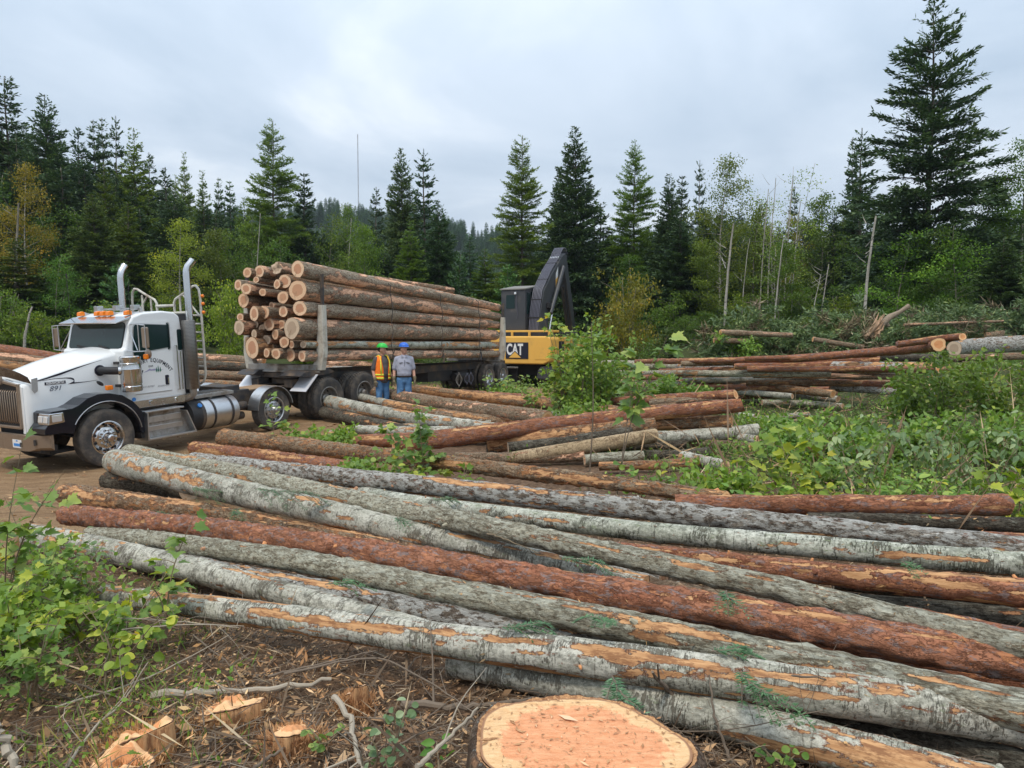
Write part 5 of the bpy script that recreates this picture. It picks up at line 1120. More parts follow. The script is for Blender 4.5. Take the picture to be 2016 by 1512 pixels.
for x in (wx, wx + 1.28):
    for y, o_ in ((wy + .02, -1), (TW - wy - .02, 1)):
        wheel(trailer, (x, y + (.13 if o_ < 0 else -.13), .17), o_, .51, .25, .29, 'drive', 'alu'); wheel(trailer, (x, y + (.46 if o_ < 0 else -.46), .17), o_, .51, .25, .29, 'steer', 'dirtyalu')
m = MB()
for x in (wx, wx + 1.28): m.tube([(x, wy + .3, .17), (x, TW - wy - .3, .17)], .07, 10)
m.box((wx + .64, .68, .3), (1.4, .12, .16)); m.box((wx + .64, TW - .68, .3), (1.4, .12, .16)); m.box((wx - 1.3, TW / 2, .3), (.8, .9, .4)); m.tube([(wx - 2.4, .5, .3), (wx - 1.4, .5, .3)], .13, 12)
m.box((7.2, 1.1, .36), (1.7, .9, .34)); m.build('trailer_axle', M['matblack'], trailer)
m = MB(); m.box((wx + 2.05, .28, .12), (.02, .56, .62)); m.box((wx + 2.05, TW - .28, .12), (.02, .56, .62)); m.build('mudflap', M['matblack'], trailer); m = MB(); m.box((wx + 1.95, .5, .47), (.35, 1.0, .05)); m.build('flap_hanger', M['dirtyalu'], trailer)
for i, (x, sc_) in enumerate(((7.6, 1.0), (8.2, .8), (8.5, .9))):
    m = MB(); m.tube([(x + .14 * sc_ * math.sin(a), .15 + .04 * math.sin(a * 3), .22 + .26 * sc_ * math.cos(a)) for a in np.linspace(.3, 6.0, 22)], .014, 6); m.tube([(x + .1 * sc_ * math.sin(a) + .05, .17, .22 + .22 * sc_ * math.cos(a)) for a in np.linspace(.3, 6.0, 22)], .012, 6); m.build('air_line_coil', M['hose'] if i else M['dirtyalu'], trailer, True)
M['flake_red'] = leafmat('red_bark_flakes', (.20, .08, .045), (.50, .22, .11), (.72, .44, .22), .0, .9, False, .3)
M['flake_grey'] = leafmat('grey_bark_flakes', (.13, .085, .055), (.34, .27, .18), (.66, .40, .19), .0, .9, False, .35)
# ------------------------------------------------------------------ logs
def curve3(pts, n):
    """smooth chord-length curve through 3-D points"""
    p = np.array(pts, float)
    if len(p) == 2: t = np.linspace(0, 1, n)[:, None]; return p[0] * (1 - t) + p[1] * t
    s = np.r_[0, np.cumsum(np.linalg.norm(np.diff(p, axis=0), axis=1))]; u = np.linspace(0, s[-1], n)
    d = np.gradient(p, s, axis=0); i = np.clip(np.searchsorted(s, u) - 1, 0, len(s) - 2); h = (s[i + 1] - s[i])[:, None]; t = ((u - s[i])[:, None]) / h
    return (2 * t**3 - 3 * t**2 + 1) * p[i] + (t**3 - 2 * t**2 + t) * h * d[i] + (-2 * t**3 + 3 * t**2) * p[i + 1] + (t**3 - t**2) * h * d[i + 1]
CAMP = np.array([0, 0, CAMH])
def make_log(pts, r0, r1, kind, seed, label, name='felled_log', cat='log', group=None, cut='cut_pale', peel=0.3, crook=0.010, stubs=0, cuts=(1, 1), sweep=0.0, swell=0.0, ragged=0, thick=1.0):
    pts = [np.array(p, float) for p in pts]; L = sum(np.linalg.norm(pts[i + 1] - pts[i]) for i in range(len(pts) - 1))
    # nearest distance to the eye decides how fine the mesh is
    cc = curve3(pts, 30); dist = max(1.5, float(np.linalg.norm(cc - CAMP, axis=1).min()))
    ds = max(0.022, dist * 0.0065); n = int(max(10, min(420, L / ds))); seg = int(np.clip(2 * math.pi * max(r0, r1) / (dist * 0.0042), 14, 60))
    rng = np.random.default_rng(seed); C = curve3(pts, n); s = np.linspace(0, L, n)
    T = unit(np.gradient(C, axis=0)); U = unit(np.cross(T, np.array([0, 0, 1.0]))); Vv = np.cross(U, T)
    ph = rng.uniform(0, 6, 6)
    wob = crook * (np.sin(s * 0.9 + ph[0]) + .5 * np.sin(s * 2.3 + ph[1])); wob2 = crook * .7 * (np.sin(s * 1.1 + ph[2]) + .5 * np.sin(s * 2.9 + ph[3]))
    C = C + U * wob[:, None] + Vv * wob2[:, None] * 0.6
    rr = (r0 + (r1 - r0) * (s / L)) * .95 + swell * r0 * np.exp(-s / 0.5)
    th = np.linspace(0, 2 * math.pi, seg, endpoint=False); S_, TH = np.meshgrid(s, th, indexing='ij'); RR = rr[:, None] + 0 * TH
    cx, sy = np.cos(TH), np.sin(TH); off = rng.uniform(0, 50, 3)
    RR = RR * (1 + .03 * np.sin(2 * TH + ph[4] + S_ * .25) + .02 * np.sin(3 * TH + ph[5] - S_ * .4)) * (1 + .06 * (fbm(S_ * 1.6 + off[0], cx * .8 + off[1], sy * .8, seed, 2) - .5))
    lc = np.stack([S_ + off[0], RR * cx + off[1] * 0.2, RR * sy + off[2] * 0.2], -1)
    pm = fbm(S_ * 0.95 + off[0], cx * 1.5 + off[1] + S_ * .05, sy * 1.5 + off[2], seed + 9, 3) * .62 + .38 * fbm(S_ * 7 + off[1], cx * 4 + off[2], sy * 4, seed + 19, 3)
    q = np.quantile(pm, 1 - peel) if peel > 0 else 9
    pe = np.clip((pm - q) / 0.14 + 0.5, 0, 1) if peel > 0 else 0 * pm
    bt = (0.012 if kind in ('pine', 'larch', 'brown', 'load') else 0.007) * min(1, r0 / .1) * thick * .55
    rough = {'aspen': .25, 'birch': .3, 'tan': .2}.get(kind, 1.0)
    fine = fbm(S_ * 14 + off[0], cx * RR * 26 + off[1], sy * RR * 26, seed + 3, 3) - .5
    D = (1 - sstep(pe, .3, .7)) * (bt + bt * 2.2 * (.45 + rough) * fine * 2) + 0.25 * bt * fine +   .005 * min(1, r0 / .1) * (fbm(S_ * 4 + off[0], cx * 2 + off[1], sy * 2, seed + 31, 3) - .5)
    # knots: raised whorls
    for k in range(int(L * 1.1)):
        ks, kt = rng.uniform(0.2, L - .2), rng.uniform(0, 6.28); da = (np.angle(np.exp(1j * (TH - kt)))) * RR
        D = D + rng.uniform(.006, .018) * min(1, r0 / .1) * np.exp(-((S_ - ks) ** 2 + da ** 2) / (2 * .028 ** 2))
    RR = RR + D
    # slanted saw cuts
    sl = np.where(S_ < .15, (1 - S_ / .15), 0) * rng.uniform(-.25, .25) * RR * cx + np.where(S_ > L - .15, (S_ - L + .15) / .15, 0) * rng.uniform(-.25, .25) * RR * sy
    if ragged: sl = sl + np.where(S_ < .12, (1 - S_ / .12), 0) * rng.uniform(0, ragged, seg)[None, :]
    Vx = C[:, None] + U[:, None] * (RR * cx)[..., None] + Vv[:, None] * (RR * sy)[..., None] + T[:, None] * sl[..., None]
    root_p = C[0]; Vl = (Vx - root_p).reshape(-1, 3)
    idx = np.arange(n * seg).reshape(n, seg); nx = np.roll(idx, -1, 1)
    Q = np.stack([idx[:-1], idx[1:], nx[1:], nx[:-1]], -1).reshape(-1, 4)
    e_ = empty(name, tuple(root_p), label, cat, group)
    link('bark', mesh_np('log_bark', Vl, Q, mats=[M[kind]], attrs={'lc': lc.reshape(-1, 3), 'peel': pe.ravel()}), e_)
    for end, on in ((0, cuts[0]), (1, cuts[1])):
        if not on: continue
        ring = Vl.reshape(n, seg, 3)[0 if end == 0 else -1]; c0 = ring.mean(0); Tn = T[0] if end == 0 else -T[-1]
        rs_ = [1.0, .9, .7, .45, .2]; vs = []; at = []
        for f in rs_:
            v = c0 + (ring - c0) * f + Tn * .004
            if f < 1: v = c0 + (ring - c0) * f + Tn * (.004 + .01 * (fbm(np.arange(seg) * .4 + f * 9, 0 * np.arange(seg), 0, seed)[:, None] - .5))
            vs.append(v); at.append(np.stack([np.full(seg, f), np.cos(th) * f, np.sin(th) * f], -1))
        vs.append((c0 + Tn * .004)[None]); at.append(np.zeros((1, 3))); VV = np.concatenate(vs); AT = np.concatenate(at)
        ii = np.arange(5 * seg).reshape(5, seg); jj = np.roll(ii, -1, 1); q_ = np.stack([ii[:-1], jj[:-1], jj[1:], ii[1:]], -1).reshape(-1, 4)
        t_ = np.stack([ii[-1], jj[-1], np.full(seg, 5 * seg)], -1)
        if end: q_ = q_[:, ::-1]; t_ = t_[:, ::-1]
        link('cut_face', mesh_np('cut_face', VV, q_, t_, mats=[M[cut]], attrs={'lc': AT}), e_)
    if dist < 14:
        # lifted bark flakes and torn fibres along the scraped places and the ends
        Pk = pe.ravel() if peel > 0 else np.zeros(n * seg); Nn = ((Vx - C[:, None])).reshape(-1, 3); Nn = unit(Nn); Tt = np.repeat(T, seg, 0)
        cand = np.where((np.abs(Pk - .45) < .22) & (Nn[:, 2] > -.5))[0]; m_ = int(min(len(cand), 26 * L * (1 if dist < 8 else .5) * (.4 + peel * 3)))
        k1 = rng.choice(cand, m_, False) if m_ else np.zeros(0, int); k2 = rng.integers(0, n * seg, int(16 * L)); kk = np.concatenate([k1, k2]); mm = len(kk); sg_ = rng.choice([-1, 1], mm)[:, None]
        d_ = unit(Tt[kk] * sg_ + Nn[kk] * rng.uniform(.05, .9, (mm, 1)) + rng.normal(0, .25, (mm, 3))); tr = Tri(); sc_ = min(1.0, .45 + dist * .06)
        tr.kites(Vl[kk] - Nn[kk] * .003, d_, unit(np.cross(d_, Nn[kk])), rng.uniform(.012, .05, mm) * sc_ * 1.2, rng.uniform(.003, .016, mm) * sc_ * 1.2, np.clip(rng.normal(.4, .35, mm), 0, 1))
        o = link('bark_flakes', tr.mesh('bark_flakes', M['flake_grey' if kind in ('aspen', 'birch', 'greyfir', 'lichenfir', 'dark') else 'flake_red']), e_); o['kind'] = 'stuff'
    for k in range(stubs):
        i = rng.integers(2, n - 2); j = rng.integers(0, seg); c_ = C[i] - root_p; v = Vl.reshape(n, seg, 3)[i, j]; o = unit(v - c_); o = unit(o + T[i] * rng.uniform(-.6, .6))
        if o[2] < -.3: continue
        l = rng.uniform(.008, .032); w_ = rng.uniform(.007, .015) * (r0 / .1) ** .5; mb = MB(); mb.tube([v - o * .012, v + o * l * .6, v + o * l], [w_ * 1.7, w_ * 1.1, w_ * .9], 7); mb.build('branch_stub', M[kind if rng.random() < .6 else cut], e_, True)
    return e_
def onground(px, py, h):
    """where the sight line through a pixel comes down to height h over the ground"""
    d = ray(px, py); lo, hi = 1.0, 60.0
    for _ in range(40):
        y = (lo + hi) / 2; q = CAMP + d * y
        if q[2] > gz(q[0], q[1]) + h: lo = y
        else: hi = y
    return CAMP + d * lo
def deck(tab, group, name='felled_log'):
    for i, (pp, t0, t1, h0, h1, kind, cut, peel, label, opt) in enumerate(tab):
        n = len(pp); P3 = []
        for k, (px, py) in enumerate(pp):
            f = k / (n - 1); P3.append(onground(px, py, h0 + (h1 - h0) * f))
        if n > 3:      # a felled trunk bows gently at most: fit one even curve through the sighted points
            A_ = np.array(P3); sl_ = np.r_[0, np.cumsum(np.linalg.norm(np.diff(A_, axis=0), axis=1))]; sl_ /= sl_[-1]; tt_ = np.linspace(0, 1, 7)
            P3 = list(np.stack([np.polyval(np.polyfit(sl_, A_[:, c_], 2), tt_) for c_ in range(3)], -1))
        r0 = t0 / 2 / F * np.linalg.norm(P3[0] - CAMP) ; r1 = t1 / 2 / F * np.linalg.norm(P3[-1] - CAMP)
        make_log(P3, r0 * .97, r1 * .97, kind, 100 + i * 7 + len(tab) * 3, label, name, 'log', group, cut, peel, **opt)
NEAR = [
 # points, thickness px at both ends, axis heights, bark, cut, peeled share, label, options
 ([(215,1172),(500,1212),(780,1250),(1100,1287),(1450,1330),(1800,1384),(2016,1420),(2150,1445)], 34, 82, .22, .24, 'aspen', 'cut_orange', .17, 'front white aspen log with orange peeled patches along its lower side, nearest the camera', dict(stubs=9)),
 ([(60,1053),(300,1100),(470,1150),(640,1200),(850,1246)], 40, 50, .18, .10, 'aspen', 'cut_orange', .10, 'lichen-grey aspen log from the far left that runs in behind the front white log', dict(stubs=8)),
 ([(330,1100),(602,1156),(780,1193),(960,1228),(1200,1274),(1500,1330),(1800,1372)], 34, 52, .13, .14, 'lichenfir', 'cut_pale', .07, 'dark mossy log low between the front white aspen and the grey fir log behind', dict(stubs=8)),
 ([(180,1050),(330,1068),(512,1097),(690,1128),(870,1160),(1100,1203),(1252,1232),(1453,1274),(1655,1320),(1857,1368),(2050,1408)], 28, 64, .24, .30, 'greyfir', 'cut_pale', .10, 'grey-green rough log with a long orange gouge on the right, behind the mossy log', dict(stubs=8)),
 ([(130,1012),(400,1045),(700,1085),(1000,1130),(1252,1172),(1504,1216),(1756,1262),(2016,1304),(2140,1325)], 34, 58, .30, .40, 'pine', 'cut_orange', .05, 'long red-barked pine log running unbroken across the front pile', dict(stubs=10)),
 ([(1440,1230),(1700,1284),(2016,1340),(2150,1362)], 30, 46, .18, .20, 'pine', 'cut_orange', .08, 'thin red log wedged at the right below the long red pine log', dict(stubs=3)),
 ([(125,972),(350,1002),(500,1028),(735,1072),(860,1098)], 36, 34, .22, .16, 'larch', 'cut_orange', .34, 'orange scuffed log at the left, just above the long red pine log', dict(stubs=5)),
 ([(218,906),(378,942),(557,994),(735,1036),(870,1062),(1003,1092),(1130,1118),(1290,1152)], 46, 42, .42, .17, 'aspen', 'cut_orange', .15, 'big grey aspen log with its peeled orange butt raised in front of the truck wheel', dict(stubs=6, crook=.014)),
 ([(215,947),(290,955),(370,966)], 36, 40, .13, .13, 'dark', 'cut_grey', .05, 'short dark log lying under the raised grey aspen butt', {}),
 ([(250,891),(468,931),(646,971),(825,1012),(1100,1074),(1252,1110),(1504,1162),(1756,1212),(2016,1262),(2130,1282)], 33, 38, .40, .46, 'greyfir', 'cut_pale', .08, 'long olive-grey fir log crossing the whole pile behind the raised aspen', dict(stubs=10)),
 ([(378,908),(512,920),(690,942),(870,960),(1000,972),(1252,998),(1453,1026),(1655,1050),(2016,1080),(2150,1092)], 30, 38, .36, .44, 'lichenfir', 'cut_pale', .14, 'dark log with white lichen scales and a peeled pink stretch right of the middle', dict(stubs=8, thick=1.3)),
 ([(383,882),(520,900),(690,922)], 26, 30, .24, .24, 'pine', 'cut_orange', .32, 'short reddish log end behind the lichen-scaled log at the left', {}),
 ([(434,862),(602,876),(780,900),(959,925),(1100,940),(1299,962),(1445,980)], 32, 28, .32, .34, 'larch', 'cut_orange', .30, 'orange-brown log with a grey stripe at the back left of the front pile', dict(stubs=6, swell=.15)),
 ([(1330,988),(1500,991),(1700,994),(1982,994)], 34, 36, .36, .34, 'pine', 'cut_orange', .14, 'red log with a clean cut end on the right below the bushes', dict(stubs=3)),
 ([(720,972),(870,994),(1000,1016),(1252,1043),(1504,1068),(1756,1095),(2016,1112),(2140,1120)], 26, 42, .30, .42, 'birch', 'cut_pale', .03, 'pale greenish birch log with dark rings at the back of the front pile', dict(stubs=4)),
 ([(560,948),(700,968),(850,992)], 22, 24, .22, .2, 'larch', 'cut_orange', .4, 'thin orange peeled log between the lichen-scaled and the long olive-grey logs', {}),
 ([(1190,1082),(1453,1110),(1756,1142),(2016,1168),(2150,1182)], 30, 48, .28, .36, 'pine', 'cut_orange', .20, 'thick red log with splintered orange wood right of centre', dict(stubs=9, thick=1.3)),
 ([(1590,1022),(1800,1026),(2016,1034),(2130,1040)], 22, 28, .28, .26, 'dark', 'cut_grey', .04, 'dark log at the back right under the red log with a clean end', {}),
 ([(1740,1050),(1900,1056),(2016,1060),(2130,1066)], 16, 22, .22, .22, 'pine', 'cut_orange', .1, 'thin reddish log beside the dark log at the back right', {}),
 ([(1780,1204),(1900,1228),(2016,1252),(2130,1275)], 22, 30, .26, .26, 'pine', 'cut_orange', .08, 'red log half buried at the right between the thick red log and the olive-grey log', {}),
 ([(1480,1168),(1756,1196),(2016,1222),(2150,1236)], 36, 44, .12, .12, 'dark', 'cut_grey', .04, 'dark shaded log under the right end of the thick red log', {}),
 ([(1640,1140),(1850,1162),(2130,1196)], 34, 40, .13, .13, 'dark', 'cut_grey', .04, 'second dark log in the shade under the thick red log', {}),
 ([(900,1300),(1100,1345),(1300,1388),(1500,1432),(1680,1480),(1840,1525),(2000,1575)], 62, 80, .09, .11, 'aspen', 'cut_orange', .22, 'grey aspen log low beside the big fresh stump', dict(stubs=5)),
 ([(1500,1420),(1650,1440),(1850,1478),(2050,1530)], 40, 60, .07, .07, 'dark', 'cut_grey', .05, 'dark rotten log under the brush at the bottom right', {}),
 ([(720,1100),(900,1128),(1060,1156)], 50, 50, .1, .1, 'dark', 'cut_grey', .05, 'dark log showing in the gap under the long red pine log', {}),
 ([(640,995),(860,1046),(1100,1100),(1300,1150)], 46, 52, .12, .12, 'lichenfir', 'cut_pale', .1, 'mossy lower log under the long olive-grey fir log', {}),
 ([(1000,1095),(1150,1128),(1350,1180),(1600,1225)], 50, 56, .12, .12, 'brown', 'cut_pale', .12, 'brown lower log showing between the olive-grey and the red pine logs', {}),
]
deck(NEAR, 'logs of the pile in front')
MID = [
 ([(716,768),(880,796),(980,812),(1075,824)], 24, 32, .52, .50, 'brown', 'cut_orange', .22, 'thick brown log of the middle pile starting at the truck tyre', dict(stubs=3)),
 ([(800,766),(950,782),(1100,798),(1215,812)], 22, 24, .46, .40, 'larch', 'cut_orange', .5, 'orange stripped log behind the thick brown log of the middle pile', {}),
 ([(870,772),(1000,780),(1130,793),(1240,803)], 16, 16, .42, .38, 'pine', 'cut_orange', .35, 'pinkish log at the very back of the middle pile', {}),
 ([(648,792),(786,820),(926,836),(1010,850)], 30, 24, .42, .34, 'aspen', 'cut_orange', .16, 'pale aspen log end nearest the drive tyre', dict(stubs=2)),
 ([(697,780),(833,808),(973,832)], 18, 18, .42, .34, 'aspen', 'cut_orange', .12, 'slim pale aspen log between the thick brown log and the aspen end', {}),
 ([(637,812),(749,836),(840,856)], 24, 22, .2, .2, 'dark', 'cut_orange', .12, 'short dark log with cut end at the left of the middle pile', {}),
 ([(648,858),(754,846),(850,842)], 20, 22, .16, .22, 'aspen', 'cut_orange', .25, 'pale log low at the left of the middle pile', {}),
 ([(642,868),(760,866),(880,862),(1000,850)], 24, 28, .12, .18, 'pine', 'cut_orange', .25, 'reddish log under the left end of the big red crossing log', {}),
 ([(780,876),(880,862),(1066,840),(1180,826),(1299,812),(1400,803),(1458,797)], 38, 26, .34, .74, 'pine', 'cut_orange', .18, 'big red log slanting up to the right across the middle pile', dict(stubs=6)),
 ([(1130,794),(1253,789),(1350,783),(1449,776)], 15, 20, .44, .72, 'pine', 'cut_orange', .15, 'upper slim red log above the big red crossing log', dict(stubs=3)),
 ([(962,878),(1066,862),(1159,852),(1288,838)], 34, 32, .22, .42, 'larch', 'cut_orange', .28, 'grey and orange log just under the big red crossing log', dict(stubs=2)),
 ([(1292,834),(1360,832),(1441,830)], 26, 28, .44, .46, 'larch', 'cut_orange', .40, 'rough ended orange log at the right under the big red crossing log', dict(cuts=(0, 1))),
 ([(1006,904),(1090,890),(1190,874),(1288,858)], 26, 30, .12, .36, 'tan', 'cut_orange', .04, 'smooth tan log with a cut end near the stump of the middle pile', {}),
 ([(1290,862),(1370,858),(1440,852),(1495,846)], 26, 26, .26, .3, 'aspen', 'cut_orange', .10, 'grey aspen log behind the smooth tan log', {}),
 ([(1150,905),(1210,900),(1267,897)], 22, 22, .1, .12, 'greyfir', 'cut_pale', .05, 'short greenish log with pale cut end in the weeds', {}),
 ([(1345,898),(1390,908),(1428,918)], 22, 24, .12, .12, 'aspen', 'cut_pale', .1, 'small pale log poking out of the weeds toward the camera', {}),
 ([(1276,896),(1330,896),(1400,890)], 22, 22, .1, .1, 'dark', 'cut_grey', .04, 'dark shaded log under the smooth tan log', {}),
 ([(1455,818),(1486,821)], 12, 12, .3, .3, 'aspen', 'cut_pale', .1, 'little pale log end right of the big red crossing log', dict(cuts=(0, 1))),
 ([(1467,833),(1500,833),(1530,832)], 12, 12, .26, .26, 'aspen', 'cut_pale', .1, 'second little pale log end right of the big red crossing log', dict(cuts=(0, 1))),
 ([(1440,846),(1470,848),(1498,850)], 18, 18, .2, .2, 'larch', 'cut_orange', .3, 'orange log end showing right of the grey aspen log of the middle pile', dict(cuts=(0, 1))),
 ([(1430,770),(1490,774),(1560,780)], 11, 11, .3, .3, 'aspen', 'cut_pale', .05, 'thin whitish log behind the slim red log', {}),
]
MID += [([(1000,880),(1120,868),(1240,852)], 22, 24, .26, .34, 'dark', 'cut_grey', .08, 'dark log between the smooth tan log and the grey and orange log', {}),
 ([(900,900),(1020,902),(1150,896)], 20, 22, .12, .14, 'brown', 'cut_orange', .2, 'brown log at the ground in front of the pale-topped stump', {}),
 ([(1180,918),(1280,916),(1380,910)], 18, 20, .09, .1, 'larch', 'cut_orange', .3, 'low orange log in the weeds before the middle pile', {}),
 ([(1400,858),(1450,862),(1492,866)], 18, 18, .2, .2, 'aspen', 'cut_pale', .1, 'pale log end under the grey aspen log of the middle pile', {}),
 ([(1280,792),(1360,788),(1430,786)], 14, 16, .56, .62, 'brown', 'cut_orange', .25, 'short brown log squeezed between the two red logs', {}),
 ([(860,818),(990,828),(1100,838)], 20, 20, .36, .34, 'brown', 'cut_orange', .3, 'brown log dropping behind the big red crossing log', {}),
 ([(760,796),(880,816),(1000,832)], 20, 20, .40, .36, 'larch', 'cut_orange', .3, 'scuffed log between the two pale aspen logs', {}),
 ([(700,846),(800,850),(900,848)], 20, 20, .26, .26, 'aspen', 'cut_pale', .15, 'pale log behind the weeds at the left of the middle pile', {}),
([(930,800),(1040,812),(1170,826)], 14, 16, .36, .36, 'aspen', 'cut_pale', .1, 'slim pale log showing behind the big red crossing log', {}),
 ([(1130,812),(1230,808),(1330,800)], 14, 14, .46, .5, 'larch', 'cut_orange', .4, 'orange log filling the gap between the two red logs', {}),
 ([(880,842),(960,850),(1040,852)], 20, 22, .2, .2, 'greyfir', 'cut_pale', .1, 'grey log under the big red crossing log, left of the stump', {}),
 ([(1180,880),(1260,876),(1350,874)], 20, 20, .16, .16, 'dark', 'cut_grey', .05, 'dark log filling the gap behind the smooth tan log', {}),
 ([(1360,872),(1430,876),(1480,880)], 16, 16, .14, .14, 'brown', 'cut_orange', .2, 'small brown log end low at the right of the middle pile', {}),
 ([(1480,826),(1530,822),(1590,816)], 12, 12, .3, .3, 'greyfir', 'cut_pale', .1, 'thin grey log poking out right of the middle pile', {}),
]
deck(MID, 'logs of the crossing pile in the middle')
RIGHT = [
 ([(1553,706),(1700,695),(1800,685),(1873,675)], 14, 24, 1.25, 1.5, 'pine', 'cut_orange', .06, 'large red log on top of the right pile with a clean cut end', {}),
 ([(1770,678),(1840,668),(1896,662)], 12, 14, 1.45, 1.6, 'pine', 'cut_orange', .3, 'slim red log end behind the large red log of the right pile', {}),
 ([(1878,686),(1950,680),(2016,676),(2120,674)], 26, 30, 1.1, 1.2, 'lichenfir', 'cut_grey', .06, 'thick dark grey log at the right edge of the right pile', {}),
 ([(1466,706),(1600,702),(1724,697)], 8, 13, 1.15, 1.2, 'pine', 'cut_orange', .1, 'upper of two slim red logs ending together in the right pile', {}),
 ([(1367,716),(1550,712),(1731,708)], 9, 13, 1.0, 1.05, 'pine', 'cut_orange', .1, 'lower of two slim red logs ending together in the right pile', {}),
 ([(1340,724),(1500,722),(1650,724),(1830,724)], 22, 22, .82, .9, 'lichenfir', 'cut_orange', .25, 'thick grey log with a torn orange middle in the right pile', {}),
 ([(1150,716),(1250,718),(1345,722)], 14, 16, .85, .85, 'greyfir', 'cut_pale', .08, 'grey log at the left end of the right pile behind the saplings', {}),
 ([(1400,744),(1600,742),(1800,742)], 12, 12, .6, .65, 'aspen', 'cut_pale', .1, 'pale slim log below the thick grey log of the right pile', {}),
 ([(1412,748),(1600,752),(1810,762)], 12, 14, .5, .5, 'pine', 'cut_orange', .12, 'red log sloping down to the right in the right pile', {}),
 ([(1429,756),(1530,764),(1640,776)], 15, 15, .4, .4, 'larch', 'cut_orange', .35, 'brown log with a long peeled stripe in the right pile', {}),
 ([(1450,772),(1550,777),(1650,786)], 12, 13, .22, .24, 'aspen', 'cut_pale', .05, 'white aspen log at the foot of the right pile', {}),
 ([(1500,793),(1580,794),(1660,800)], 12, 12, .12, .12, 'greyfir', 'cut_pale', .05, 'grey log lying in the weeds under the right pile', {}),
 ([(1690,734),(1780,731),(1900,726)], 10, 10, .75, .75, 'larch', 'cut_orange', .3, 'thin orange log beside the torn grey log of the right pile', {}),
 ([(1860,706),(1950,703),(2080,698)], 12, 12, 1.0, 1.0, 'brown', 'cut_orange', .1, 'brown log under the thick dark grey log of the right pile', {}),
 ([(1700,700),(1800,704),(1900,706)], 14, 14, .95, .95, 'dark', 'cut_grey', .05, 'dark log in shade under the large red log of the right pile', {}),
 ([(1200,736),(1240,737),(1285,739)], 16, 16, .55, .55, 'greyfir', 'cut_pale', .1, 'short grey log across the cut rounds at the left of the right pile', {}),
 ([(1262,758),(1320,756),(1400,756)], 26, 22, .42, .4, 'brown', 'cut_orange', .1, 'brown log with its round cut end facing the camera left of the right pile', {}),
 ([(1640,762),(1750,770),(1850,778)], 14, 14, .4, .4, 'lichenfir', 'cut_pale', .1, 'grey log dropping behind the brush right of the right pile', {}),
]
rr3 = random.Random(8)
for k_ in range(16):
    y_ = 712 + k_ * 4.6; a0 = rr3.uniform(1180, 1500); a1 = a0 + rr3.uniform(260, 420); sl_ = rr3.uniform(-8, 6); kd = rr3.choice(['pine', 'larch', 'aspen', 'brown', 'greyfir', 'pine'])
    col_ = {'pine': 'reddish', 'larch': 'orange scuffed', 'aspen': 'pale', 'brown': 'brown', 'greyfir': 'grey'}[kd]
    y_ = y_; row_ = ['first', 'second', 'third', 'fourth', 'fifth', 'sixth', 'seventh', 'eighth', 'ninth', 'tenth', 'eleventh', 'twelfth', 'thirteenth', 'fourteenth', 'fifteenth', 'sixteenth'][k_]
    RIGHT.append(([(a0, y_), ((a0 + a1) / 2, y_ + sl_ * .5), (a1, y_ + sl_)], rr3.uniform(9, 12), rr3.uniform(11, 14), 1.08 - k_ * .062, 1.08 - k_ * .062, kd, 'cut_orange', rr3.uniform(.08, .35), 'slim %s log of the right pile, %s of its layers from the top' % (col_, row_), {}))
deck(RIGHT, 'logs of the far right pile')
LEFT = [
 ([(-180,678),(0,690),(60,697),(112,706)], 22, 20, 1.05, .9, 'pine', 'cut_orange', .2, 'dark red log on top of the pile behind the truck hood', {}),
 ([(-180,694),(0,704),(60,708),(112,716)], 18, 18, .9, .75, 'brown', 'cut_orange', .3, 'brown log of the pile behind the truck hood', {}),
 ([(-180,712),(-20,716),(60,722)], 18, 18, .7, .6, 'larch', 'cut_orange', .3, 'lower scuffed log of the pile behind the truck hood', {}),
 ([(360,702),(420,706),(520,712)], 18, 18, .95, .85, 'brown', 'cut_orange', .15, 'upper brown log seen between truck ladder and load', {}),
 ([(360,720),(440,721),(540,726)], 20, 20, .75, .68, 'dark', 'cut_orange', .08, 'dark log seen between truck ladder and load', {}),
 ([(360,738),(440,740),(560,744)], 20, 20, .55, .5, 'brown', 'cut_orange', .25, 'lower scuffed log seen between truck ladder and load', {}),
 ([(640,716),(760,720),(900,724),(960,726)], 18, 14, .8, .6, 'brown', 'cut_orange', .35, 'scuffed log lying on the ground behind the trailer', {}),
 ([(640,728),(760,732),(900,735)], 18, 14, .6, .5, 'lichenfir', 'cut_pale', .15, 'grey log lying behind the trailer beam', {}),
 ([(370,756),(440,757),(480,760)], 18, 16, .35, .3, 'larch', 'cut_orange', .3, 'lowest log seen between truck ladder and load', {}),
]
deck(LEFT, 'logs of the piles behind the truck')

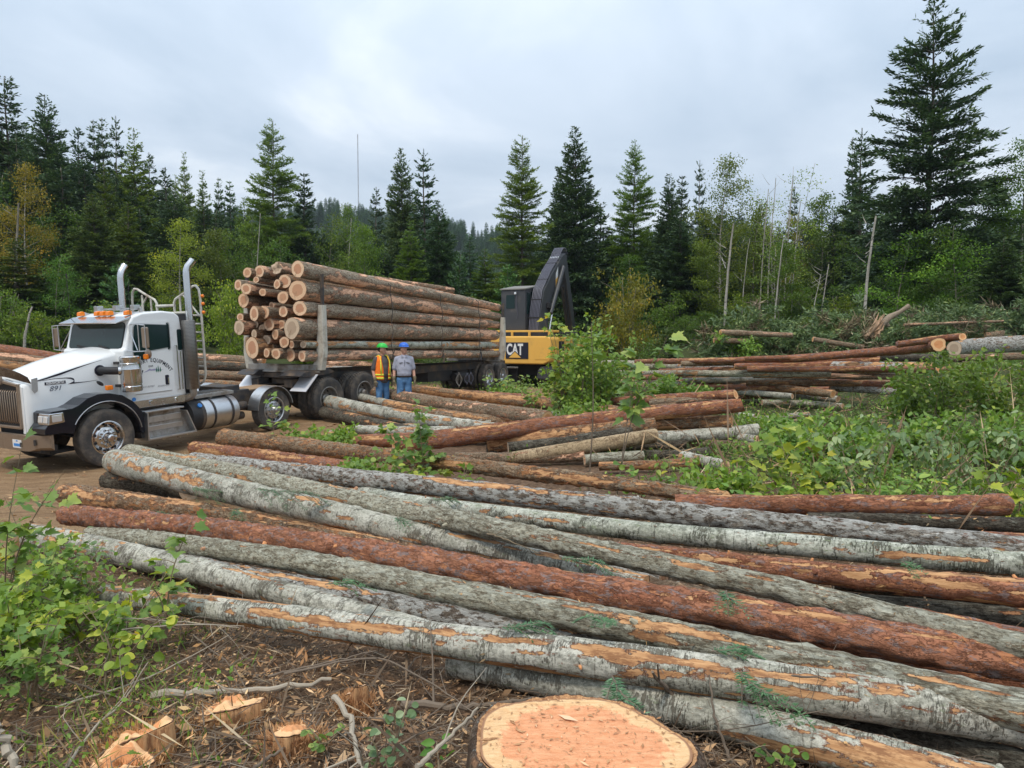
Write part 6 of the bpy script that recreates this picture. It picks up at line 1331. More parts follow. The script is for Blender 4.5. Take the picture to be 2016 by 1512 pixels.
# ------------------------------------------------------------------ the load on the trailer
def loadpt(px, py, x=-.55):
    """the point of the plane across the load at local x that a pixel looks at, in trailer coordinates"""
    d = ray(px, py); o = np.array([F0[0], F0[1]]) + dd * x
    t = (o @ dd) / (d[:2] @ dd); q = CAMP + d * t; v = q[:2] - F0
    return float(v @ dn), float(q[2]), t
ENDS = [ # crop coordinates of the visible butts
 (553,155,60,'N1','top log of the near side with a thick pale butt'), (583,285,68,'N2','second log from the top on the near side, its butt showing dark growth rings'), (578,400,52,'N3','third log from the top on the near side of the load'),
 (532,522,76,'N4','widest log of the near side, its reddish butt left of the stake'), (556,625,26,'N5','slim pale-barked log low on the near side of the load'), (562,695,38,'N6','lowest log on the near side with a split butt'),
 (208,178,35,'','small log at the top left corner of the load'), (285,170,40,'','reddish log second from the left in the top row of the load'), (380,150,42,'R','ragged-ended log in the top row left of the thick top log'),
 (152,255,38,'','outermost log of the second row on the far side'), (203,278,40,'','orange-barked log just right of the outermost one in the second row'), (265,222,24,'','thin log lying in the gap under the top row'),
 (438,232,50,'','dark-barked log under the ragged one'), (393,250,32,'','log half hidden behind the dark-barked one'), (305,300,26,'','small log in the middle of the load under the thin one'), (430,330,42,'','round pale log near the centre of the load'),
 (185,350,52,'','big log with a hollow centre at the left of the load'), (252,432,52,'','leaning log under the hollow one'), (312,425,45,'','reddish log with torn bark in the centre left of the load'), (433,420,40,'','round log left of the third near log'),
 (165,455,27,'','small log above the large reddish one at the far left'), (158,518,52,'','large reddish log at the far left, mid height'), (345,500,46,'','shaded log in the middle of the load'), (252,557,30,'','small orange log under the leaning one'),
 (330,595,32,'','small pale log in the lower middle of the load'), (382,560,36,'','pinkish log right of the small pale one'), (437,610,40,'','oval log in the lower middle'), (484,625,28,'','small log left of the slim pale-barked one'),
 (240,645,76,'','biggest butt of all at the lower left of the load'), (328,677,32,'','oval butt next to the biggest one in the bottom row'), (388,680,38,'','round pale butt in the bottom row'), (478,688,45,'','butt with a split heart in the bottom row'),
 (480,470,40,'H','hidden log behind the widest near butt'), (215,600,26,'H','shaded log above the biggest butt'), (300,520,24,'H','dark gap filler log beside the shaded centre log'), (360,385,30,'H','shaded log left of the third near log'), (470,300,28,'H','shaded log left of the second near log'), (240,330,26,'H','shaded log right of the hollow-centred one'), (420,500,34,'H','shaded log left of the widest near butt'), (350,640,30,'H','shaded log between the bottom butts'), (470,560,24,'H','dark log under the widest near butt'), (500,340,34,'H','hidden log behind the second near log'), (260,500,30,'H','shaded log in the heart of the load')]
near_z = {'N1': 2.80, 'N2': 2.46, 'N3': 2.14, 'N4': 1.76, 'N5': 1.36, 'N6': 1.04}; near_r = {'N1': .14, 'N2': .155, 'N3': .145, 'N4': .21, 'N5': .14, 'N6': .13}
rs2 = random.Random(3)
def tw(x, y, z): v = ML @ Vector((x, y, z)); return np.array(v)
for i, (cx, cy, cr, tg, lab) in enumerate(ENDS):
    x0 = -.55 if tg.startswith('N') else (-.15 if tg == 'H' else -.55 + rs2.uniform(-.15, .25))
    if tg == 'N4': x0 = -.75
    px, py = 420 + cx / 3.15, 480 + cy / 3.15; y, z, t = loadpt(px, py, x0); r = cr / 3.15 / F * t * (.93)
    L = LB + .55 + rs2.uniform(.1, .5)
    if tg.startswith('N'): y1, z1, r1 = y * .3 + .15 * .7 + .02, near_z[tg], near_r[tg]; L = LB + .6
    else: y1 = .18 + (y - .12) * .93; z1 = .98 + (z - 1.02) * .80; r1 = r * rs2.uniform(.62, .8)
    if tg == 'R': L = LB * .74; z1 = z - .12; y1 = .46; r1 = r * .75
    if tg.startswith('N'): y = max(y, r + .06); y1 = max(y1, r1 + .08)
    ym = (y * .5 + y1 * .5); zm = z * .5 + z1 * .5
    kind = 'birch' if tg == 'N5' else rs2.choice(['load', 'load', 'larch', 'brown'])
    if tg.startswith('N') and tg != 'N5': kind = 'load'
    make_log([tw(x0, y, z), tw((x0 + L) / 2, ym, zm), tw(x0 + L, y1, z1)], r, r1, kind, 500 + i * 3, 'load: ' + lab if False else lab, 'loaded_log', 'log', 'logs on the trailer', rs2.choice(['cut_pale', 'cut_red', 'cut_red', 'cut_grey']) if cy < 640 else 'cut_red', .36 if tg.startswith('N') else .25, .008, stubs=2 if tg.startswith('N') else 0, cuts=(1, 1), ragged=.12 if tg == 'R' else 0)
# binder chains round the load
for k, (px, lab) in enumerate(((771, 'front binder chain hanging down the side of the load behind the two men'), (869, 'middle binder chain wrapped round the load'), (943, 'rear binder chain wrapped round the load near the rear stake'))):
    u = (px - 1008) / F; x = (u * F0[1] - F0[0]) / (dd[0] - u * dd[1]); f = x / LB
    top = 3.42 * (1 - f) + 2.98 * f
    pts = [(x, .02, .85)] + [(x + rs2.uniform(-.02, .02), -.03 - .03 * math.sin(j * 2.1) + (.0 if j < 9 else .06), 1.0 + (top - 1.15) * j / 10) for j in range(11)] + [(x, .25, top + .02), (x, .9, top + .06), (x, 1.5, top + .02), (x, 2.2, top - .15), (x, 2.4, top - .4), (x, 2.4, .9)]
    c_ = empty('binder_chain', mat=ML, label=lab, cat='chain', group='binder chains round the load'); m = MB(); m.tube(pts, .013, 6); m.build('chain_run', M['steel_dark'], c_, True)
    m = MB(); m.tube([(x + .02, -.07, 1.15), (x + .02, -.09, 1.0), (x - .02, -.09, .86)], .03, 6); m.tube([(x, -.08, 1.2), (x, -.1, 1.32)], .02, 6); m.build('load_binder', M['steel_dark'], c_, True)
# ------------------------------------------------------------------ log loader: local x = across its back (right corner = 0), y = forwards, z = up from world 0
a_ = R(28); LX = np.array([math.cos(a_), -math.sin(a_)]); LY = np.array([math.sin(a_), math.cos(a_)])
MLD = Matrix(((LX[0], LY[0], 0, 1.65), (LX[1], LY[1], 0, 32.6), (0, 0, 1, 0), (0, 0, 0, 1)))
loader = empty('log_loader', mat=MLD, label='yellow and black tracked log loader with raised black boom behind the trailer', cat='loader')
m = MB(); m.prism([(-3.1, .62), (-2.9, .50), (-.35, .50), (-.08, .62), (0, .9), (0, 1.62), (-.10, 1.72), (-3.0, 1.72), (-3.1, 1.62)], 'y', 0, .9)
body = m.build('counterweight', M['yellow'], loader, bevel=.09); body.modifiers['bevel'].segments = 4
m = MB(); m.box((-.55, 2.6, 1.12), (1.0, 3.4, 1.15)); m.box((-2.5, 2.4, 1.12), (1.1, 3.0, 1.15)); m.box((-1.55, 2.5, .8), (1.2, 3.2, .5)); m.build('house', M['yellow'], loader, bevel=.05)
m = MB(); m.box((-1.55, .55, 1.93), (3.0, .9, .10)); m.build('top_cover', M['yellow'], loader, bevel=.02)
m = MB(); m.box((-1.55, .50, 1.81), (2.9, .8, .17)); m.build('air_intake_slot', M['matblack'], loader)
for x in (-3.0, -1.9, -1.05, -.1): m = MB(); m.box((x, .1, 1.81), (.10, .1, .17)); m.build('cover_post', M['yellow'], loader)
m = MB(); m.box((-.55, 2.2, 1.80), (.9, 2.2, .2)); m.build('engine_hood', M['matblack'], loader, bevel=.02)
m = MB(); m.box((-1.62, -.01, 1.09), (1.12, .03, .72)); pn = m.build('badge_panel', M['decal'], loader, bevel=.02)
text_obj('CAT', .66, M['decal_white'], pn, 'lettering', Matrix(((1, 0, 0, -1.72), (0, 0, -1, -.032), (0, 1, 0, 1.12), (0, 0, 0, 1))), .004, bold=.022, sx=.62)
m = MB(); m.add([(-2.0, -.045, .78), (-1.40, -.045, .78), (-1.70, -.045, 1.04)], [(0, 1, 2)]); m.build('triangle_logo', M['yellow'], pn)
m = MB(); m.add([(-2.05, -.040, .765), (-1.35, -.040, .765), (-1.70, -.040, 1.09)], [(0, 1, 2)]); m.build('triangle_outline', M['decal'], pn)
plate(rrect(-.75, -.12, .72, 1.32, .04, 1), lambda x, z: (x, .0, z), lambda x, z: (x, -.015, z), 'access_door', M['yellow'], loader, bevel=.01)
plate(rrect(.9, 1.5, .8, 1.5, .04, 1), lambda y, z: (-.05, y, z), lambda y, z: (-.035, y, z), 'side_grille', M['matblack'], loader)
# cab
m = MB(); m.prism([(.55, 1.98), (.55, 3.78), (1.9, 3.98), (1.95, 3.6), (1.7, 1.98)], 'x', -2.72, -1.50); lc_ = m.build('cab', M['blackpaint'], loader, bevel=.03)
m = MB(); m.prism([(.50, 3.78), (.50, 3.83), (1.92, 4.04), (1.95, 3.98)], 'x', -2.76, -1.46); m.build('cab_roof', mat_plain('dusty_roof', (.22, .21, .19), .8, 0, .3, 5), lc_)
plate(rrect(-2.45, -2.02, 2.95, 3.55, .04, 1), lambda x, z: (x, .55, z), lambda x, z: (x, .535, z), 'rear_window', M['glass'], lc_)
plate(rrect(.70, 1.0, 2.7, 3.65, .03, 1), lambda y, z: (-1.50, y, z), lambda y, z: (-1.488, y, z), 'side_window', M['glass'], lc_)
plate([(1.12, 2.3), (1.12, 3.70), (1.78, 3.80), (1.72, 2.9), (1.5, 2.3)], lambda y, z: (-1.50, y, z), lambda y, z: (-1.488, y, z), 'side_window', M['glass'], lc_)
m = MB(); m.tube([(-1.90, .52, 3.6), (-1.92, .50, 3.1), (-1.86, .52, 2.7), (-1.9, .52, 2.5)], .012, 6); m.build('cable', M['hose'], lc_, True)
m = MB(); m.box((-1.95, .47, 3.62), (.10, .08, .10)); m.build('work_lamp', M['lens'], lc_, bevel=.01)
# boom
BP = [(.8, 1.9), (.95, 2.9), (1.25, 3.75), (2.15, 4.62), (3.15, 5.42), (3.55, 5.62), (3.80, 5.50), (3.62, 5.22), (2.55, 4.05), (1.95, 3.2), (1.6, 1.9)]
m = MB(); m.prism(BP, 'x', -1.42, -.92); bm_ = m.build('boom', M['blackpaint'], loader, bevel=.02)
for i in range(7):
    x = -1.39 + i * .07
    m = MB(); m.tube([(x, y - .07, z + .03) for y, z in ((.78, 1.95), (.93, 2.9), (1.23, 3.78), (2.12, 4.68), (3.05, 5.40))] + [(x + .02, 3.1, 5.62), (x + .03, 3.35, 5.85), (x + .04, 3.62, 5.86), (x + .05, 3.78, 5.6)], .023, 8); m.build('hydraulic_line', M['hose'], bm_, True)
for (y, z) in ((.86, 2.5), (1.08, 3.3), (1.7, 4.23), (2.6, 5.03)):
    m = MB(); m.box((-1.17, y - .08, z + .04), (.54, .05, .06)); m.build('line_clamp', M['matblack'], bm_)
m = MB()
for i in range(6): m.box((-1.36 + i * .08, 2.88, 5.34), (.03, .1, .12), Matrix.Rotation(-.8, 3, 'X'))
m.build('hose_fitting', M['alu'], bm_)
def bside(pl, name, mt, o_=0.006): m = MB(); m.add([(-.92 + o_, y, z) for y, z in pl], [tuple(range(len(pl)))]); return m.build(name, mt, bm_)
bside([(2.5, 4.60), (2.75, 4.95), (2.72, 4.35), (2.46, 3.95)], 'white_decal', M['decal_white']); bside([(2.47, 4.32), (2.72, 4.48), (2.72, 4.30), (2.48, 3.98)], 'yellow_decal', M['yellow'], .009)
m = MB(); m.tube([(-.80, 1.7, 2.75), (-.80, 3.1, 4.95)], .10, 12); m.build('boom_cylinder', M['blackpaint'], bm_, True)
m = MB(); m.tube([(-.80, 1.55, 1.95), (-.80, 1.9, 2.9)], .05, 10); m.build('cylinder_rod', M['chrome'], bm_, True)
m = MB(); m.box((-.85, 1.62, 3.1), (.12, .25, .25)); m.build('valve_block', M['matblack'], bm_, bevel=.02)
m = MB(); m.prism([(3.4, 5.55), (3.9, 5.50), (4.75, 3.1), (5.1, 1.6), (4.85, 1.5), (4.3, 3.1)], 'x', -1.36, -1.0); m.build('stick', M['blackpaint'], loader, bevel=.02)
m = MB(); m.tube([(-1.18, 3.0, 3.7), (-1.18, 4.0, 4.6)], .08, 10); m.tube([(-1.18, 3.9, 4.1), (-1.18, 4.5, 2.2)], .07, 10); m.build('stick_cylinder', M['matblack'], loader, True)
m = MB()
for x in (-2.9, -.2):
    m.prism([(-.3, -.1), (0, -.45), (3.9, -.45), (4.3, -.1), (4.2, .25), (3.8, .42), (.1, .42), (-.2, .25)], 'x', x - .32, x + .32)
m.box((-1.55, 2.0, .2), (2.2, 1.6, .5)); m.lathe([(.75, 0), (.75, .22)], (-1.55, 2.0, .36), (0, 0, 1), 28); m.build('track', M['matblack'], loader, bevel=.03)

# ------------------------------------------------------------------ people
def blob(name, parts, mat, parent, vox=.014, sm=4):
    """one continuous skin grown over tapered limbs and ellipsoids"""
    m = MB()
    for p in parts:
        if p[0] == 't':
            pts = p[1]; rr = p[2]; m.tube(pts, rr, 12)
            for q, r_ in zip(pts, rr): m.ell(q, (r_, r_, r_), 10, 6)
        else: m.ell(p[1], p[2], 16, 10, p[3] if len(p) > 3 else None)
    o = m.build(name, mat, parent, True, angle=180)
    r_ = o.modifiers.new('skin', 'REMESH'); r_.mode = 'VOXEL'; r_.voxel_size = vox; r_.use_smooth_shade = True
    s_ = o.modifiers.new('relax', 'SMOOTH'); s_.iterations = sm; s_.factor = .5
    return o
def person(x, y, rz, label, shirt, helmet, vest=False, headturn=0.0, belly=0.0, hair='hair', loose=True):
    z0 = gz(x, y)
    p = empty('person', (x, y, z0), label, 'person', rz=rz)
    # facing -y
    sh = 1.47; A = {}
    for s_ in (-1, 1):
        A[s_] = dict(sh=(s_ * .178, 0.01, sh - .035), el=(s_ * .235, .05, 1.16), wr=(s_ * .255, -.06, .925), hip=(s_ * .09, 0, .93), kn=(s_ * .105, -.015, .50), an=(s_ * .11, .02, .09))
    hd = Matrix.Rotation(headturn, 3, 'Z'); H0 = Vector((0, -.015, 1.665))
    def h_(v): return tuple(H0 + hd @ Vector(v))
    parts = [('e', (0, .0, 1.30), (.165, .105, .20)), ('e', (0, .0, 1.05), (.150, .11, .17)), ('e', (0, 0, .95), (.155, .11, .10)), ('t', [(0, .01, 1.45), (0, .0, 1.56)], [.062, .055]),
             ('e', h_((0, .004, .02)), (.080, .098, .115)), ('e', h_((0, -.035, -.05)), (.055, .055, .06)), ('e', h_((0, -.095, -.005)), (.013, .022, .024)), ('e', h_((.078, .01, 0)), (.012, .022, .03)), ('e', h_((-.078, .01, 0)), (.012, .022, .03))]
    for s_ in (-1, 1):
        a = A[s_]; parts += [('t', [a['sh'], a['el'], a['wr']], [.052, .044, .032]), ('t', [a['hip'], a['kn'], a['an']], [.085, .055, .040]), ('t', [(s_ * .02, 0, 1.46), a['sh']], [.06, .055])]
    blob('body', parts, M['skin'], p, .013)
    for s_ in (-1, 1):
        m = MB(); m.ell(h_((s_ * .03, -.083, .012)), (.011, .008, .007), 8, 6); m.build('eye', M['hair'], p, True)
    m = MB(); m.ell(h_((0, -.088, -.055)), (.022, .006, .005), 8, 6); m.build('mouth', mat_plain('lip', (.30, .10, .08), .6) if 'lip' not in M else M['lip'], p, True)
    # shirt
    sp = [('e', (0, -.01 - belly * .3, 1.29), (.185 + belly * .3, .125 + belly * .4, .22)), ('e', (0, -.015 - belly * .5, 1.18), (.182 + belly * .5, .13 + belly * .8, .22)), ('e', (0, -.015 - belly * .5, 1.08), (.178 + belly * .5, .13 + belly, .14)), ('e', (0, -.01, 1.03), (.180, .130, .075)), ('t', [(0, .01, 1.44), (0, .01, 1.52)], [.10, .068])]
    if loose: sp += [('t', [(-.06, 0, 1.10), (-.06, 0, .98)], [.14, .13]), ('t', [(.06, 0, 1.10), (.06, 0, .98)], [.14, .13]), ('e', (0, 0, .935), (.198, .142, .085)), ('e', (0, 0, .88), (.18, .13, .05))]
    for s_ in (-1, 1):
        a = A[s_]; e0 = Vector(a['sh']); e1 = Vector(a['el']); sp += [('t', [tuple(e0), tuple(e0.lerp(e1, .35)), tuple(e0.lerp(e1, .82))], [.066, .066, .070]), ('t', [(s_ * .03, .01, 1.475), (s_ * .12, .01, 1.455), a['sh']], [.062, .060, .060])]
    blob('shirt', sp, M[shirt], p, .014, 3)
    jp = [('e', (0, 0, .97), (.168, .125, .10)), ('e', (0, 0, .89), (.135, .115, .10))]
    for s_ in (-1, 1):
        a = A[s_]; jp += [('t', [a['hip'], a['kn'], (s_ * .112, .02, .30), (s_ * .112, .015, .10)], [.105, .078, .072, .072])]
    blob('jeans', jp, M['denim'], p, .015, 3)
    if not loose:
        m = MB(); m.lathe([(.172, 0), (.178, .005), (.178, .035), (.172, .04)], (0, 0, 0), (0, 0, 1), 28, True); o = m.build('belt', M['hair'], p, True); o.scale = (1.0, .77, 1); o.location = (0, -.01, .985)
    for s_ in (-1, 1):
        blob('boot', [('t', [(s_ * .112, .03, .16), (s_ * .112, .03, .06)], [.062, .058]), ('e', (s_ * .118, -.06, .045), (.052, .13, .045))], M['boot'], p, .013, 2)
        # glove with palm, four fingers and a thumb
        w_ = Vector(A[s_]['wr']); g_ = [('t', [tuple(w_ + Vector((0, 0, .05))), tuple(w_ + Vector((0, -.005, 0)))], [.043, .038]), ('e', tuple(w_ + Vector((s_ * .003, -.01, -.055))), (.026, .046, .055))]
        for k in range(4):
            yy = -.045 + k * .024; l_ = (.055, .07, .075, .062)[3 - k] if k < 4 else .06
            b0 = w_ + Vector((s_ * .002, yy, -.095)); g_.append(('t', [tuple(b0), tuple(b0 + Vector((-s_ * .012, -.004, -l_ * .55))), tuple(b0 + Vector((-s_ * .032, -.004, -l_ * .95)))], [.0125, .012, .010]))
        b0 = w_ + Vector((-s_ * .005, -.045, -.03)); g_.append(('t', [tuple(b0), tuple(b0 + Vector((-s_ * .014, -.03, -.04))), tuple(b0 + Vector((-s_ * .02, -.034, -.07)))], [.015, .013, .011]))
        blob('glove', g_, M['glove'], p, .0065, 2)
    # helmet
    hp = MB(); rings = []; 
    for i in range(9):
        ph = (math.pi / 2) * i / 8; rr = math.cos(ph); rings.append((rr, math.sin(ph)))
    vs = []; sg = 28
    for rr, zz in rings[:-1]:
        for k in range(sg):
            th = 2 * math.pi * k / sg; vs.append(h_((.118 * rr * math.cos(th), .138 * rr * math.sin(th) + .005,   .080 + .105 * zz)))
    vs.append(h_((0, .005, .185))); fs = [(i * sg + k, i * sg + (k + 1) % sg, (i + 1) * sg + (k + 1) % sg, (i + 1) * sg + k) for i in range(7) for k in range(sg)] + [(7 * sg + k, 7 * sg + (k + 1) % sg, 8 * sg) for k in range(sg)]
    hp.add(vs, fs); vs = []
    for k in range(sg):
        th = 2 * math.pi * k / sg; f = max(0, -math.sin(th)) ** 2; vs += [h_((.116 * math.cos(th), .136 * math.sin(th) + .005, .085)), h_(((.124 + .004 * f) * math.cos(th), (.144 + .030 * f) * math.sin(th) + .005, .074 - .004 * f))]
    hp.add(vs, [(2 * k, 2 * k + 1, (2 * k + 3) % (2 * sg), (2 * k + 2) % (2 * sg)) for k in range(sg)]); hp.build('helmet', M[helmet], p, True, angle=45)
    m = MB(); m.ell(h_((0, .038, .015)), (.080, .074, .075), 16, 10); m.build('hair', M[hair], p, True)
    if vest:
        def shell(n_, z0_, z1_, gap, off, mt, par, rings=6):
            m = MB(); vs = []; N_ = 28
            for i in range(rings + 1):
                z = z0_ + (z1_ - z0_) * i / rings; f = float(np.interp(z, [.90, 1.1, 1.3, 1.44, 1.53], [1.0, 1.0, .99, .93, .62])); gg = float(np.interp(z, [.9, 1.2, 1.5], [gap, gap * 1.2, gap * 2.2]))
                for k in range(N_ + 1):
                    th = -math.pi / 2 + gg + (2 * math.pi - 2 * gg) * k / N_; vs.append(((.212 + off) * f * math.cos(th), (.168 + off) * f * math.sin(th) - .01, z))
            m.add(vs, [(i * (N_ + 1) + k, i * (N_ + 1) + k + 1, (i + 1) * (N_ + 1) + k + 1, (i + 1) * (N_ + 1) + k) for i in range(rings) for k in range(N_)])
            o = m.build(n_, mt, par, True); sm = o.modifiers.new('thick', 'SOLIDIFY'); sm.thickness = .006; return o
        v_ = shell('vest', .93, 1.53, .30, .0, M['hivis'], p, 10)
        shell('reflective_band', .955, .995, .30, .008, M['hiyel'], v_, 1); shell('reflective_band', 1.04, 1.08, .30, .008, M['hiyel'], v_, 1)
        for s_ in (-1, 1):
            m = MB(); pts = [(s_ * .13, -.163, 1.08), (s_ * .135, -.158, 1.25), (s_ * .125, -.14, 1.40), (s_ * .105, -.085, 1.52), (s_ * .10, 0, 1.545), (s_ * .105, .09, 1.51), (s_ * .13, .15, 1.35), (s_ * .13, .17, 1.08)]
            vs = []
            for q in pts: vs += [(q[0] - .02, q[1], q[2]), (q[0] + .02, q[1] + .004, q[2])]
            m.add(vs, [(2 * i, 2 * i + 1, 2 * i + 3, 2 * i + 2) for i in range(len(pts) - 1)]); o = m.build('shoulder_band', M['hiyel'], v_, True); sm = o.modifiers.new('thick', 'SOLIDIFY'); sm.thickness = .01
    else:
        for s_ in (-1, 1): m = MB(); m.box((s_ * .085, -.128 - belly * .3, 1.34), (.085, .01, .018), Matrix.Rotation(s_ * .15, 3, 'Y')); m.build('pocket_flap', M['tee'], p)
        m = MB(); m.box((0, -.142 - belly * .4, 1.33), (.008, .01, .16)); m.build('placket', M['tee'], p)
        for s_ in (-1, 1): m = MB(); m.prism([(s_ * .01, 1.475), (s_ * .085, 1.54), (s_ * .075, 1.47)], 'y', -.105, -.085); m.build('collar', M[shirt], p)
    return p
person(-3.24, 19.0, R(44), 'man in green helmet, orange vest and charcoal t-shirt looking right beside the load', 'tee', 'helmet_green', True, R(30), .02)
person(-2.68, 18.9, R(14), 'man in blue helmet, grey short-sleeved work shirt and jeans beside the load', 'worksh', 'helmet_blue', False, R(28), .012, 'greyhair', loose=False)
M['needle'] = leafmat('twig_litter', (.09, .062, .043), (.24, .17, .115), (.48, .38, .27), .0, .85)
# ------------------------------------------------------------------ plants close by
def leaf_mesh(name, kind, mat, tint):
    if kind == 'maple':
        o = [(0, 0), (.10, -.10), (.34, -.06), (.30, .12), (.52, .22), (.44, .34), (.58, .56), (.34, .50), (.30, .62), (.22, .60), (.17, .80), (.0, 1.02)]
        pts = o + [(-x, y) for x, y in o[::-1][1:-1]]
    elif kind == 'round':
        o = [(0, 0), (.22, .06), (.40, .28), (.44, .52), (.34, .78), (.16, .94), (0, 1.0)]; pts = o + [(-x, y) for x, y in o[::-1][1:-1]]
    else:
        o = [(0, 0), (.16, .10), (.27, .34), (.24, .60), (.12, .85), (0, 1.05)]; pts = o + [(-x, y) for x, y in o[::-1][1:-1]]
    V = [(0, .38, 0)] + [(x, y, abs(x) * .32 - .18 * (y - .3) ** 2) for x, y in pts]; n = len(pts)
    T = [(0, i + 1, (i + 1) % n + 1) for i in range(n)]
    return mesh_np(name, np.array(V), T=np.array(T), mats=[mat], smooth=True, attrs={'tint': np.full(len(V), tint) + np.linspace(0, .12, len(V))})
LM = {}
for kd in ('maple', 'round', 'ovate'):
    for mt in ('near_leaf', 'sage_leaf', 'yellow_leaf'):
        LM[kd, mt] = [leaf_mesh('leaf', kd, M[mt], t) for t in (.05, .35, .6, .9)]
def rotmat(d, up_):
    y = unit(np.array(d)); z = unit(np.array(up_) - y * np.dot(up_, y)); x = np.cross(y, z); return x, y, z
def plant(root, H, label, seed, stems=2, nleaf=60, leaf=.07, kind='maple', mt='near_leaf', spread=.5, lean=(0, 0), name='sapling', cat='sapling', group=None, bare=.25, stemr=.006, droop=.0, yellow=.015, color=(1, 1, 1), stemmat='greenstem', aslone=False):
    rng = np.random.default_rng(seed); e_ = empty(name, tuple(root), label, cat, group)
    mb = MB(); spots = []
    for s_ in range(stems):
        a = rng.uniform(0, 6.28); sp = rng.uniform(.2, 1.0) * spread; h = H * (rng.uniform(.65, 1.0) if s_ else 1.0)
        tip = np.array([lean[0] + sp * math.cos(a), lean[1] + sp * math.sin(a), h]); b0 = rng.normal(0, .03, 3) * np.array([1, 1, 0])
        mid = tip * np.array([.35, .35, .55]) + rng.normal(0, .04 * H, 3)
        c = curve3([b0, mid, tip], 12); mb.tube(c, [stemr * (1 - .75 * i / 11) for i in range(12)], 5)
        nb = max(3, int(7 * h / max(.6, H)))
        for b in range(nb):
            f = bare + (1 - bare) * (b + rng.random()) / nb; i = min(10, int(f * 11)); p = c[i]; a2 = rng.uniform(0, 6.28); l = spread * rng.uniform(.25, .6) * (1.15 - f * .6)
            q = curve3([p, p + np.array([math.cos(a2), math.sin(a2), .45]) * l * .5, p + np.array([math.cos(a2), math.sin(a2), .25 - droop]) * l], 6)
            mb.tube(q, [stemr * .45, stemr * .4, stemr * .35, stemr * .3, stemr * .25, stemr * .15], 4)
            for t in (2, 3, 4, 5): spots.append((q[t], unit(q[t] - q[t - 1])))
        for i in range(int(bare * 11) + 1, 12): spots.append((c[i], unit(c[i] - c[i - 1])))
    mb.build('stem', M[stemmat], e_, True)
    if aslone:
        tr = Tri(); k = rng.integers(0, len(spots), nleaf); P0 = np.array([spots[i][0] for i in k]) + rng.normal(0, leaf * .6, (nleaf, 3)); D0 = unit(rng.normal(0, .8, (nleaf, 3)) + np.array([0, -.1, -.25 - droop]))
        W0 = unit(np.cross(D0, rng.normal(0, .6, (nleaf, 3)) + np.array([0, -.5, 1.0]))); tr.kites(P0, D0, W0, leaf * rng.uniform(.6, 1.3, nleaf), leaf * .7 * rng.uniform(.7, 1.2, nleaf), np.clip(rng.normal(.45, .3, nleaf), 0, 1))
        o = link('foliage', tr.mesh('foliage', M[mt]), e_); o.color = (*color, 1); o['kind'] = 'stuff'; return e_
    ms = LM[kind, mt]; ys = LM[kind, 'yellow_leaf']
    for j in range(nleaf):
        p, d = spots[rng.integers(0, len(spots))]; a = rng.uniform(0, 6.28)
        out = unit(np.array([math.cos(a), math.sin(a), rng.uniform(-.7, .25) - droop]) + d * .4); up_ = unit(rng.normal(0, .45, 3) + np.array([0, -.45, .9]))
        x, y, z = rotmat(out, up_); s_ = leaf * rng.uniform(.55, 1.25); p0 = p + out * leaf * .35
        o = link('leaf', (ys if rng.random() < yellow else ms)[rng.integers(0, 4)], e_)
        o.matrix_local = Matrix(((x[0] * s_, y[0] * s_, z[0] * s_, p0[0]), (x[1] * s_, y[1] * s_, z[1] * s_, p0[1]), (x[2] * s_, y[2] * s_, z[2] * s_, p0[2]), (0, 0, 0, 1))); o.color = (*color, 1)
    return e_
def G(px, y): x = (px - 1008) / F * y; return np.array([x, y, gz(x, y)])
rp = random.Random(21)
YG = (1.25, 1.1, .6); BG_ = (.75, .9, .9)
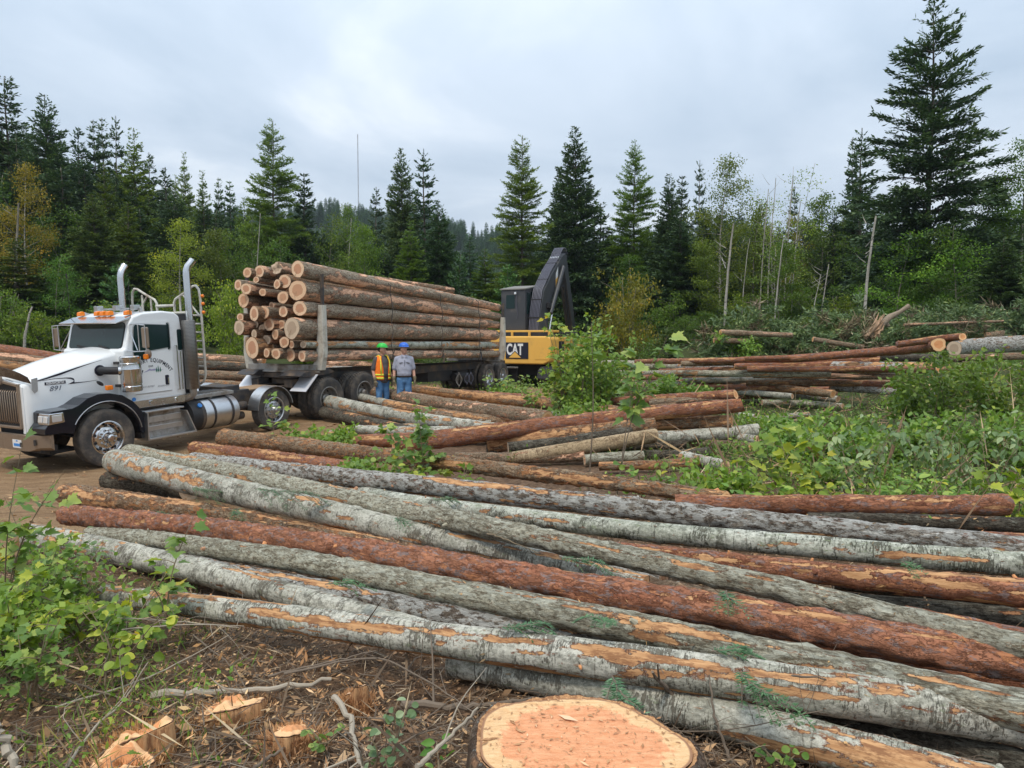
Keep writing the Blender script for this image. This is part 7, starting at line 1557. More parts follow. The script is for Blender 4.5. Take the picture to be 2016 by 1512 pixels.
PL = [ # px, distance, height, label, opts
 (62, 4.3, .62, 'leafy maple-like sapling at the left edge in front of the lichen-grey log end', dict(stems=4, nleaf=200, leaf=.056, spread=.46)),
 (150, 4.1, .50, 'green sapling covering the left end of the front logs', dict(stems=4, nleaf=190, leaf=.054, spread=.42, color=YG)),
 (225, 3.9, .36, 'sapling with a few pale green leaves before the left end of the front white log', dict(stems=3, nleaf=120, leaf=.054, spread=.34)),
 (318, 4.0, .72, 'thin sapling holding bright lobed leaves over the front white log', dict(stems=2, nleaf=34, leaf=.072, spread=.20, bare=.4)),
 (10, 3.6, .50, 'bushy yellow-green sapling low at the left edge', dict(stems=4, nleaf=110, leaf=.056, spread=.34, color=YG)),
 (95, 2.3, .22, 'small seedlings with round leaves near the lower left', dict(stems=4, nleaf=46, leaf=.040, spread=.24, kind='round')),
 (210, 2.5, .20, 'small green plant among wood chips below the front white log', dict(stems=3, nleaf=24, leaf=.045, spread=.18, color=YG)),
 (-10, 5.0, 1.20, 'arching stem with rounded green leaves in front of the truck bumper', dict(stems=3, nleaf=64, leaf=.085, spread=.34, kind='maple', lean=(.25, 0))),
 (30, 5.4, .75, 'low leafy shoots on the dirt below the truck bumper', dict(stems=3, nleaf=48, leaf=.075, spread=.34)),
 (545, 13.4, 1.30, 'thin sapling standing in front of the lift axle wheel', dict(stems=2, nleaf=46, leaf=.10, spread=.42, color=(1.1, 1.1, .9))),
 (110, 4.6, .60, 'leafy grey-green shoots among the saplings at the left', dict(stems=5, nleaf=170, leaf=.048, spread=.42, kind='ovate', mt='sage_leaf')),
 (200, 3.5, .38, 'low leafy shoots below the left end of the front white log', dict(stems=4, nleaf=110, leaf=.045, spread=.36, kind='round', color=YG)),
 (40, 3.3, .42, 'currant-like leafy shoots low at the left edge', dict(stems=5, nleaf=140, leaf=.046, spread=.36)),
 (75, 5.2, .45, 'olive sapling beside the far left log end', dict(stems=4, nleaf=80, leaf=.07, spread=.36, color=(1.1, 1, .7))),
 (832, 9.6, 1.12, 'bright green sapling in front of the middle pile of logs', dict(stems=4, nleaf=190, leaf=.105, spread=.60)),
 (735, 9.8, .50, 'round-leaved weeds in front of the pale aspen end', dict(stems=5, nleaf=95, leaf=.07, spread=.5, kind='round')),
 (790, 8.9, .42, 'weedy green clump under the bright green sapling', dict(stems=5, nleaf=85, leaf=.075, spread=.5, kind='round', color=YG)),
 (905, 8.8, .42, 'small leafy plant left of the stump in the middle pile', dict(stems=3, nleaf=40, leaf=.08, spread=.35)),
 (1155, 8.6, 1.98, 'tall thin bare-stemmed sapling with big lobed leaves high on the right side', dict(stems=1, nleaf=10, leaf=.13, spread=.22, bare=.86, stemr=.011, stemmat='twig', lean=(.06, 0))),
 (1215, 8.2, 1.78, 'sapling with large lobed leaves standing out against the dark trees', dict(stems=2, nleaf=58, leaf=.150, spread=.34, bare=.55, stemr=.008, lean=(.25, 0), stemmat='twig')),
 (1105, 15.5, 2.35, 'yellow-green maple sapling in front of the loader engine side', dict(stems=10, nleaf=290, leaf=.125, spread=.62, color=(1.15, 1.05, .75), stemr=.012)),
 (1135, 17.2, 2.0, 'dense leafy maple shoots between loader and tall bare-stemmed sapling', dict(stems=9, nleaf=290, leaf=.12, spread=.8, color=(.85, .9, .7), stemr=.012)),
 (1165, 16.0, 1.75, 'leafy maple shoots right of the maple in front of the loader', dict(stems=9, nleaf=290, leaf=.12, spread=.78, color=(.95, .95, .75), stemr=.012)),
 (1060, 17.0, 1.05, 'bushy weeds beside the rear trailer wheels', dict(stems=7, nleaf=190, leaf=.12, spread=.8, kind='ovate', color=(.95, .95, .8))),
 (1000, 22.0, .85, 'green weeds in front of the trailer wheels', dict(stems=7, nleaf=150, leaf=.14, spread=.9, kind='ovate')),
 (1548, 6.6, .95, 'yellow-green vine maple rising behind the red log with the clean end', dict(stems=4, nleaf=95, leaf=.105, spread=.40, color=YG, yellow=.04)),
 (1500, 6.3, .46, 'bright green ferny plant behind the lichen-scaled log', dict(stems=5, nleaf=85, leaf=.085, spread=.38, kind='ovate', color=(1, 1.15, .9))),
 (1610, 7.0, .66, 'green maple sapling at the edge of the right brush', dict(stems=4, nleaf=90, leaf=.10, spread=.42)),
 (1400, 6.5, .42, 'small maple leaves hanging over the back log', dict(stems=4, nleaf=42, leaf=.085, spread=.36, color=YG)),
 (1330, 7.9, .62, 'thin weeds with drooping pale leaves before the log ends', dict(stems=5, nleaf=62, leaf=.08, spread=.35, kind='ovate', droop=.5, color=(1.1, 1.05, .8))),
 (1265, 7.8, .40, 'dark green weeds under the smooth tan log', dict(stems=4, nleaf=52, leaf=.08, spread=.4, kind='round', color=(.8, .9, .8))),
 (1700, 7.4, .95, 'cut branch heap with hanging blue-green leaves, left part of the right brush', dict(stems=7, nleaf=240, leaf=.078, spread=.70, kind='ovate', mt='sage_leaf', droop=.7)),
 (1830, 7.6, 1.0, 'cut branch heap with hanging blue-green leaves in the middle of the right brush', dict(stems=7, nleaf=260, leaf=.078, spread=.80, kind='ovate', mt='sage_leaf', droop=.7)),
 (1960, 7.2, .92, 'cut branch heap with hanging blue-green leaves at the right edge', dict(stems=7, nleaf=240, leaf=.078, spread=.75, kind='ovate', mt='sage_leaf', droop=.7)),
 (1760, 6.6, .50, 'bright green undergrowth below the blue-green heap', dict(stems=6, nleaf=130, leaf=.08, spread=.5, kind='ovate', color=(1, 1.1, .9))),
 (1880, 6.4, .46, 'leafy weeds behind the clean end of the red log', dict(stems=6, nleaf=120, leaf=.075, spread=.5, kind='ovate', color=(1, 1.1, .8))),
 (1985, 6.2, .62, 'yellow-green maple sapling at the right edge behind the logs', dict(stems=4, nleaf=70, leaf=.095, spread=.35, color=YG)),
 (1680, 6.5, .38, 'small leafy seedlings in front of the right brush', dict(stems=5, nleaf=85, leaf=.07, spread=.45, kind='round', color=YG)),
 (760, 2.75, .30, 'pale round-leaved seedling growing across the front white log', dict(stems=3, nleaf=44, leaf=.034, spread=.17, kind='round', mt='sage_leaf')),
 (640, 2.9, .16, 'small seedling under the front white log', dict(stems=2, nleaf=14, leaf=.036, spread=.12, kind='round')),
 (520, 2.35, .14, 'tiny green plant among wood chips near the split stump', dict(stems=3, nleaf=18, leaf=.036, spread=.14)),
 (700, 2.0, .16, 'pale seedling beside the lichen-covered branch', dict(stems=3, nleaf=22, leaf=.030, spread=.14, kind='round', mt='sage_leaf')),
 (170, 1.95, .12, 'broad-bladed green plant at the bottom left', dict(stems=4, nleaf=20, leaf=.062, spread=.13, kind='ovate')),
 (2030, 2.2, .22, 'bright leaf tip sticking in at the bottom right edge', dict(stems=2, nleaf=10, leaf=.06, spread=.1)),
 (1370, 2.2, .30, 'small grey-leaved seedling right of the big fresh stump', dict(stems=3, nleaf=20, leaf=.030, spread=.13, kind='round', mt='sage_leaf')),
 (1560, 2.7, .20, 'small dark weeds under the front logs at the right', dict(stems=3, nleaf=22, leaf=.035, spread=.2, kind='round', color=(.7, .85, .7))),
 (860, 2.6, .13, 'broad green leaves in the shade below the front white log', dict(stems=4, nleaf=24, leaf=.06, spread=.2, kind='ovate', color=(.9, 1.2, .9))),
]
for i, (px, y, h, lab, op) in enumerate(PL): plant(G(px, y), h, lab, 900 + i, **op)
# mid-distance bushes of small leaves
for i, (px, y, h, sp, lab, c, mt) in enumerate([(1142, 14.6, 2.3, .70, 'tall leafy bush hiding the right side of the loader', (1.15, 1.1, .8), 'near_leaf'), (1185, 15.2, 1.9, .8, 'leafy bush right of the one hiding the loader', (1.0, 1.0, .75), 'near_leaf'), (1118, 16.0, 1.25, .6, 'lower leafy bush under the loader body', (1.1, 1.05, .75), 'near_leaf'),
    (90, 4.5, .60, .42, 'fine-leaved bush among the saplings at the left', (1.2, 1.15, .9), 'near_leaf'), (0, 3.7, .45, .35, 'fine-leaved bush at the left edge', (1.15, 1.15, .85), 'near_leaf'),
    (1680, 8.9, .55, .7, 'tangled bush behind the blue-green heap, left', (1.05, 1.1, .9), 'near_leaf'), (1790, 9.2, .65, .8, 'tangled bush behind the blue-green heap, middle', (.95, 1.0, .8), 'near_leaf'), (1920, 9.0, .7, .8, 'tangled bush behind the blue-green heap, right', (1.0, 1.05, .85), 'near_leaf'), (2030, 8.6, .75, .7, 'tangled bush at the right edge behind the heap', (1.1, 1.1, .85), 'near_leaf'),
    (1870, 11.5, 1.25, 1.0, 'olive bush of thin arching stems at the right, left half', (1.0, .95, .75), 'near_leaf'), (1985, 11.0, 1.25, 1.0, 'olive bush of thin arching stems at the right edge', (.95, .9, .7), 'near_leaf'),
    (1790, 12.5, .9, .8, 'sparse bush left of the olive bush', (.9, .9, .7), 'near_leaf'), (1650, 11.5, .5, .8, 'light green undergrowth left of the sparse bush', (1, 1.05, .8), 'near_leaf'), (1560, 10.0, .6, .7, 'green bush right of the crossing pile', (.9, 1, .8), 'near_leaf'),
    (1500, 12.5, .35, .8, 'green weeds behind the slim red log end', (1, 1, .8), 'near_leaf'), (1300, 17.5, .85, .8, 'bush growing over the left end of the right pile', (.8, .85, .65), 'near_leaf'), (1400, 17.6, .45, .8, 'bush in front of the right pile', (.85, .9, .7), 'near_leaf'),
    (1200, 18.5, 1.2, .9, 'twiggy bush between the loader and the right pile', (.85, .85, .65), 'near_leaf'), (1130, 13.5, .7, .7, 'weeds behind the upper slim red log', (1, 1, .75), 'near_leaf'), (640, 13.5, .5, .7, 'weeds on the dirt beside the drive wheels', (1.1, 1.1, .8), 'near_leaf'),
    (700, 9.6, .35, .6, 'low weeds at the left end of the middle pile', (1.1, 1.1, .8), 'near_leaf'), (980, 21, .5, .8, 'weeds under the trailer near the wheels', (1, 1, .8), 'near_leaf'), (1460, 26.0, 1.3, 1.2, 'pale green bush behind the right pile', (1.15, 1.2, .8), 'near_leaf'),
    (1420, 7.4, .45, .55, 'grassy weeds around the small pale log', (1.1, 1.1, .7), 'near_leaf'), (1630, 8.6, .7, .7, 'green thicket behind the vine maple', (.9, 1.0, .8), 'near_leaf')]):
    plant(G(px, y), h, lab, 1300 + i, stems=11, nleaf=1500 if y > 9 else 900, leaf=(.045 if y < 5 else .050 + .003 * y), spread=sp, mt=mt, name='bush', cat='bush', color=c, aslone=True, bare=.15, stemmat='twig')

# fir sprigs lying on the logs
def sprig(px, py, h, L, rz, label, seed, n=5):
    q = onground(px, py, h); rng = np.random.default_rng(seed); e_ = empty('fir_sprig', tuple(q), label, 'twig', 'green fir sprigs scattered on the logs', rz=rz); tr = Tri(); mb = MB()
    for b in range(n):
        a = (b / max(1, n - 1) - .5) * 1.5 if b else 0; l = L * (1 if b == 0 else rng.uniform(.4, .75)); o = np.array([math.cos(a), math.sin(a), 0]); st = np.array([L * .12 * b, 0, 0]) if b else np.zeros(3)
        def pos(t): t = np.asarray(t)[..., None]; return st + o * l * t + np.array([0, 0, 1.]) * (.10 * L * t - .35 * L * t * t)
        mb.tube(pos(np.linspace(0, 1, 6)), [.003, .0028, .0025, .002, .0015, .001], 4)
        m_ = int(l / .0028); t = np.sort(rng.uniform(.05, 1, m_)); sg = np.where(np.arange(m_) % 2, 1, -1); d = unit(o * .55 + np.array([-o[1], o[0], 0]) * sg[:, None] + rng.normal(0, .16, (m_, 3)))
        tr.kites(pos(t), d, unit(np.cross(d, np.array([0, 0, 1.]) + rng.normal(0, .2, (m_, 3)))), rng.uniform(.030, .045, m_) * (1.1 - .5 * t), .0062, rng.uniform(.1, 1, m_))
    link('needles', tr.mesh('fir_needles', M['sprig']), e_); mb.build('stem', M['twig'], e_, True); return e_
SG = [(378, 960, .50, .34, -.6, 'drooping dark green fir bough at the left end of the raised aspen butt', 7), (500, 962, .56, .40, -.4, 'bushy green fir bough over the raised grey aspen log', 9), (470, 1000, .45, .25, -1.4, 'thin fir tip hanging below the bushy bough', 5), (782, 1018, .5, .16, -1.2, 'small bright fir tip on the long olive-grey log', 4),
      (850, 985, .42, .22, .6, 'fir tip between the lichen-scaled and the pale greenish logs', 5), (1100, 1098, .42, .24, -.3, 'fir tip with curved twig above the long red pine log', 5), (1430, 1162, .50, .15, -1.8, 'small pale fir tip between the olive-grey and the red pine logs', 5),
      (640, 1150, .36, .2, .3, 'thin fir tip by the dark mossy log', 4), (980, 1235, .35, .22, .1, 'fir tip at the foot of the dark mossy log', 5), (1190, 1240, .42, .22, 1.5, 'upright fir tip over the grey-green rough log', 4), (1205, 1330, .32, .24, -1.5, 'flat fir sprig hanging over the front white log above the stump', 6),
      (1452, 1320, .34, .22, -1.4, 'drooping fir sprig hanging over the front white log right of the stump', 6), (1400, 1282, .36, .18, .2, 'fir sprig on the grey-green rough log', 5), (1060, 1330, .12, .36, -.1, 'fir bough lying behind the big fresh stump', 8), (1775, 1105, .5, .12, -1.6, 'tiny fir tip on the thick red log', 3), (300, 1010, .35, .14, .4, 'tiny fir tip on the orange scuffed log', 3)]
for i, (px, py, h, L, rz, lab, n_) in enumerate(SG): sprig(px, py, h, L * 1.35, rz, lab, 60 + i, n_)

# ------------------------------------------------------------------ stumps
def stump_mat():
    k = N('fresh_stump_top'); lc = k.attr('lc'); sx = k.n('ShaderNodeSeparateXYZ'); k.put(sx.inputs[0], lc); ob = k.n('ShaderNodeTexCoord').outputs['Object']
    big = k.noise(k.mul(lc, (0, 1.3, 1.3)), 1.6, 3, .55)
    r = k.math('ADD', sx.outputs[0], k.math('MULTIPLY', k.math('SUBTRACT', big, .5), .55))
    grain = k.noise(k.mul(ob, (18, 60, 18)), 1.0, 5, .7); fine = k.noise(ob, 140, 3, .7)
    heart = k.mix(k.step(grain, .3, .7), (.68, .28, .13), (.84, .42, .22)); sap = k.mix(k.step(grain, .3, .7), (.70, .42, .20), (.84, .57, .31))
    ang = k.math('MULTIPLY', k.math('SUBTRACT', k.noise(k.mul(lc, (0, 4.5, 4.5)), 1.6, 4, .7), .5), .30); r = k.math('ADD', r, ang)
    c = k.mix(k.step(r, .76, .81), heart, sap); crk = k.noise(k.mul(ob, (2, 26, 2)), 1.0, 2, .5, 1.2); c = k.mix(k.step(k.math('ABSOLUTE', k.math('SUBTRACT', crk, .5)), 0, .006, .5, 0), c, (.25, .11, .06))
    c = k.mix(k.step(k.noise(ob, 9, 5, .75), .56, .72, 0, .45), c, (.55, .33, .18))
    c = k.mix(k.step(k.noise(ob, 24, 4, .8), .62, .68, 0, .75), c, (.28, .14, .07))
    c = k.mix(k.step(fine, .64, .72, 0, .5), c, (.95, .72, .46)); c = k.mix(k.step(k.noise(ob, 90, 3, .7), .67, .73, 0, .7), c, (.30, .15, .08))
    ring = k.math('SINE', k.math('MULTIPLY', r, 150.0)); c = k.mix(k.step(ring, .4, 1.0, 0, .10), c, (.50, .2, .1))
    c = k.mix(k.step(sx.outputs[0], .965, .985), c, (.34, .18, .10))
    k.bsdf(c, .85, 0, k.bump(k.math('ADD', grain, k.math('MULTIPLY', fine, .6)), .8, .008), .2); return k.m
M['splint'] = leafmat('orange_splinters', (.34, .17, .08), (.62, .35, .18), (.78, .52, .32), .0, .9, False)
M['stump_top'] = stump_mat(); M['bark_rim'] = bark('furrowed_rim_bark', 'rough', (.20, .14, .10), (.34, .25, .18), (.08, .05, .035), 'orange', (.40, .42, .38), .25, (.45, .25, .14), .35)
def stump(c, r, h, label, seed, top='stump_top', side='bark_rim', rim=.12, seg=160, rag=.0, tilt=(0, 0), squash=1.0, name='tree_stump', woody=False):
    rng = np.random.default_rng(seed); e_ = empty(name, (c[0], c[1], c[2]), label, 'stump'); th = np.linspace(0, 2 * np.pi, seg, endpoint=False); ct, st_ = np.cos(th), np.sin(th)
    lob = 1 + .06 * np.sin(2 * th + seed) + .035 * np.sin(5 * th + 2) + (.45 if woody else .03) * (fbm(ct * (2.2 if woody else 3), st_ * (2.2 if woody else 3), 0, seed) - .5) * 2
    def zt_(x, y): return h + tilt[0] * x + tilt[1] * y
    fs = np.linspace(1, 0, 26)[:-1]; vs = []; at = []
    for f in fs:
        x, y = r * (1 - rim) * lob * f * ct, r * (1 - rim) * lob * f * st_ * squash
        z = zt_(x, y) + (fbm(x * 60, y * 60, 0, seed, 2) - .5) * .006 + rag * (fbm(x * 14, y * 14, 0, seed + 4, 3) - .35) * (3.0 if woody else 2.2) * (1 - f ** 5)
        vs.append(np.stack([x, y, z], -1)); at.append(np.stack([np.full(seg, f), ct * f * 1.6, st_ * f * 1.6], -1))
    vs.append(np.array([[0, 0, h]])); at.append(np.zeros((1, 3))); V = np.concatenate(vs); n = len(fs); ii = np.arange(n * seg).reshape(n, seg); jj = np.roll(ii, -1, 1)
    link('cut_face', mesh_np('stump_top', V, np.stack([ii[:-1], jj[:-1], jj[1:], ii[1:]], -1).reshape(-1, 4), np.stack([ii[-1], jj[-1], np.full(seg, n * seg)], -1), mats=[M[top]], attrs={'lc': np.concatenate(at)}), e_)
    zs = np.r_[np.linspace(0, 1, 5), 1 + np.linspace(0.05, 1, 22)]; vs = []; at = []; pe = []
    rimt = (fbm(ct * 6, st_ * 6, 0, seed + 2, 6) - .5) * 1.25
    for i, q in enumerate(zs):
        if q <= 1: rr = r * lob * ((1 - rim) * (1 - q) + q * .99) + r * .05 * rimt * q; z = zt_(rr * ct, rr * st_) - .004 + (.02 * r / .25) * np.sin(q * math.pi) * (.3 + .9 * rimt) - q * .01 + .012 * (r / .25) * (fbm(ct * 22, st_ * 22, q * 4, seed + 5, 3) - .5) * q
        else: f = q - 1; z = zt_(r * ct, r * st_) * (1 - f) - f * .25; rr = r * lob * (1 + .32 * f ** 1.6) + r * .05 * rimt + r * .10 * (fbm(ct * 9, st_ * 9, z * 7, seed + 7, 4) - .5)
        vs.append(np.stack([rr * ct, rr * st_ * squash, z + 0 * ct], -1)); at.append(np.stack([z + 0 * ct, rr * ct, rr * st_], -1)); pe.append(np.full(seg, 1.4 if woody else (.9 if q < .5 else 0.1)))
    n = len(zs); ii = np.arange(n * seg).reshape(n, seg); jj = np.roll(ii, -1, 1)
    link('bark', mesh_np('stump_bark', np.concatenate(vs), np.stack([ii[:-1], ii[1:], jj[1:], jj[:-1]], -1).reshape(-1, 4), mats=[M[side]], attrs={'lc': np.concatenate(at), 'peel': np.concatenate(pe)}), e_)
    return e_
q = P(1142, 1462, 2.30); z_ = gz(q[0], q[1]); stump((q[0], q[1], z_), .355, q[2] - z_, 'big fresh stump with orange heartwood and pale rim at the bottom of the picture', 3, squash=.86, tilt=(-.01, .04), rim=.10)
tr = Tri(); rg_ = np.random.default_rng(9); nn_ = 420; a = rg_.uniform(0, 6.28, nn_); rr_ = .31 * np.sqrt(rg_.random(nn_)); xx, yy = rr_ * np.cos(a), rr_ * .86 * np.sin(a); d = unit(rg_.normal(0, 1, (nn_, 3)) * np.array([1, 1, .12])); s3 = np.exp(rg_.normal(0, .6, nn_))
tr.kites(np.stack([xx, yy, (q[2] - z_) - .01 * xx + .04 * yy + .005 + 0 * xx], -1), d, unit(np.cross(d, np.array([0, 0, 1.]) + rg_.normal(0, .2, (nn_, 3)))), .011 * s3, .0035 * s3, rg_.random(nn_)); o = link('sawdust', tr.mesh('sawdust', M['splint']), [o for o in bpy.data.objects if str(o.get('label', '')).startswith('big fresh stump')][0]); o['kind'] = 'stuff'
for (px, py, h_, r, lab, rag, tl_, tp) in [(700, 1366, .075, .05, 'small pale stump beside the thin lichen branch', .02, (.5, -.9), 'cut_pale'), (578, 1440, .06, .085, 'short orange split stump at the bottom', .02, (.0, -.3), 'cut_orange'),
     (455, 1392, .045, .125, 'shattered orange stump with torn splinters', .035, (.2, -.3), 'cut_orange'), (278, 1448, .05, .125, 'torn chunk of orange wood at the lower left', .04, (.45, -.3), 'cut_orange'), (240, 1500, .06, .09, 'flat torn piece of wood at the bottom edge', .04, (0, 0), 'cut_orange'),
     (973, 872, .26, .13, 'dark weathered stump with a fresh pale top in the middle pile', .05, (.1, -.1), 'cut_pale')]:
    q = onground(px, py, h_); z_ = gz(q[0], q[1]) - .02; stump((q[0], q[1], z_), r, h_ + .02, lab, int(px), tp, 'dark' if py < 900 else 'larch', rim=.03 if py > 900 else .10, seg=96, rag=rag, tilt=tl_, woody=py > 900)
    if py > 900:
        tr = Tri(); rg_ = np.random.default_rng(int(px)); nn_ = 1500; a = rg_.uniform(0, 6.28, nn_); rr_ = r * rg_.uniform(.1, 1.7, nn_); d = unit(np.stack([np.cos(a) * .5, np.sin(a) * .5, rg_.uniform(.2, 2.2, nn_)], -1) + rg_.normal(0, .3, (nn_, 3)))
        tr.kites(np.stack([np.cos(a) * rr_, np.sin(a) * rr_, np.where(rr_ < r, h_, rg_.uniform(0, h_, nn_)) - .01], -1), d, unit(np.cross(d, rg_.normal(0, 1, (nn_, 3)))), rg_.uniform(.015, .055, nn_), rg_.uniform(.002, .008, nn_), rg_.random(nn_))
        e2 = [o for o in bpy.data.objects if o.get('label') == lab][0]; o = link('splinters', tr.mesh('splinters', M['splint']), e2); o['kind'] = 'stuff'
for (px, py, y, r, lab) in [(1238, 752, 18.6, .26, 'big cut round standing at the left end of the right pile'), (1262, 757, 18.2, .16, 'smaller cut round beside the big one')]:
    q = P(px, py - 4, y); z_ = gz(q[0], q[1]); stump((q[0], q[1], z_), r, q[2] - z_, lab, int(px), 'cut_pale', 'tan', rim=.06, seg=48, name='cut_round')

# ------------------------------------------------------------------ sticks and broken branches
def stick(pp, r, label, m='twig', name='stick', cat='stick', twigs=0, seed=0, hs=None, group=None):
    rng = np.random.default_rng(seed + 5); pts = [onground(px, py, h) for (px, py, h) in pp]; o = pts[0]; e_ = empty(name, tuple(o), label, cat, group); mb = MB()
    c = curve3([p - o for p in pts], 18); c = c + rng.normal(0, r * .35, c.shape); rr = [r * (1 - .6 * i / 17) * rng.uniform(.85, 1.15) for i in range(18)]; mb.tube(c, rr, 8)
    mb.build('wood', M[m], e_, True); mb = MB()
    for t in range(twigs):
        i = rng.integers(3, 17); d = unit(rng.normal(0, 1, 3) + np.array([0, 0, .6])); l = rng.uniform(.08, .3) * (1 + r * 20); q = curve3([c[i], c[i] + d * l * .5 + rng.normal(0, .02, 3), c[i] + d * l + rng.normal(0, .05, 3)], 6); mb.tube(q, [r * .35, r * .3, r * .25, r * .2, r * .14, r * .08], 5)
    if twigs: mb.build('twig', M[m], e_, True)
ST = [([(300, 1368, .05), (440, 1360, .05), (560, 1352, .07), (655, 1335, .10)], .020, 'thick grey-brown stick lying left of the small pale stump', 'twig_pale', 2), ([(655, 1370, .10), (690, 1420, .06), (700, 1470, .05), (715, 1530, .05)], .014, 'lichen-spotted branch running down to the bottom edge', 'twig_pale', 4),
      ([(790, 1385, .05), (900, 1388, .04), (1060, 1380, .05)], .018, 'dark rotten stick lying behind the big fresh stump', 'twig', 1), ([(530, 1330, .10), (640, 1305, .14), (740, 1280, .2)], .006, 'thin grey twig rising to the right below the front white log', 'twig', 3),
      ([(560, 1325, .12), (760, 1300, .16), (840, 1340, .12), (930, 1400, .1)], .006, 'long thin twig arching over the ground left of the stump', 'twig', 6), ([(110, 1392, .05), (300, 1330, .1), (450, 1250, .28)], .005, 'straw-coloured stalk slanting to the front white log', 'twig_pale', 0),
      ([(130, 1512, .05), (180, 1440, .08), (250, 1370, .12), (290, 1305, .25)], .006, 'grey forked twig at the lower left', 'twig_pale', 3), ([(820, 1512, .12), (880, 1455, .16), (940, 1393, .24)], .010, 'broken branch leaning by the left side of the big fresh stump', 'twig_pale', 2),
      ([(1345, 1420, .05), (1320, 1370, .16), (1283, 1325, .32)], .014, 'splintered dark branch standing right of the stump', 'twig', 2), ([(1440, 1500, .03), (1405, 1400, .18), (1396, 1330, .30)], .007, 'thin upright brown stalk right of the splintered branch', 'twig', 1),
      ([(1560, 1330, .4), (1640, 1350, .28), (1660, 1440, .05)], .004, 'thin curved bare twig over the front white log', 'twig', 5), ([(1450, 1430, .06), (1600, 1410, .12), (1780, 1430, .1), (1930, 1425, .12)], .005, 'tangle of bare twigs under the front logs at the right', 'twig', 12),
      ([(200, 1215, .25), (330, 1222, .2), (470, 1235, .15)], .004, 'pale stalks under the left end of the front white log', 'twig_pale', 6), ([(240, 1240, .2), (360, 1230, .2), (480, 1232, .2)], .004, 'second bundle of pale stalks under the front white log', 'twig_pale', 6),
      ([(500, 1512, .05), (560, 1470, .05), (620, 1420, .06)], .008, 'short curved branch at the bottom left of the split stump', 'twig', 3), ([(1700, 1475, .08), (1850, 1490, .1), (2000, 1500, .1)], .006, 'thin branch at the bottom right corner', 'twig', 7),
      ([(-20, 1420, .25), (20, 1490, .12), (45, 1560, .05)], .022, 'smooth green-grey trunk piece cut off by the bottom left corner', 'twig_pale', 0), ([(960, 1050, .5), (1010, 1068, .5), (1060, 1090, .45)], .005, 'reddish twig on the lower mossy log', 'greenstem', 3),
      ([(1425, 905, .1), (1445, 860, .5), (1435, 830, .9)], .005, 'bare upright stalk in the weeds of the middle', 'twig', 3), ([(1610, 960, .1), (1600, 880, .5), (1615, 810, .9)], .004, 'pale hanging stalk in the right brush', 'twig_pale', 2), ([(1100, 1395, .04), (1400, 1440, .1), (1620, 1400, .25)], .004, 'thin grey twig behind the big fresh stump', 'twig', 8), ([(1500, 1380, .2), (1640, 1450, .1), (1750, 1512, .05)], .004, 'fine forked twig over the grey aspen log', 'twig', 9), ([(700, 1512, .05), (840, 1440, .08), (905, 1420, .1)], .006, 'forked dead branch left of the big fresh stump', 'twig', 7), ([(40, 1300, .1), (160, 1350, .08), (330, 1400, .06)], .006, 'bent grey branch under the saplings at the left', 'twig', 5), ([(380, 1250, .1), (470, 1330, .06), (500, 1400, .05)], .004, 'thin brown twig in front of the left end of the white log', 'twig', 6)]
for i, (pp, r, lab, m_, tw_) in enumerate(ST): stick(pp, r, lab, m_, twigs=tw_, seed=i)

# broken trunk of the slash heap behind the right pile
def slash():
    c = G(1735, 26); e_ = empty('broken_trunk', tuple(c), 'splintered broken trunk sticking up out of the slash heap', 'broken trunk'); Z = lambda px, py, y=26: P(px, py, y) - c
    m = MB(); m.tube([Z(1708, 660), Z(1722, 647, 26.1), Z(1738, 637), Z(1752, 624, 26.05), Z(1772, 614), Z(1790, 602)], [.13, .15, .12, .11, .07, .085], 9); m.tube([Z(1742, 632), Z(1752, 648, 26.1), Z(1768, 658), Z(1790, 672)], [.09, .06, .055, .04], 8); m.tube([Z(1725, 640), Z(1720, 622), Z(1728, 612)], [.03, .02, .01], 5); m.build('limb', mat_plain('broken_wood_grey', (.27, .21, .15), .9, 0, .45, 14, bump=.03), e_, True)
    m = MB(); rng = np.random.default_rng(4)
    for k in range(26):
        a = Z(1700 + rng.uniform(0, 30), 662 + rng.uniform(-8, 6), 26 + rng.uniform(-.3, .3)); b = Z(1728 + rng.uniform(-6, 16), 625 + rng.uniform(-14, 14), 26 + rng.uniform(-.2, .2)); m.tube([a, (a + b) / 2 + rng.normal(0, .05, 3), b], [.05, .04, .005], 4)
    o = m.build('splinter', mat_plain('splinter_wood', (.45, .29, .18), .85, 0, .3, 6), e_); o['kind'] = 'stuff'
    for (pts, r, lab) in [([(1418, 654), (1480, 657), (1560, 660)], .10, 'grey log with a scar lying on the slash heap'), ([(1405, 670), (1440, 671), (1470, 672)], .09, 'short log below the scarred one on the slash heap'), ([(1600, 668), (1650, 676), (1700, 683)], .09, 'log sticking out of the slash heap left of the broken trunk'),
                          ([(1780, 640), (1880, 636), (1975, 632)], .05, 'thin pale pole along the top of the slash heap'), ([(1940, 662), (1960, 659), (1975, 657)], .12, 'log end facing right on the slash heap')]:
        make_log([P(a, b, 25.5) for a, b in pts], r, r * .85, 'brown', int(pts[0][0]), lab, 'felled_log', 'log', 'logs on the slash heap', 'cut_orange', .15)
slash()
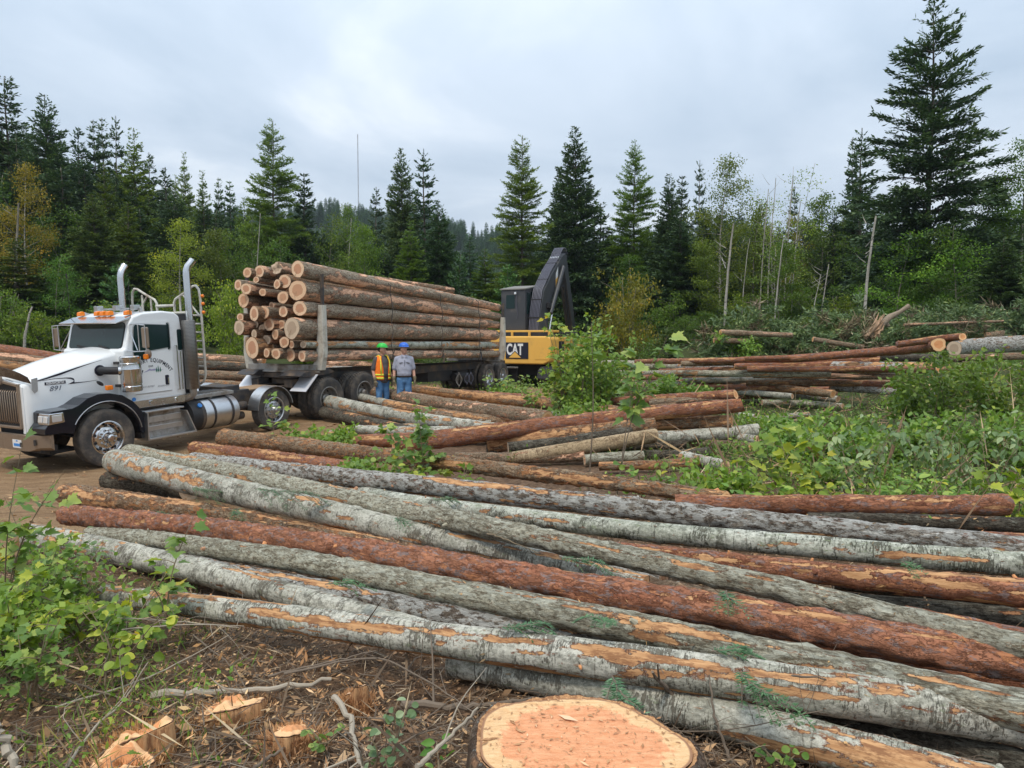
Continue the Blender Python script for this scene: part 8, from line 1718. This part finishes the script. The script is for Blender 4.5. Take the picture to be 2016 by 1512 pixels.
def heap(name, mat, items, n, kL, kW, label, cat, seed, color=(1, 1, 1)):
    rng = np.random.default_rng(seed); tr = Tri()
    for (px, y, wx_, wy_, h) in items:
        c = G(px, y); m_ = n; nb = max(8, m_ // 60); bc = np.stack([rng.normal(0, wx_ * .5, nb), rng.normal(0, wy_ * .5, nb), np.zeros(nb)], -1); bc[:, 2] = h * np.exp(-(bc[:, 0] / wx_) ** 2 - (bc[:, 1] / wy_) ** 2) * rng.uniform(.2, 1.0, nb)
        bd = unit(rng.normal(0, 1, (nb, 3)) * np.array([1, 1, .35])); k = rng.integers(0, nb, m_); t = rng.uniform(0, .9, m_); p = c + bc[k] + bd[k] * t[:, None] + rng.normal(0, .05, (m_, 3)); d = unit(bd[k] + rng.normal(0, .7, (m_, 3)))
        tr.kites(p, d, unit(np.cross(d, rng.normal(0, 1, (m_, 3)))), kL * rng.uniform(.6, 1.3, m_), kW * rng.uniform(.7, 1.4, m_), np.clip(rng.normal(.5, .3, m_), 0, 1))
    o = link(name, tr.mesh(name, M[mat])); tag(o, label, cat, kind='stuff'); o.color = (*color, 1)
HP = [(1440 + 49 * i, 26.3 + (i % 3) * .7, 1.1, .9, 1.75 + .45 * math.sin(i * 1.7)) for i in range(13)]
heap('slash_heap', 'spruce', HP, 4200, .20, .05, 'heap of cut blue-green conifer boughs behind the right pile of logs', 'slash', 8, (2.1, 1.75, 1.6))
heap('dry_slash', 'needle', HP, 800, .40, .03, 'dry brown twigs mixed into the heap of boughs', 'slash', 9, (1.1, 1.2, 1.15))
# ------------------------------------------------------------------ ground cover and litter
def region(n, seed, y0, y1, px0=-350, px1=2550, keep=None, p=1.0):
    n = int(n * 1.22)
    rng = np.random.default_rng(seed); y = y0 + (y1 - y0) * rng.random(n) ** p; px = rng.uniform(px0, px1, n); x = (px - 1008) / F * y
    if keep is not None: k = keep(x, y, rng); x, y = x[k], y[k]
    return x, y, rng
def green_keep(x, y, rng):
    d, gn = zones(x, y); clump = fbm(x * .9, y * .9, 0, 61, 3); thin = (x > 1.5) & (x < 11.5) & (y > 11.5) & (y < 20.5) & (rng.random(len(x)) < .85); return (gn > rng.random(len(x)) * .9) & (clump > .34 + .2 * rng.random(len(x))) & ~thin
def cover(name, mat, n, seed, y0, y1, leaf, hgt, label, cat, color, keep, asp=.55, p=1.0, lift=.0, upright=.6):
    x, y, rng = region(n, seed, y0, y1, keep=keep, p=p); m_ = len(x); z = g(x, y); c = fbm(x * 1.3, y * 1.3, 0, 63, 2); hh = hgt * np.clip((c - .25) * 2.2, .15, 1.3)
    tr = Tri(); reps = 5
    for r_ in range(reps):
        pz = z + hh * rng.random(m_) ** .8 + lift; p0 = np.stack([x + rng.normal(0, .09, m_), y + rng.normal(0, .09, m_), pz], -1)
        d = unit(rng.normal(0, 1, (m_, 3)) + np.array([0, 0, upright])); w_ = unit(np.cross(d, rng.normal(0, .7, (m_, 3)) + np.array([0, -.6, .8])))
        tr.kites(p0, d, w_, leaf * (1 + y * .045) * rng.uniform(.6, 1.4, m_), leaf * asp * (1 + y * .045) * rng.uniform(.7, 1.3, m_), np.clip(rng.normal(.45 + (c - .5), .25, m_), 0, 1))
    o = link(name, tr.mesh(name, M[mat])); tag(o, label, cat, kind='stuff'); o.color = (*color, 1)
cover('undergrowth', 'near_leaf', 17000, 31, 5.4, 17, .030, .34, 'mixed low leafy undergrowth covering the ground on the right', 'undergrowth', (1.0, 1.08, .95), green_keep, .6)
cover('far_undergrowth', 'near_leaf', 17000, 32, 14, 34, .040, .40, 'low green undergrowth round the far piles up to the wood', 'undergrowth', (1.0, 1.05, .9), green_keep, .55)
cover('grass', 'grass', 16000, 33, 5.4, 30, .11, .18, 'thin grass blades among the weeds', 'grass', (.9, .95, .8), green_keep, .07, lift=.02, upright=1.6)
def left_keep(x, y, rng):
    e = x + y * .52; return (e < 0.35 + .5 * (rng.random(len(x)) - .5)) & (x > -y * .85) & (fbm(x * 3, y * 3, 0, 71) > .42)
cover('left_weeds', 'near_leaf', 1100, 34, 2.4, 5.6, .026, .12, 'small weeds among the saplings at the lower left', 'undergrowth', (1.0, 1.05, .8), left_keep, .6)
cover('left_grass', 'grass', 1800, 36, 2.6, 5.6, .09, .12, 'dry and green grass blades at the lower left', 'grass', (1, 1, .8), left_keep, .05, upright=1.2)
def flat(name, mat, n, seed, y0, y1, L, W, label, cat, keep, color=(1, 1, 1), p=1.6, lift=.012, tilt=.35, px0=-350, px1=2550):
    x, y, rng = region(n, seed, y0, y1, px0, px1, keep, p); m_ = len(x); z = g(x, y) + near_bump(x, y) + lift * rng.random(m_) * 2; tr = Tri()
    d = unit(rng.normal(0, 1, (m_, 3)) * np.array([1, 1, tilt])); w_ = unit(np.cross(d, rng.normal(0, .45, (m_, 3)) + np.array([0, 0, 1.])))
    s_ = np.exp(rng.normal(0, .5, m_)); tr.kites(np.stack([x, y, z], -1), d, w_, L * s_, W * s_, rng.random(m_)); o = link(name, tr.mesh(name, M[mat])); tag(o, label, cat, kind='stuff'); o.color = (*color, 1)
def near_bump(x, y):
    d, gn = zones(x, y); near = 1 - sstep(np.hypot(x, y), 14, 30)
    return near * ((fbm(x * 4, y * 4, 0, 20, 4) - 0.5) * 0.10 * (1 - d * 0.4) + (fbm(x * 1.2 + y, y * 3, 0, 24) - 0.5) * 0.12 * d)
M['chip'] = leafmat('wood_chips', (.42, .24, .12), (.66, .43, .24), (.80, .60, .38), .0, .85)
M['deadleaf'] = leafmat('dead_leaves', (.19, .11, .062), (.38, .235, .135), (.54, .37, .21), .05, .85)
nk = lambda x, y, rng: zones(x, y)[0] < .5
flat('wood_chips', 'chip', 16000, 41, 1.3, 7.0, .017, .006, 'pale wood chips strewn over the dark ground', 'wood chips', lambda x, y, rng: (zones(x, y)[0] < .5) & (fbm(x * 2.2, y * 2.2, 0, 91) > .44), lift=.02)
flat('dead_leaves', 'deadleaf', 42000, 42, 1.3, 8.0, .020, .010, 'brown dead leaves and bark scraps on the ground', 'leaf litter', nk, lift=.02)
flat('twig_litter', 'needle', 42000, 43, 1.3, 9.0, .080, .0032, 'fine broken twigs all over the ground', 'twig litter', nk, lift=.03, tilt=.5)
flat('bark_scraps', 'deadleaf', 7000, 44, 6.5, 26, .055, .022, 'bark scraps trodden into the dirt track', 'bark scraps', lambda x, y, rng: zones(x, y)[0] > .4, (1.0, .95, .9), 1.0)
flat('pale_scraps', 'chip', 1200, 45, 6.5, 26, .05, .016, 'pale splinters lying on the dirt track', 'splinters', lambda x, y, rng: zones(x, y)[0] > .4, (1, 1, 1), 1.0)
flat('brush_twigs', 'needle', 16000, 46, 5.6, 26, .30, .012, 'grey and brown cut twigs lying through the undergrowth on the right', 'twig litter', lambda x, y, rng: zones(x, y)[1] > .3, (1.6, 1.5, 1.4), 1.0, .12, .9)
flat('pale_brush_twigs', 'chip', 2500, 47, 5.6, 26, .22, .012, 'pale broken wood scraps in the undergrowth on the right', 'splinters', lambda x, y, rng: zones(x, y)[1] > .3, (.8, .8, .8), 1.0, .10, .7)
flat('orange_splinter_litter', 'splint', 6500, 48, 2.4, 4.4, .028, .007, 'torn orange splinters heaped round the small stumps', 'splinters', lambda x, y, rng: (x > -1.85) & (x < -.25) & (fbm(x * 3, y * 3, 0, 93) > .40), (1, 1, 1), 1.0, .03, .8)
flat('near_chips', 'chip', 9000, 49, 1.5, 3.6, .014, .005, 'fine pale chips round the big fresh stump', 'wood chips', lambda x, y, rng: fbm(x * 2.6, y * 2.6, 0, 95) > .46, (1, 1, 1), 1.0, .02, .5)
# real twigs close by: thin round sticks
def twigs3(n, seed, y0, y1):
    x, y, rng = region(n, seed, y0, y1, -60, 2080, None, 1.4); mb = MB(); z = g(x, y) + near_bump(x, y)
    for i in range(len(x)):
        a = rng.uniform(0, 6.28); l = rng.uniform(.06, .30); r_ = rng.uniform(.0015, .0045); up_ = rng.uniform(-.05, .28); p = np.array([x[i], y[i], z[i] + .01]); d = np.array([math.cos(a), math.sin(a), up_])
        mb.tube([p, p + d * l * .5 + rng.normal(0, .012, 3), p + d * l + rng.normal(0, .02, 3)], [r_, r_ * .9, r_ * .5], 4, False)
    o = mb.build('fallen_twigs', M['twig'], None, True); tag(o, 'tangle of thin fallen twigs on the ground in front', 'twigs', kind='stuff')
twigs3(2600, 51, 1.3, 4.8)
# ------------------------------------------------------------------ thin air haze over the whole place
def haze():
    m = MB(); m.box((0, 330, 35), (1500, 760, 86)); k = N('haze_air'); v = k.n('ShaderNodeVolumePrincipled'); v.inputs['Color'].default_value = (.80, .89, 1.0, 1); v.inputs['Density'].default_value = HAZE; v.inputs['Anisotropy'].default_value = 0.2
    k.t.links.new(v.outputs[0], k.o.inputs['Volume']); o = m.build('haze', k.m); o['kind'] = 'stuff'; o['label'] = 'thin pale air haze over the clearing and the far hill'; o['category'] = 'haze'
HAZE = 0.00022
haze()
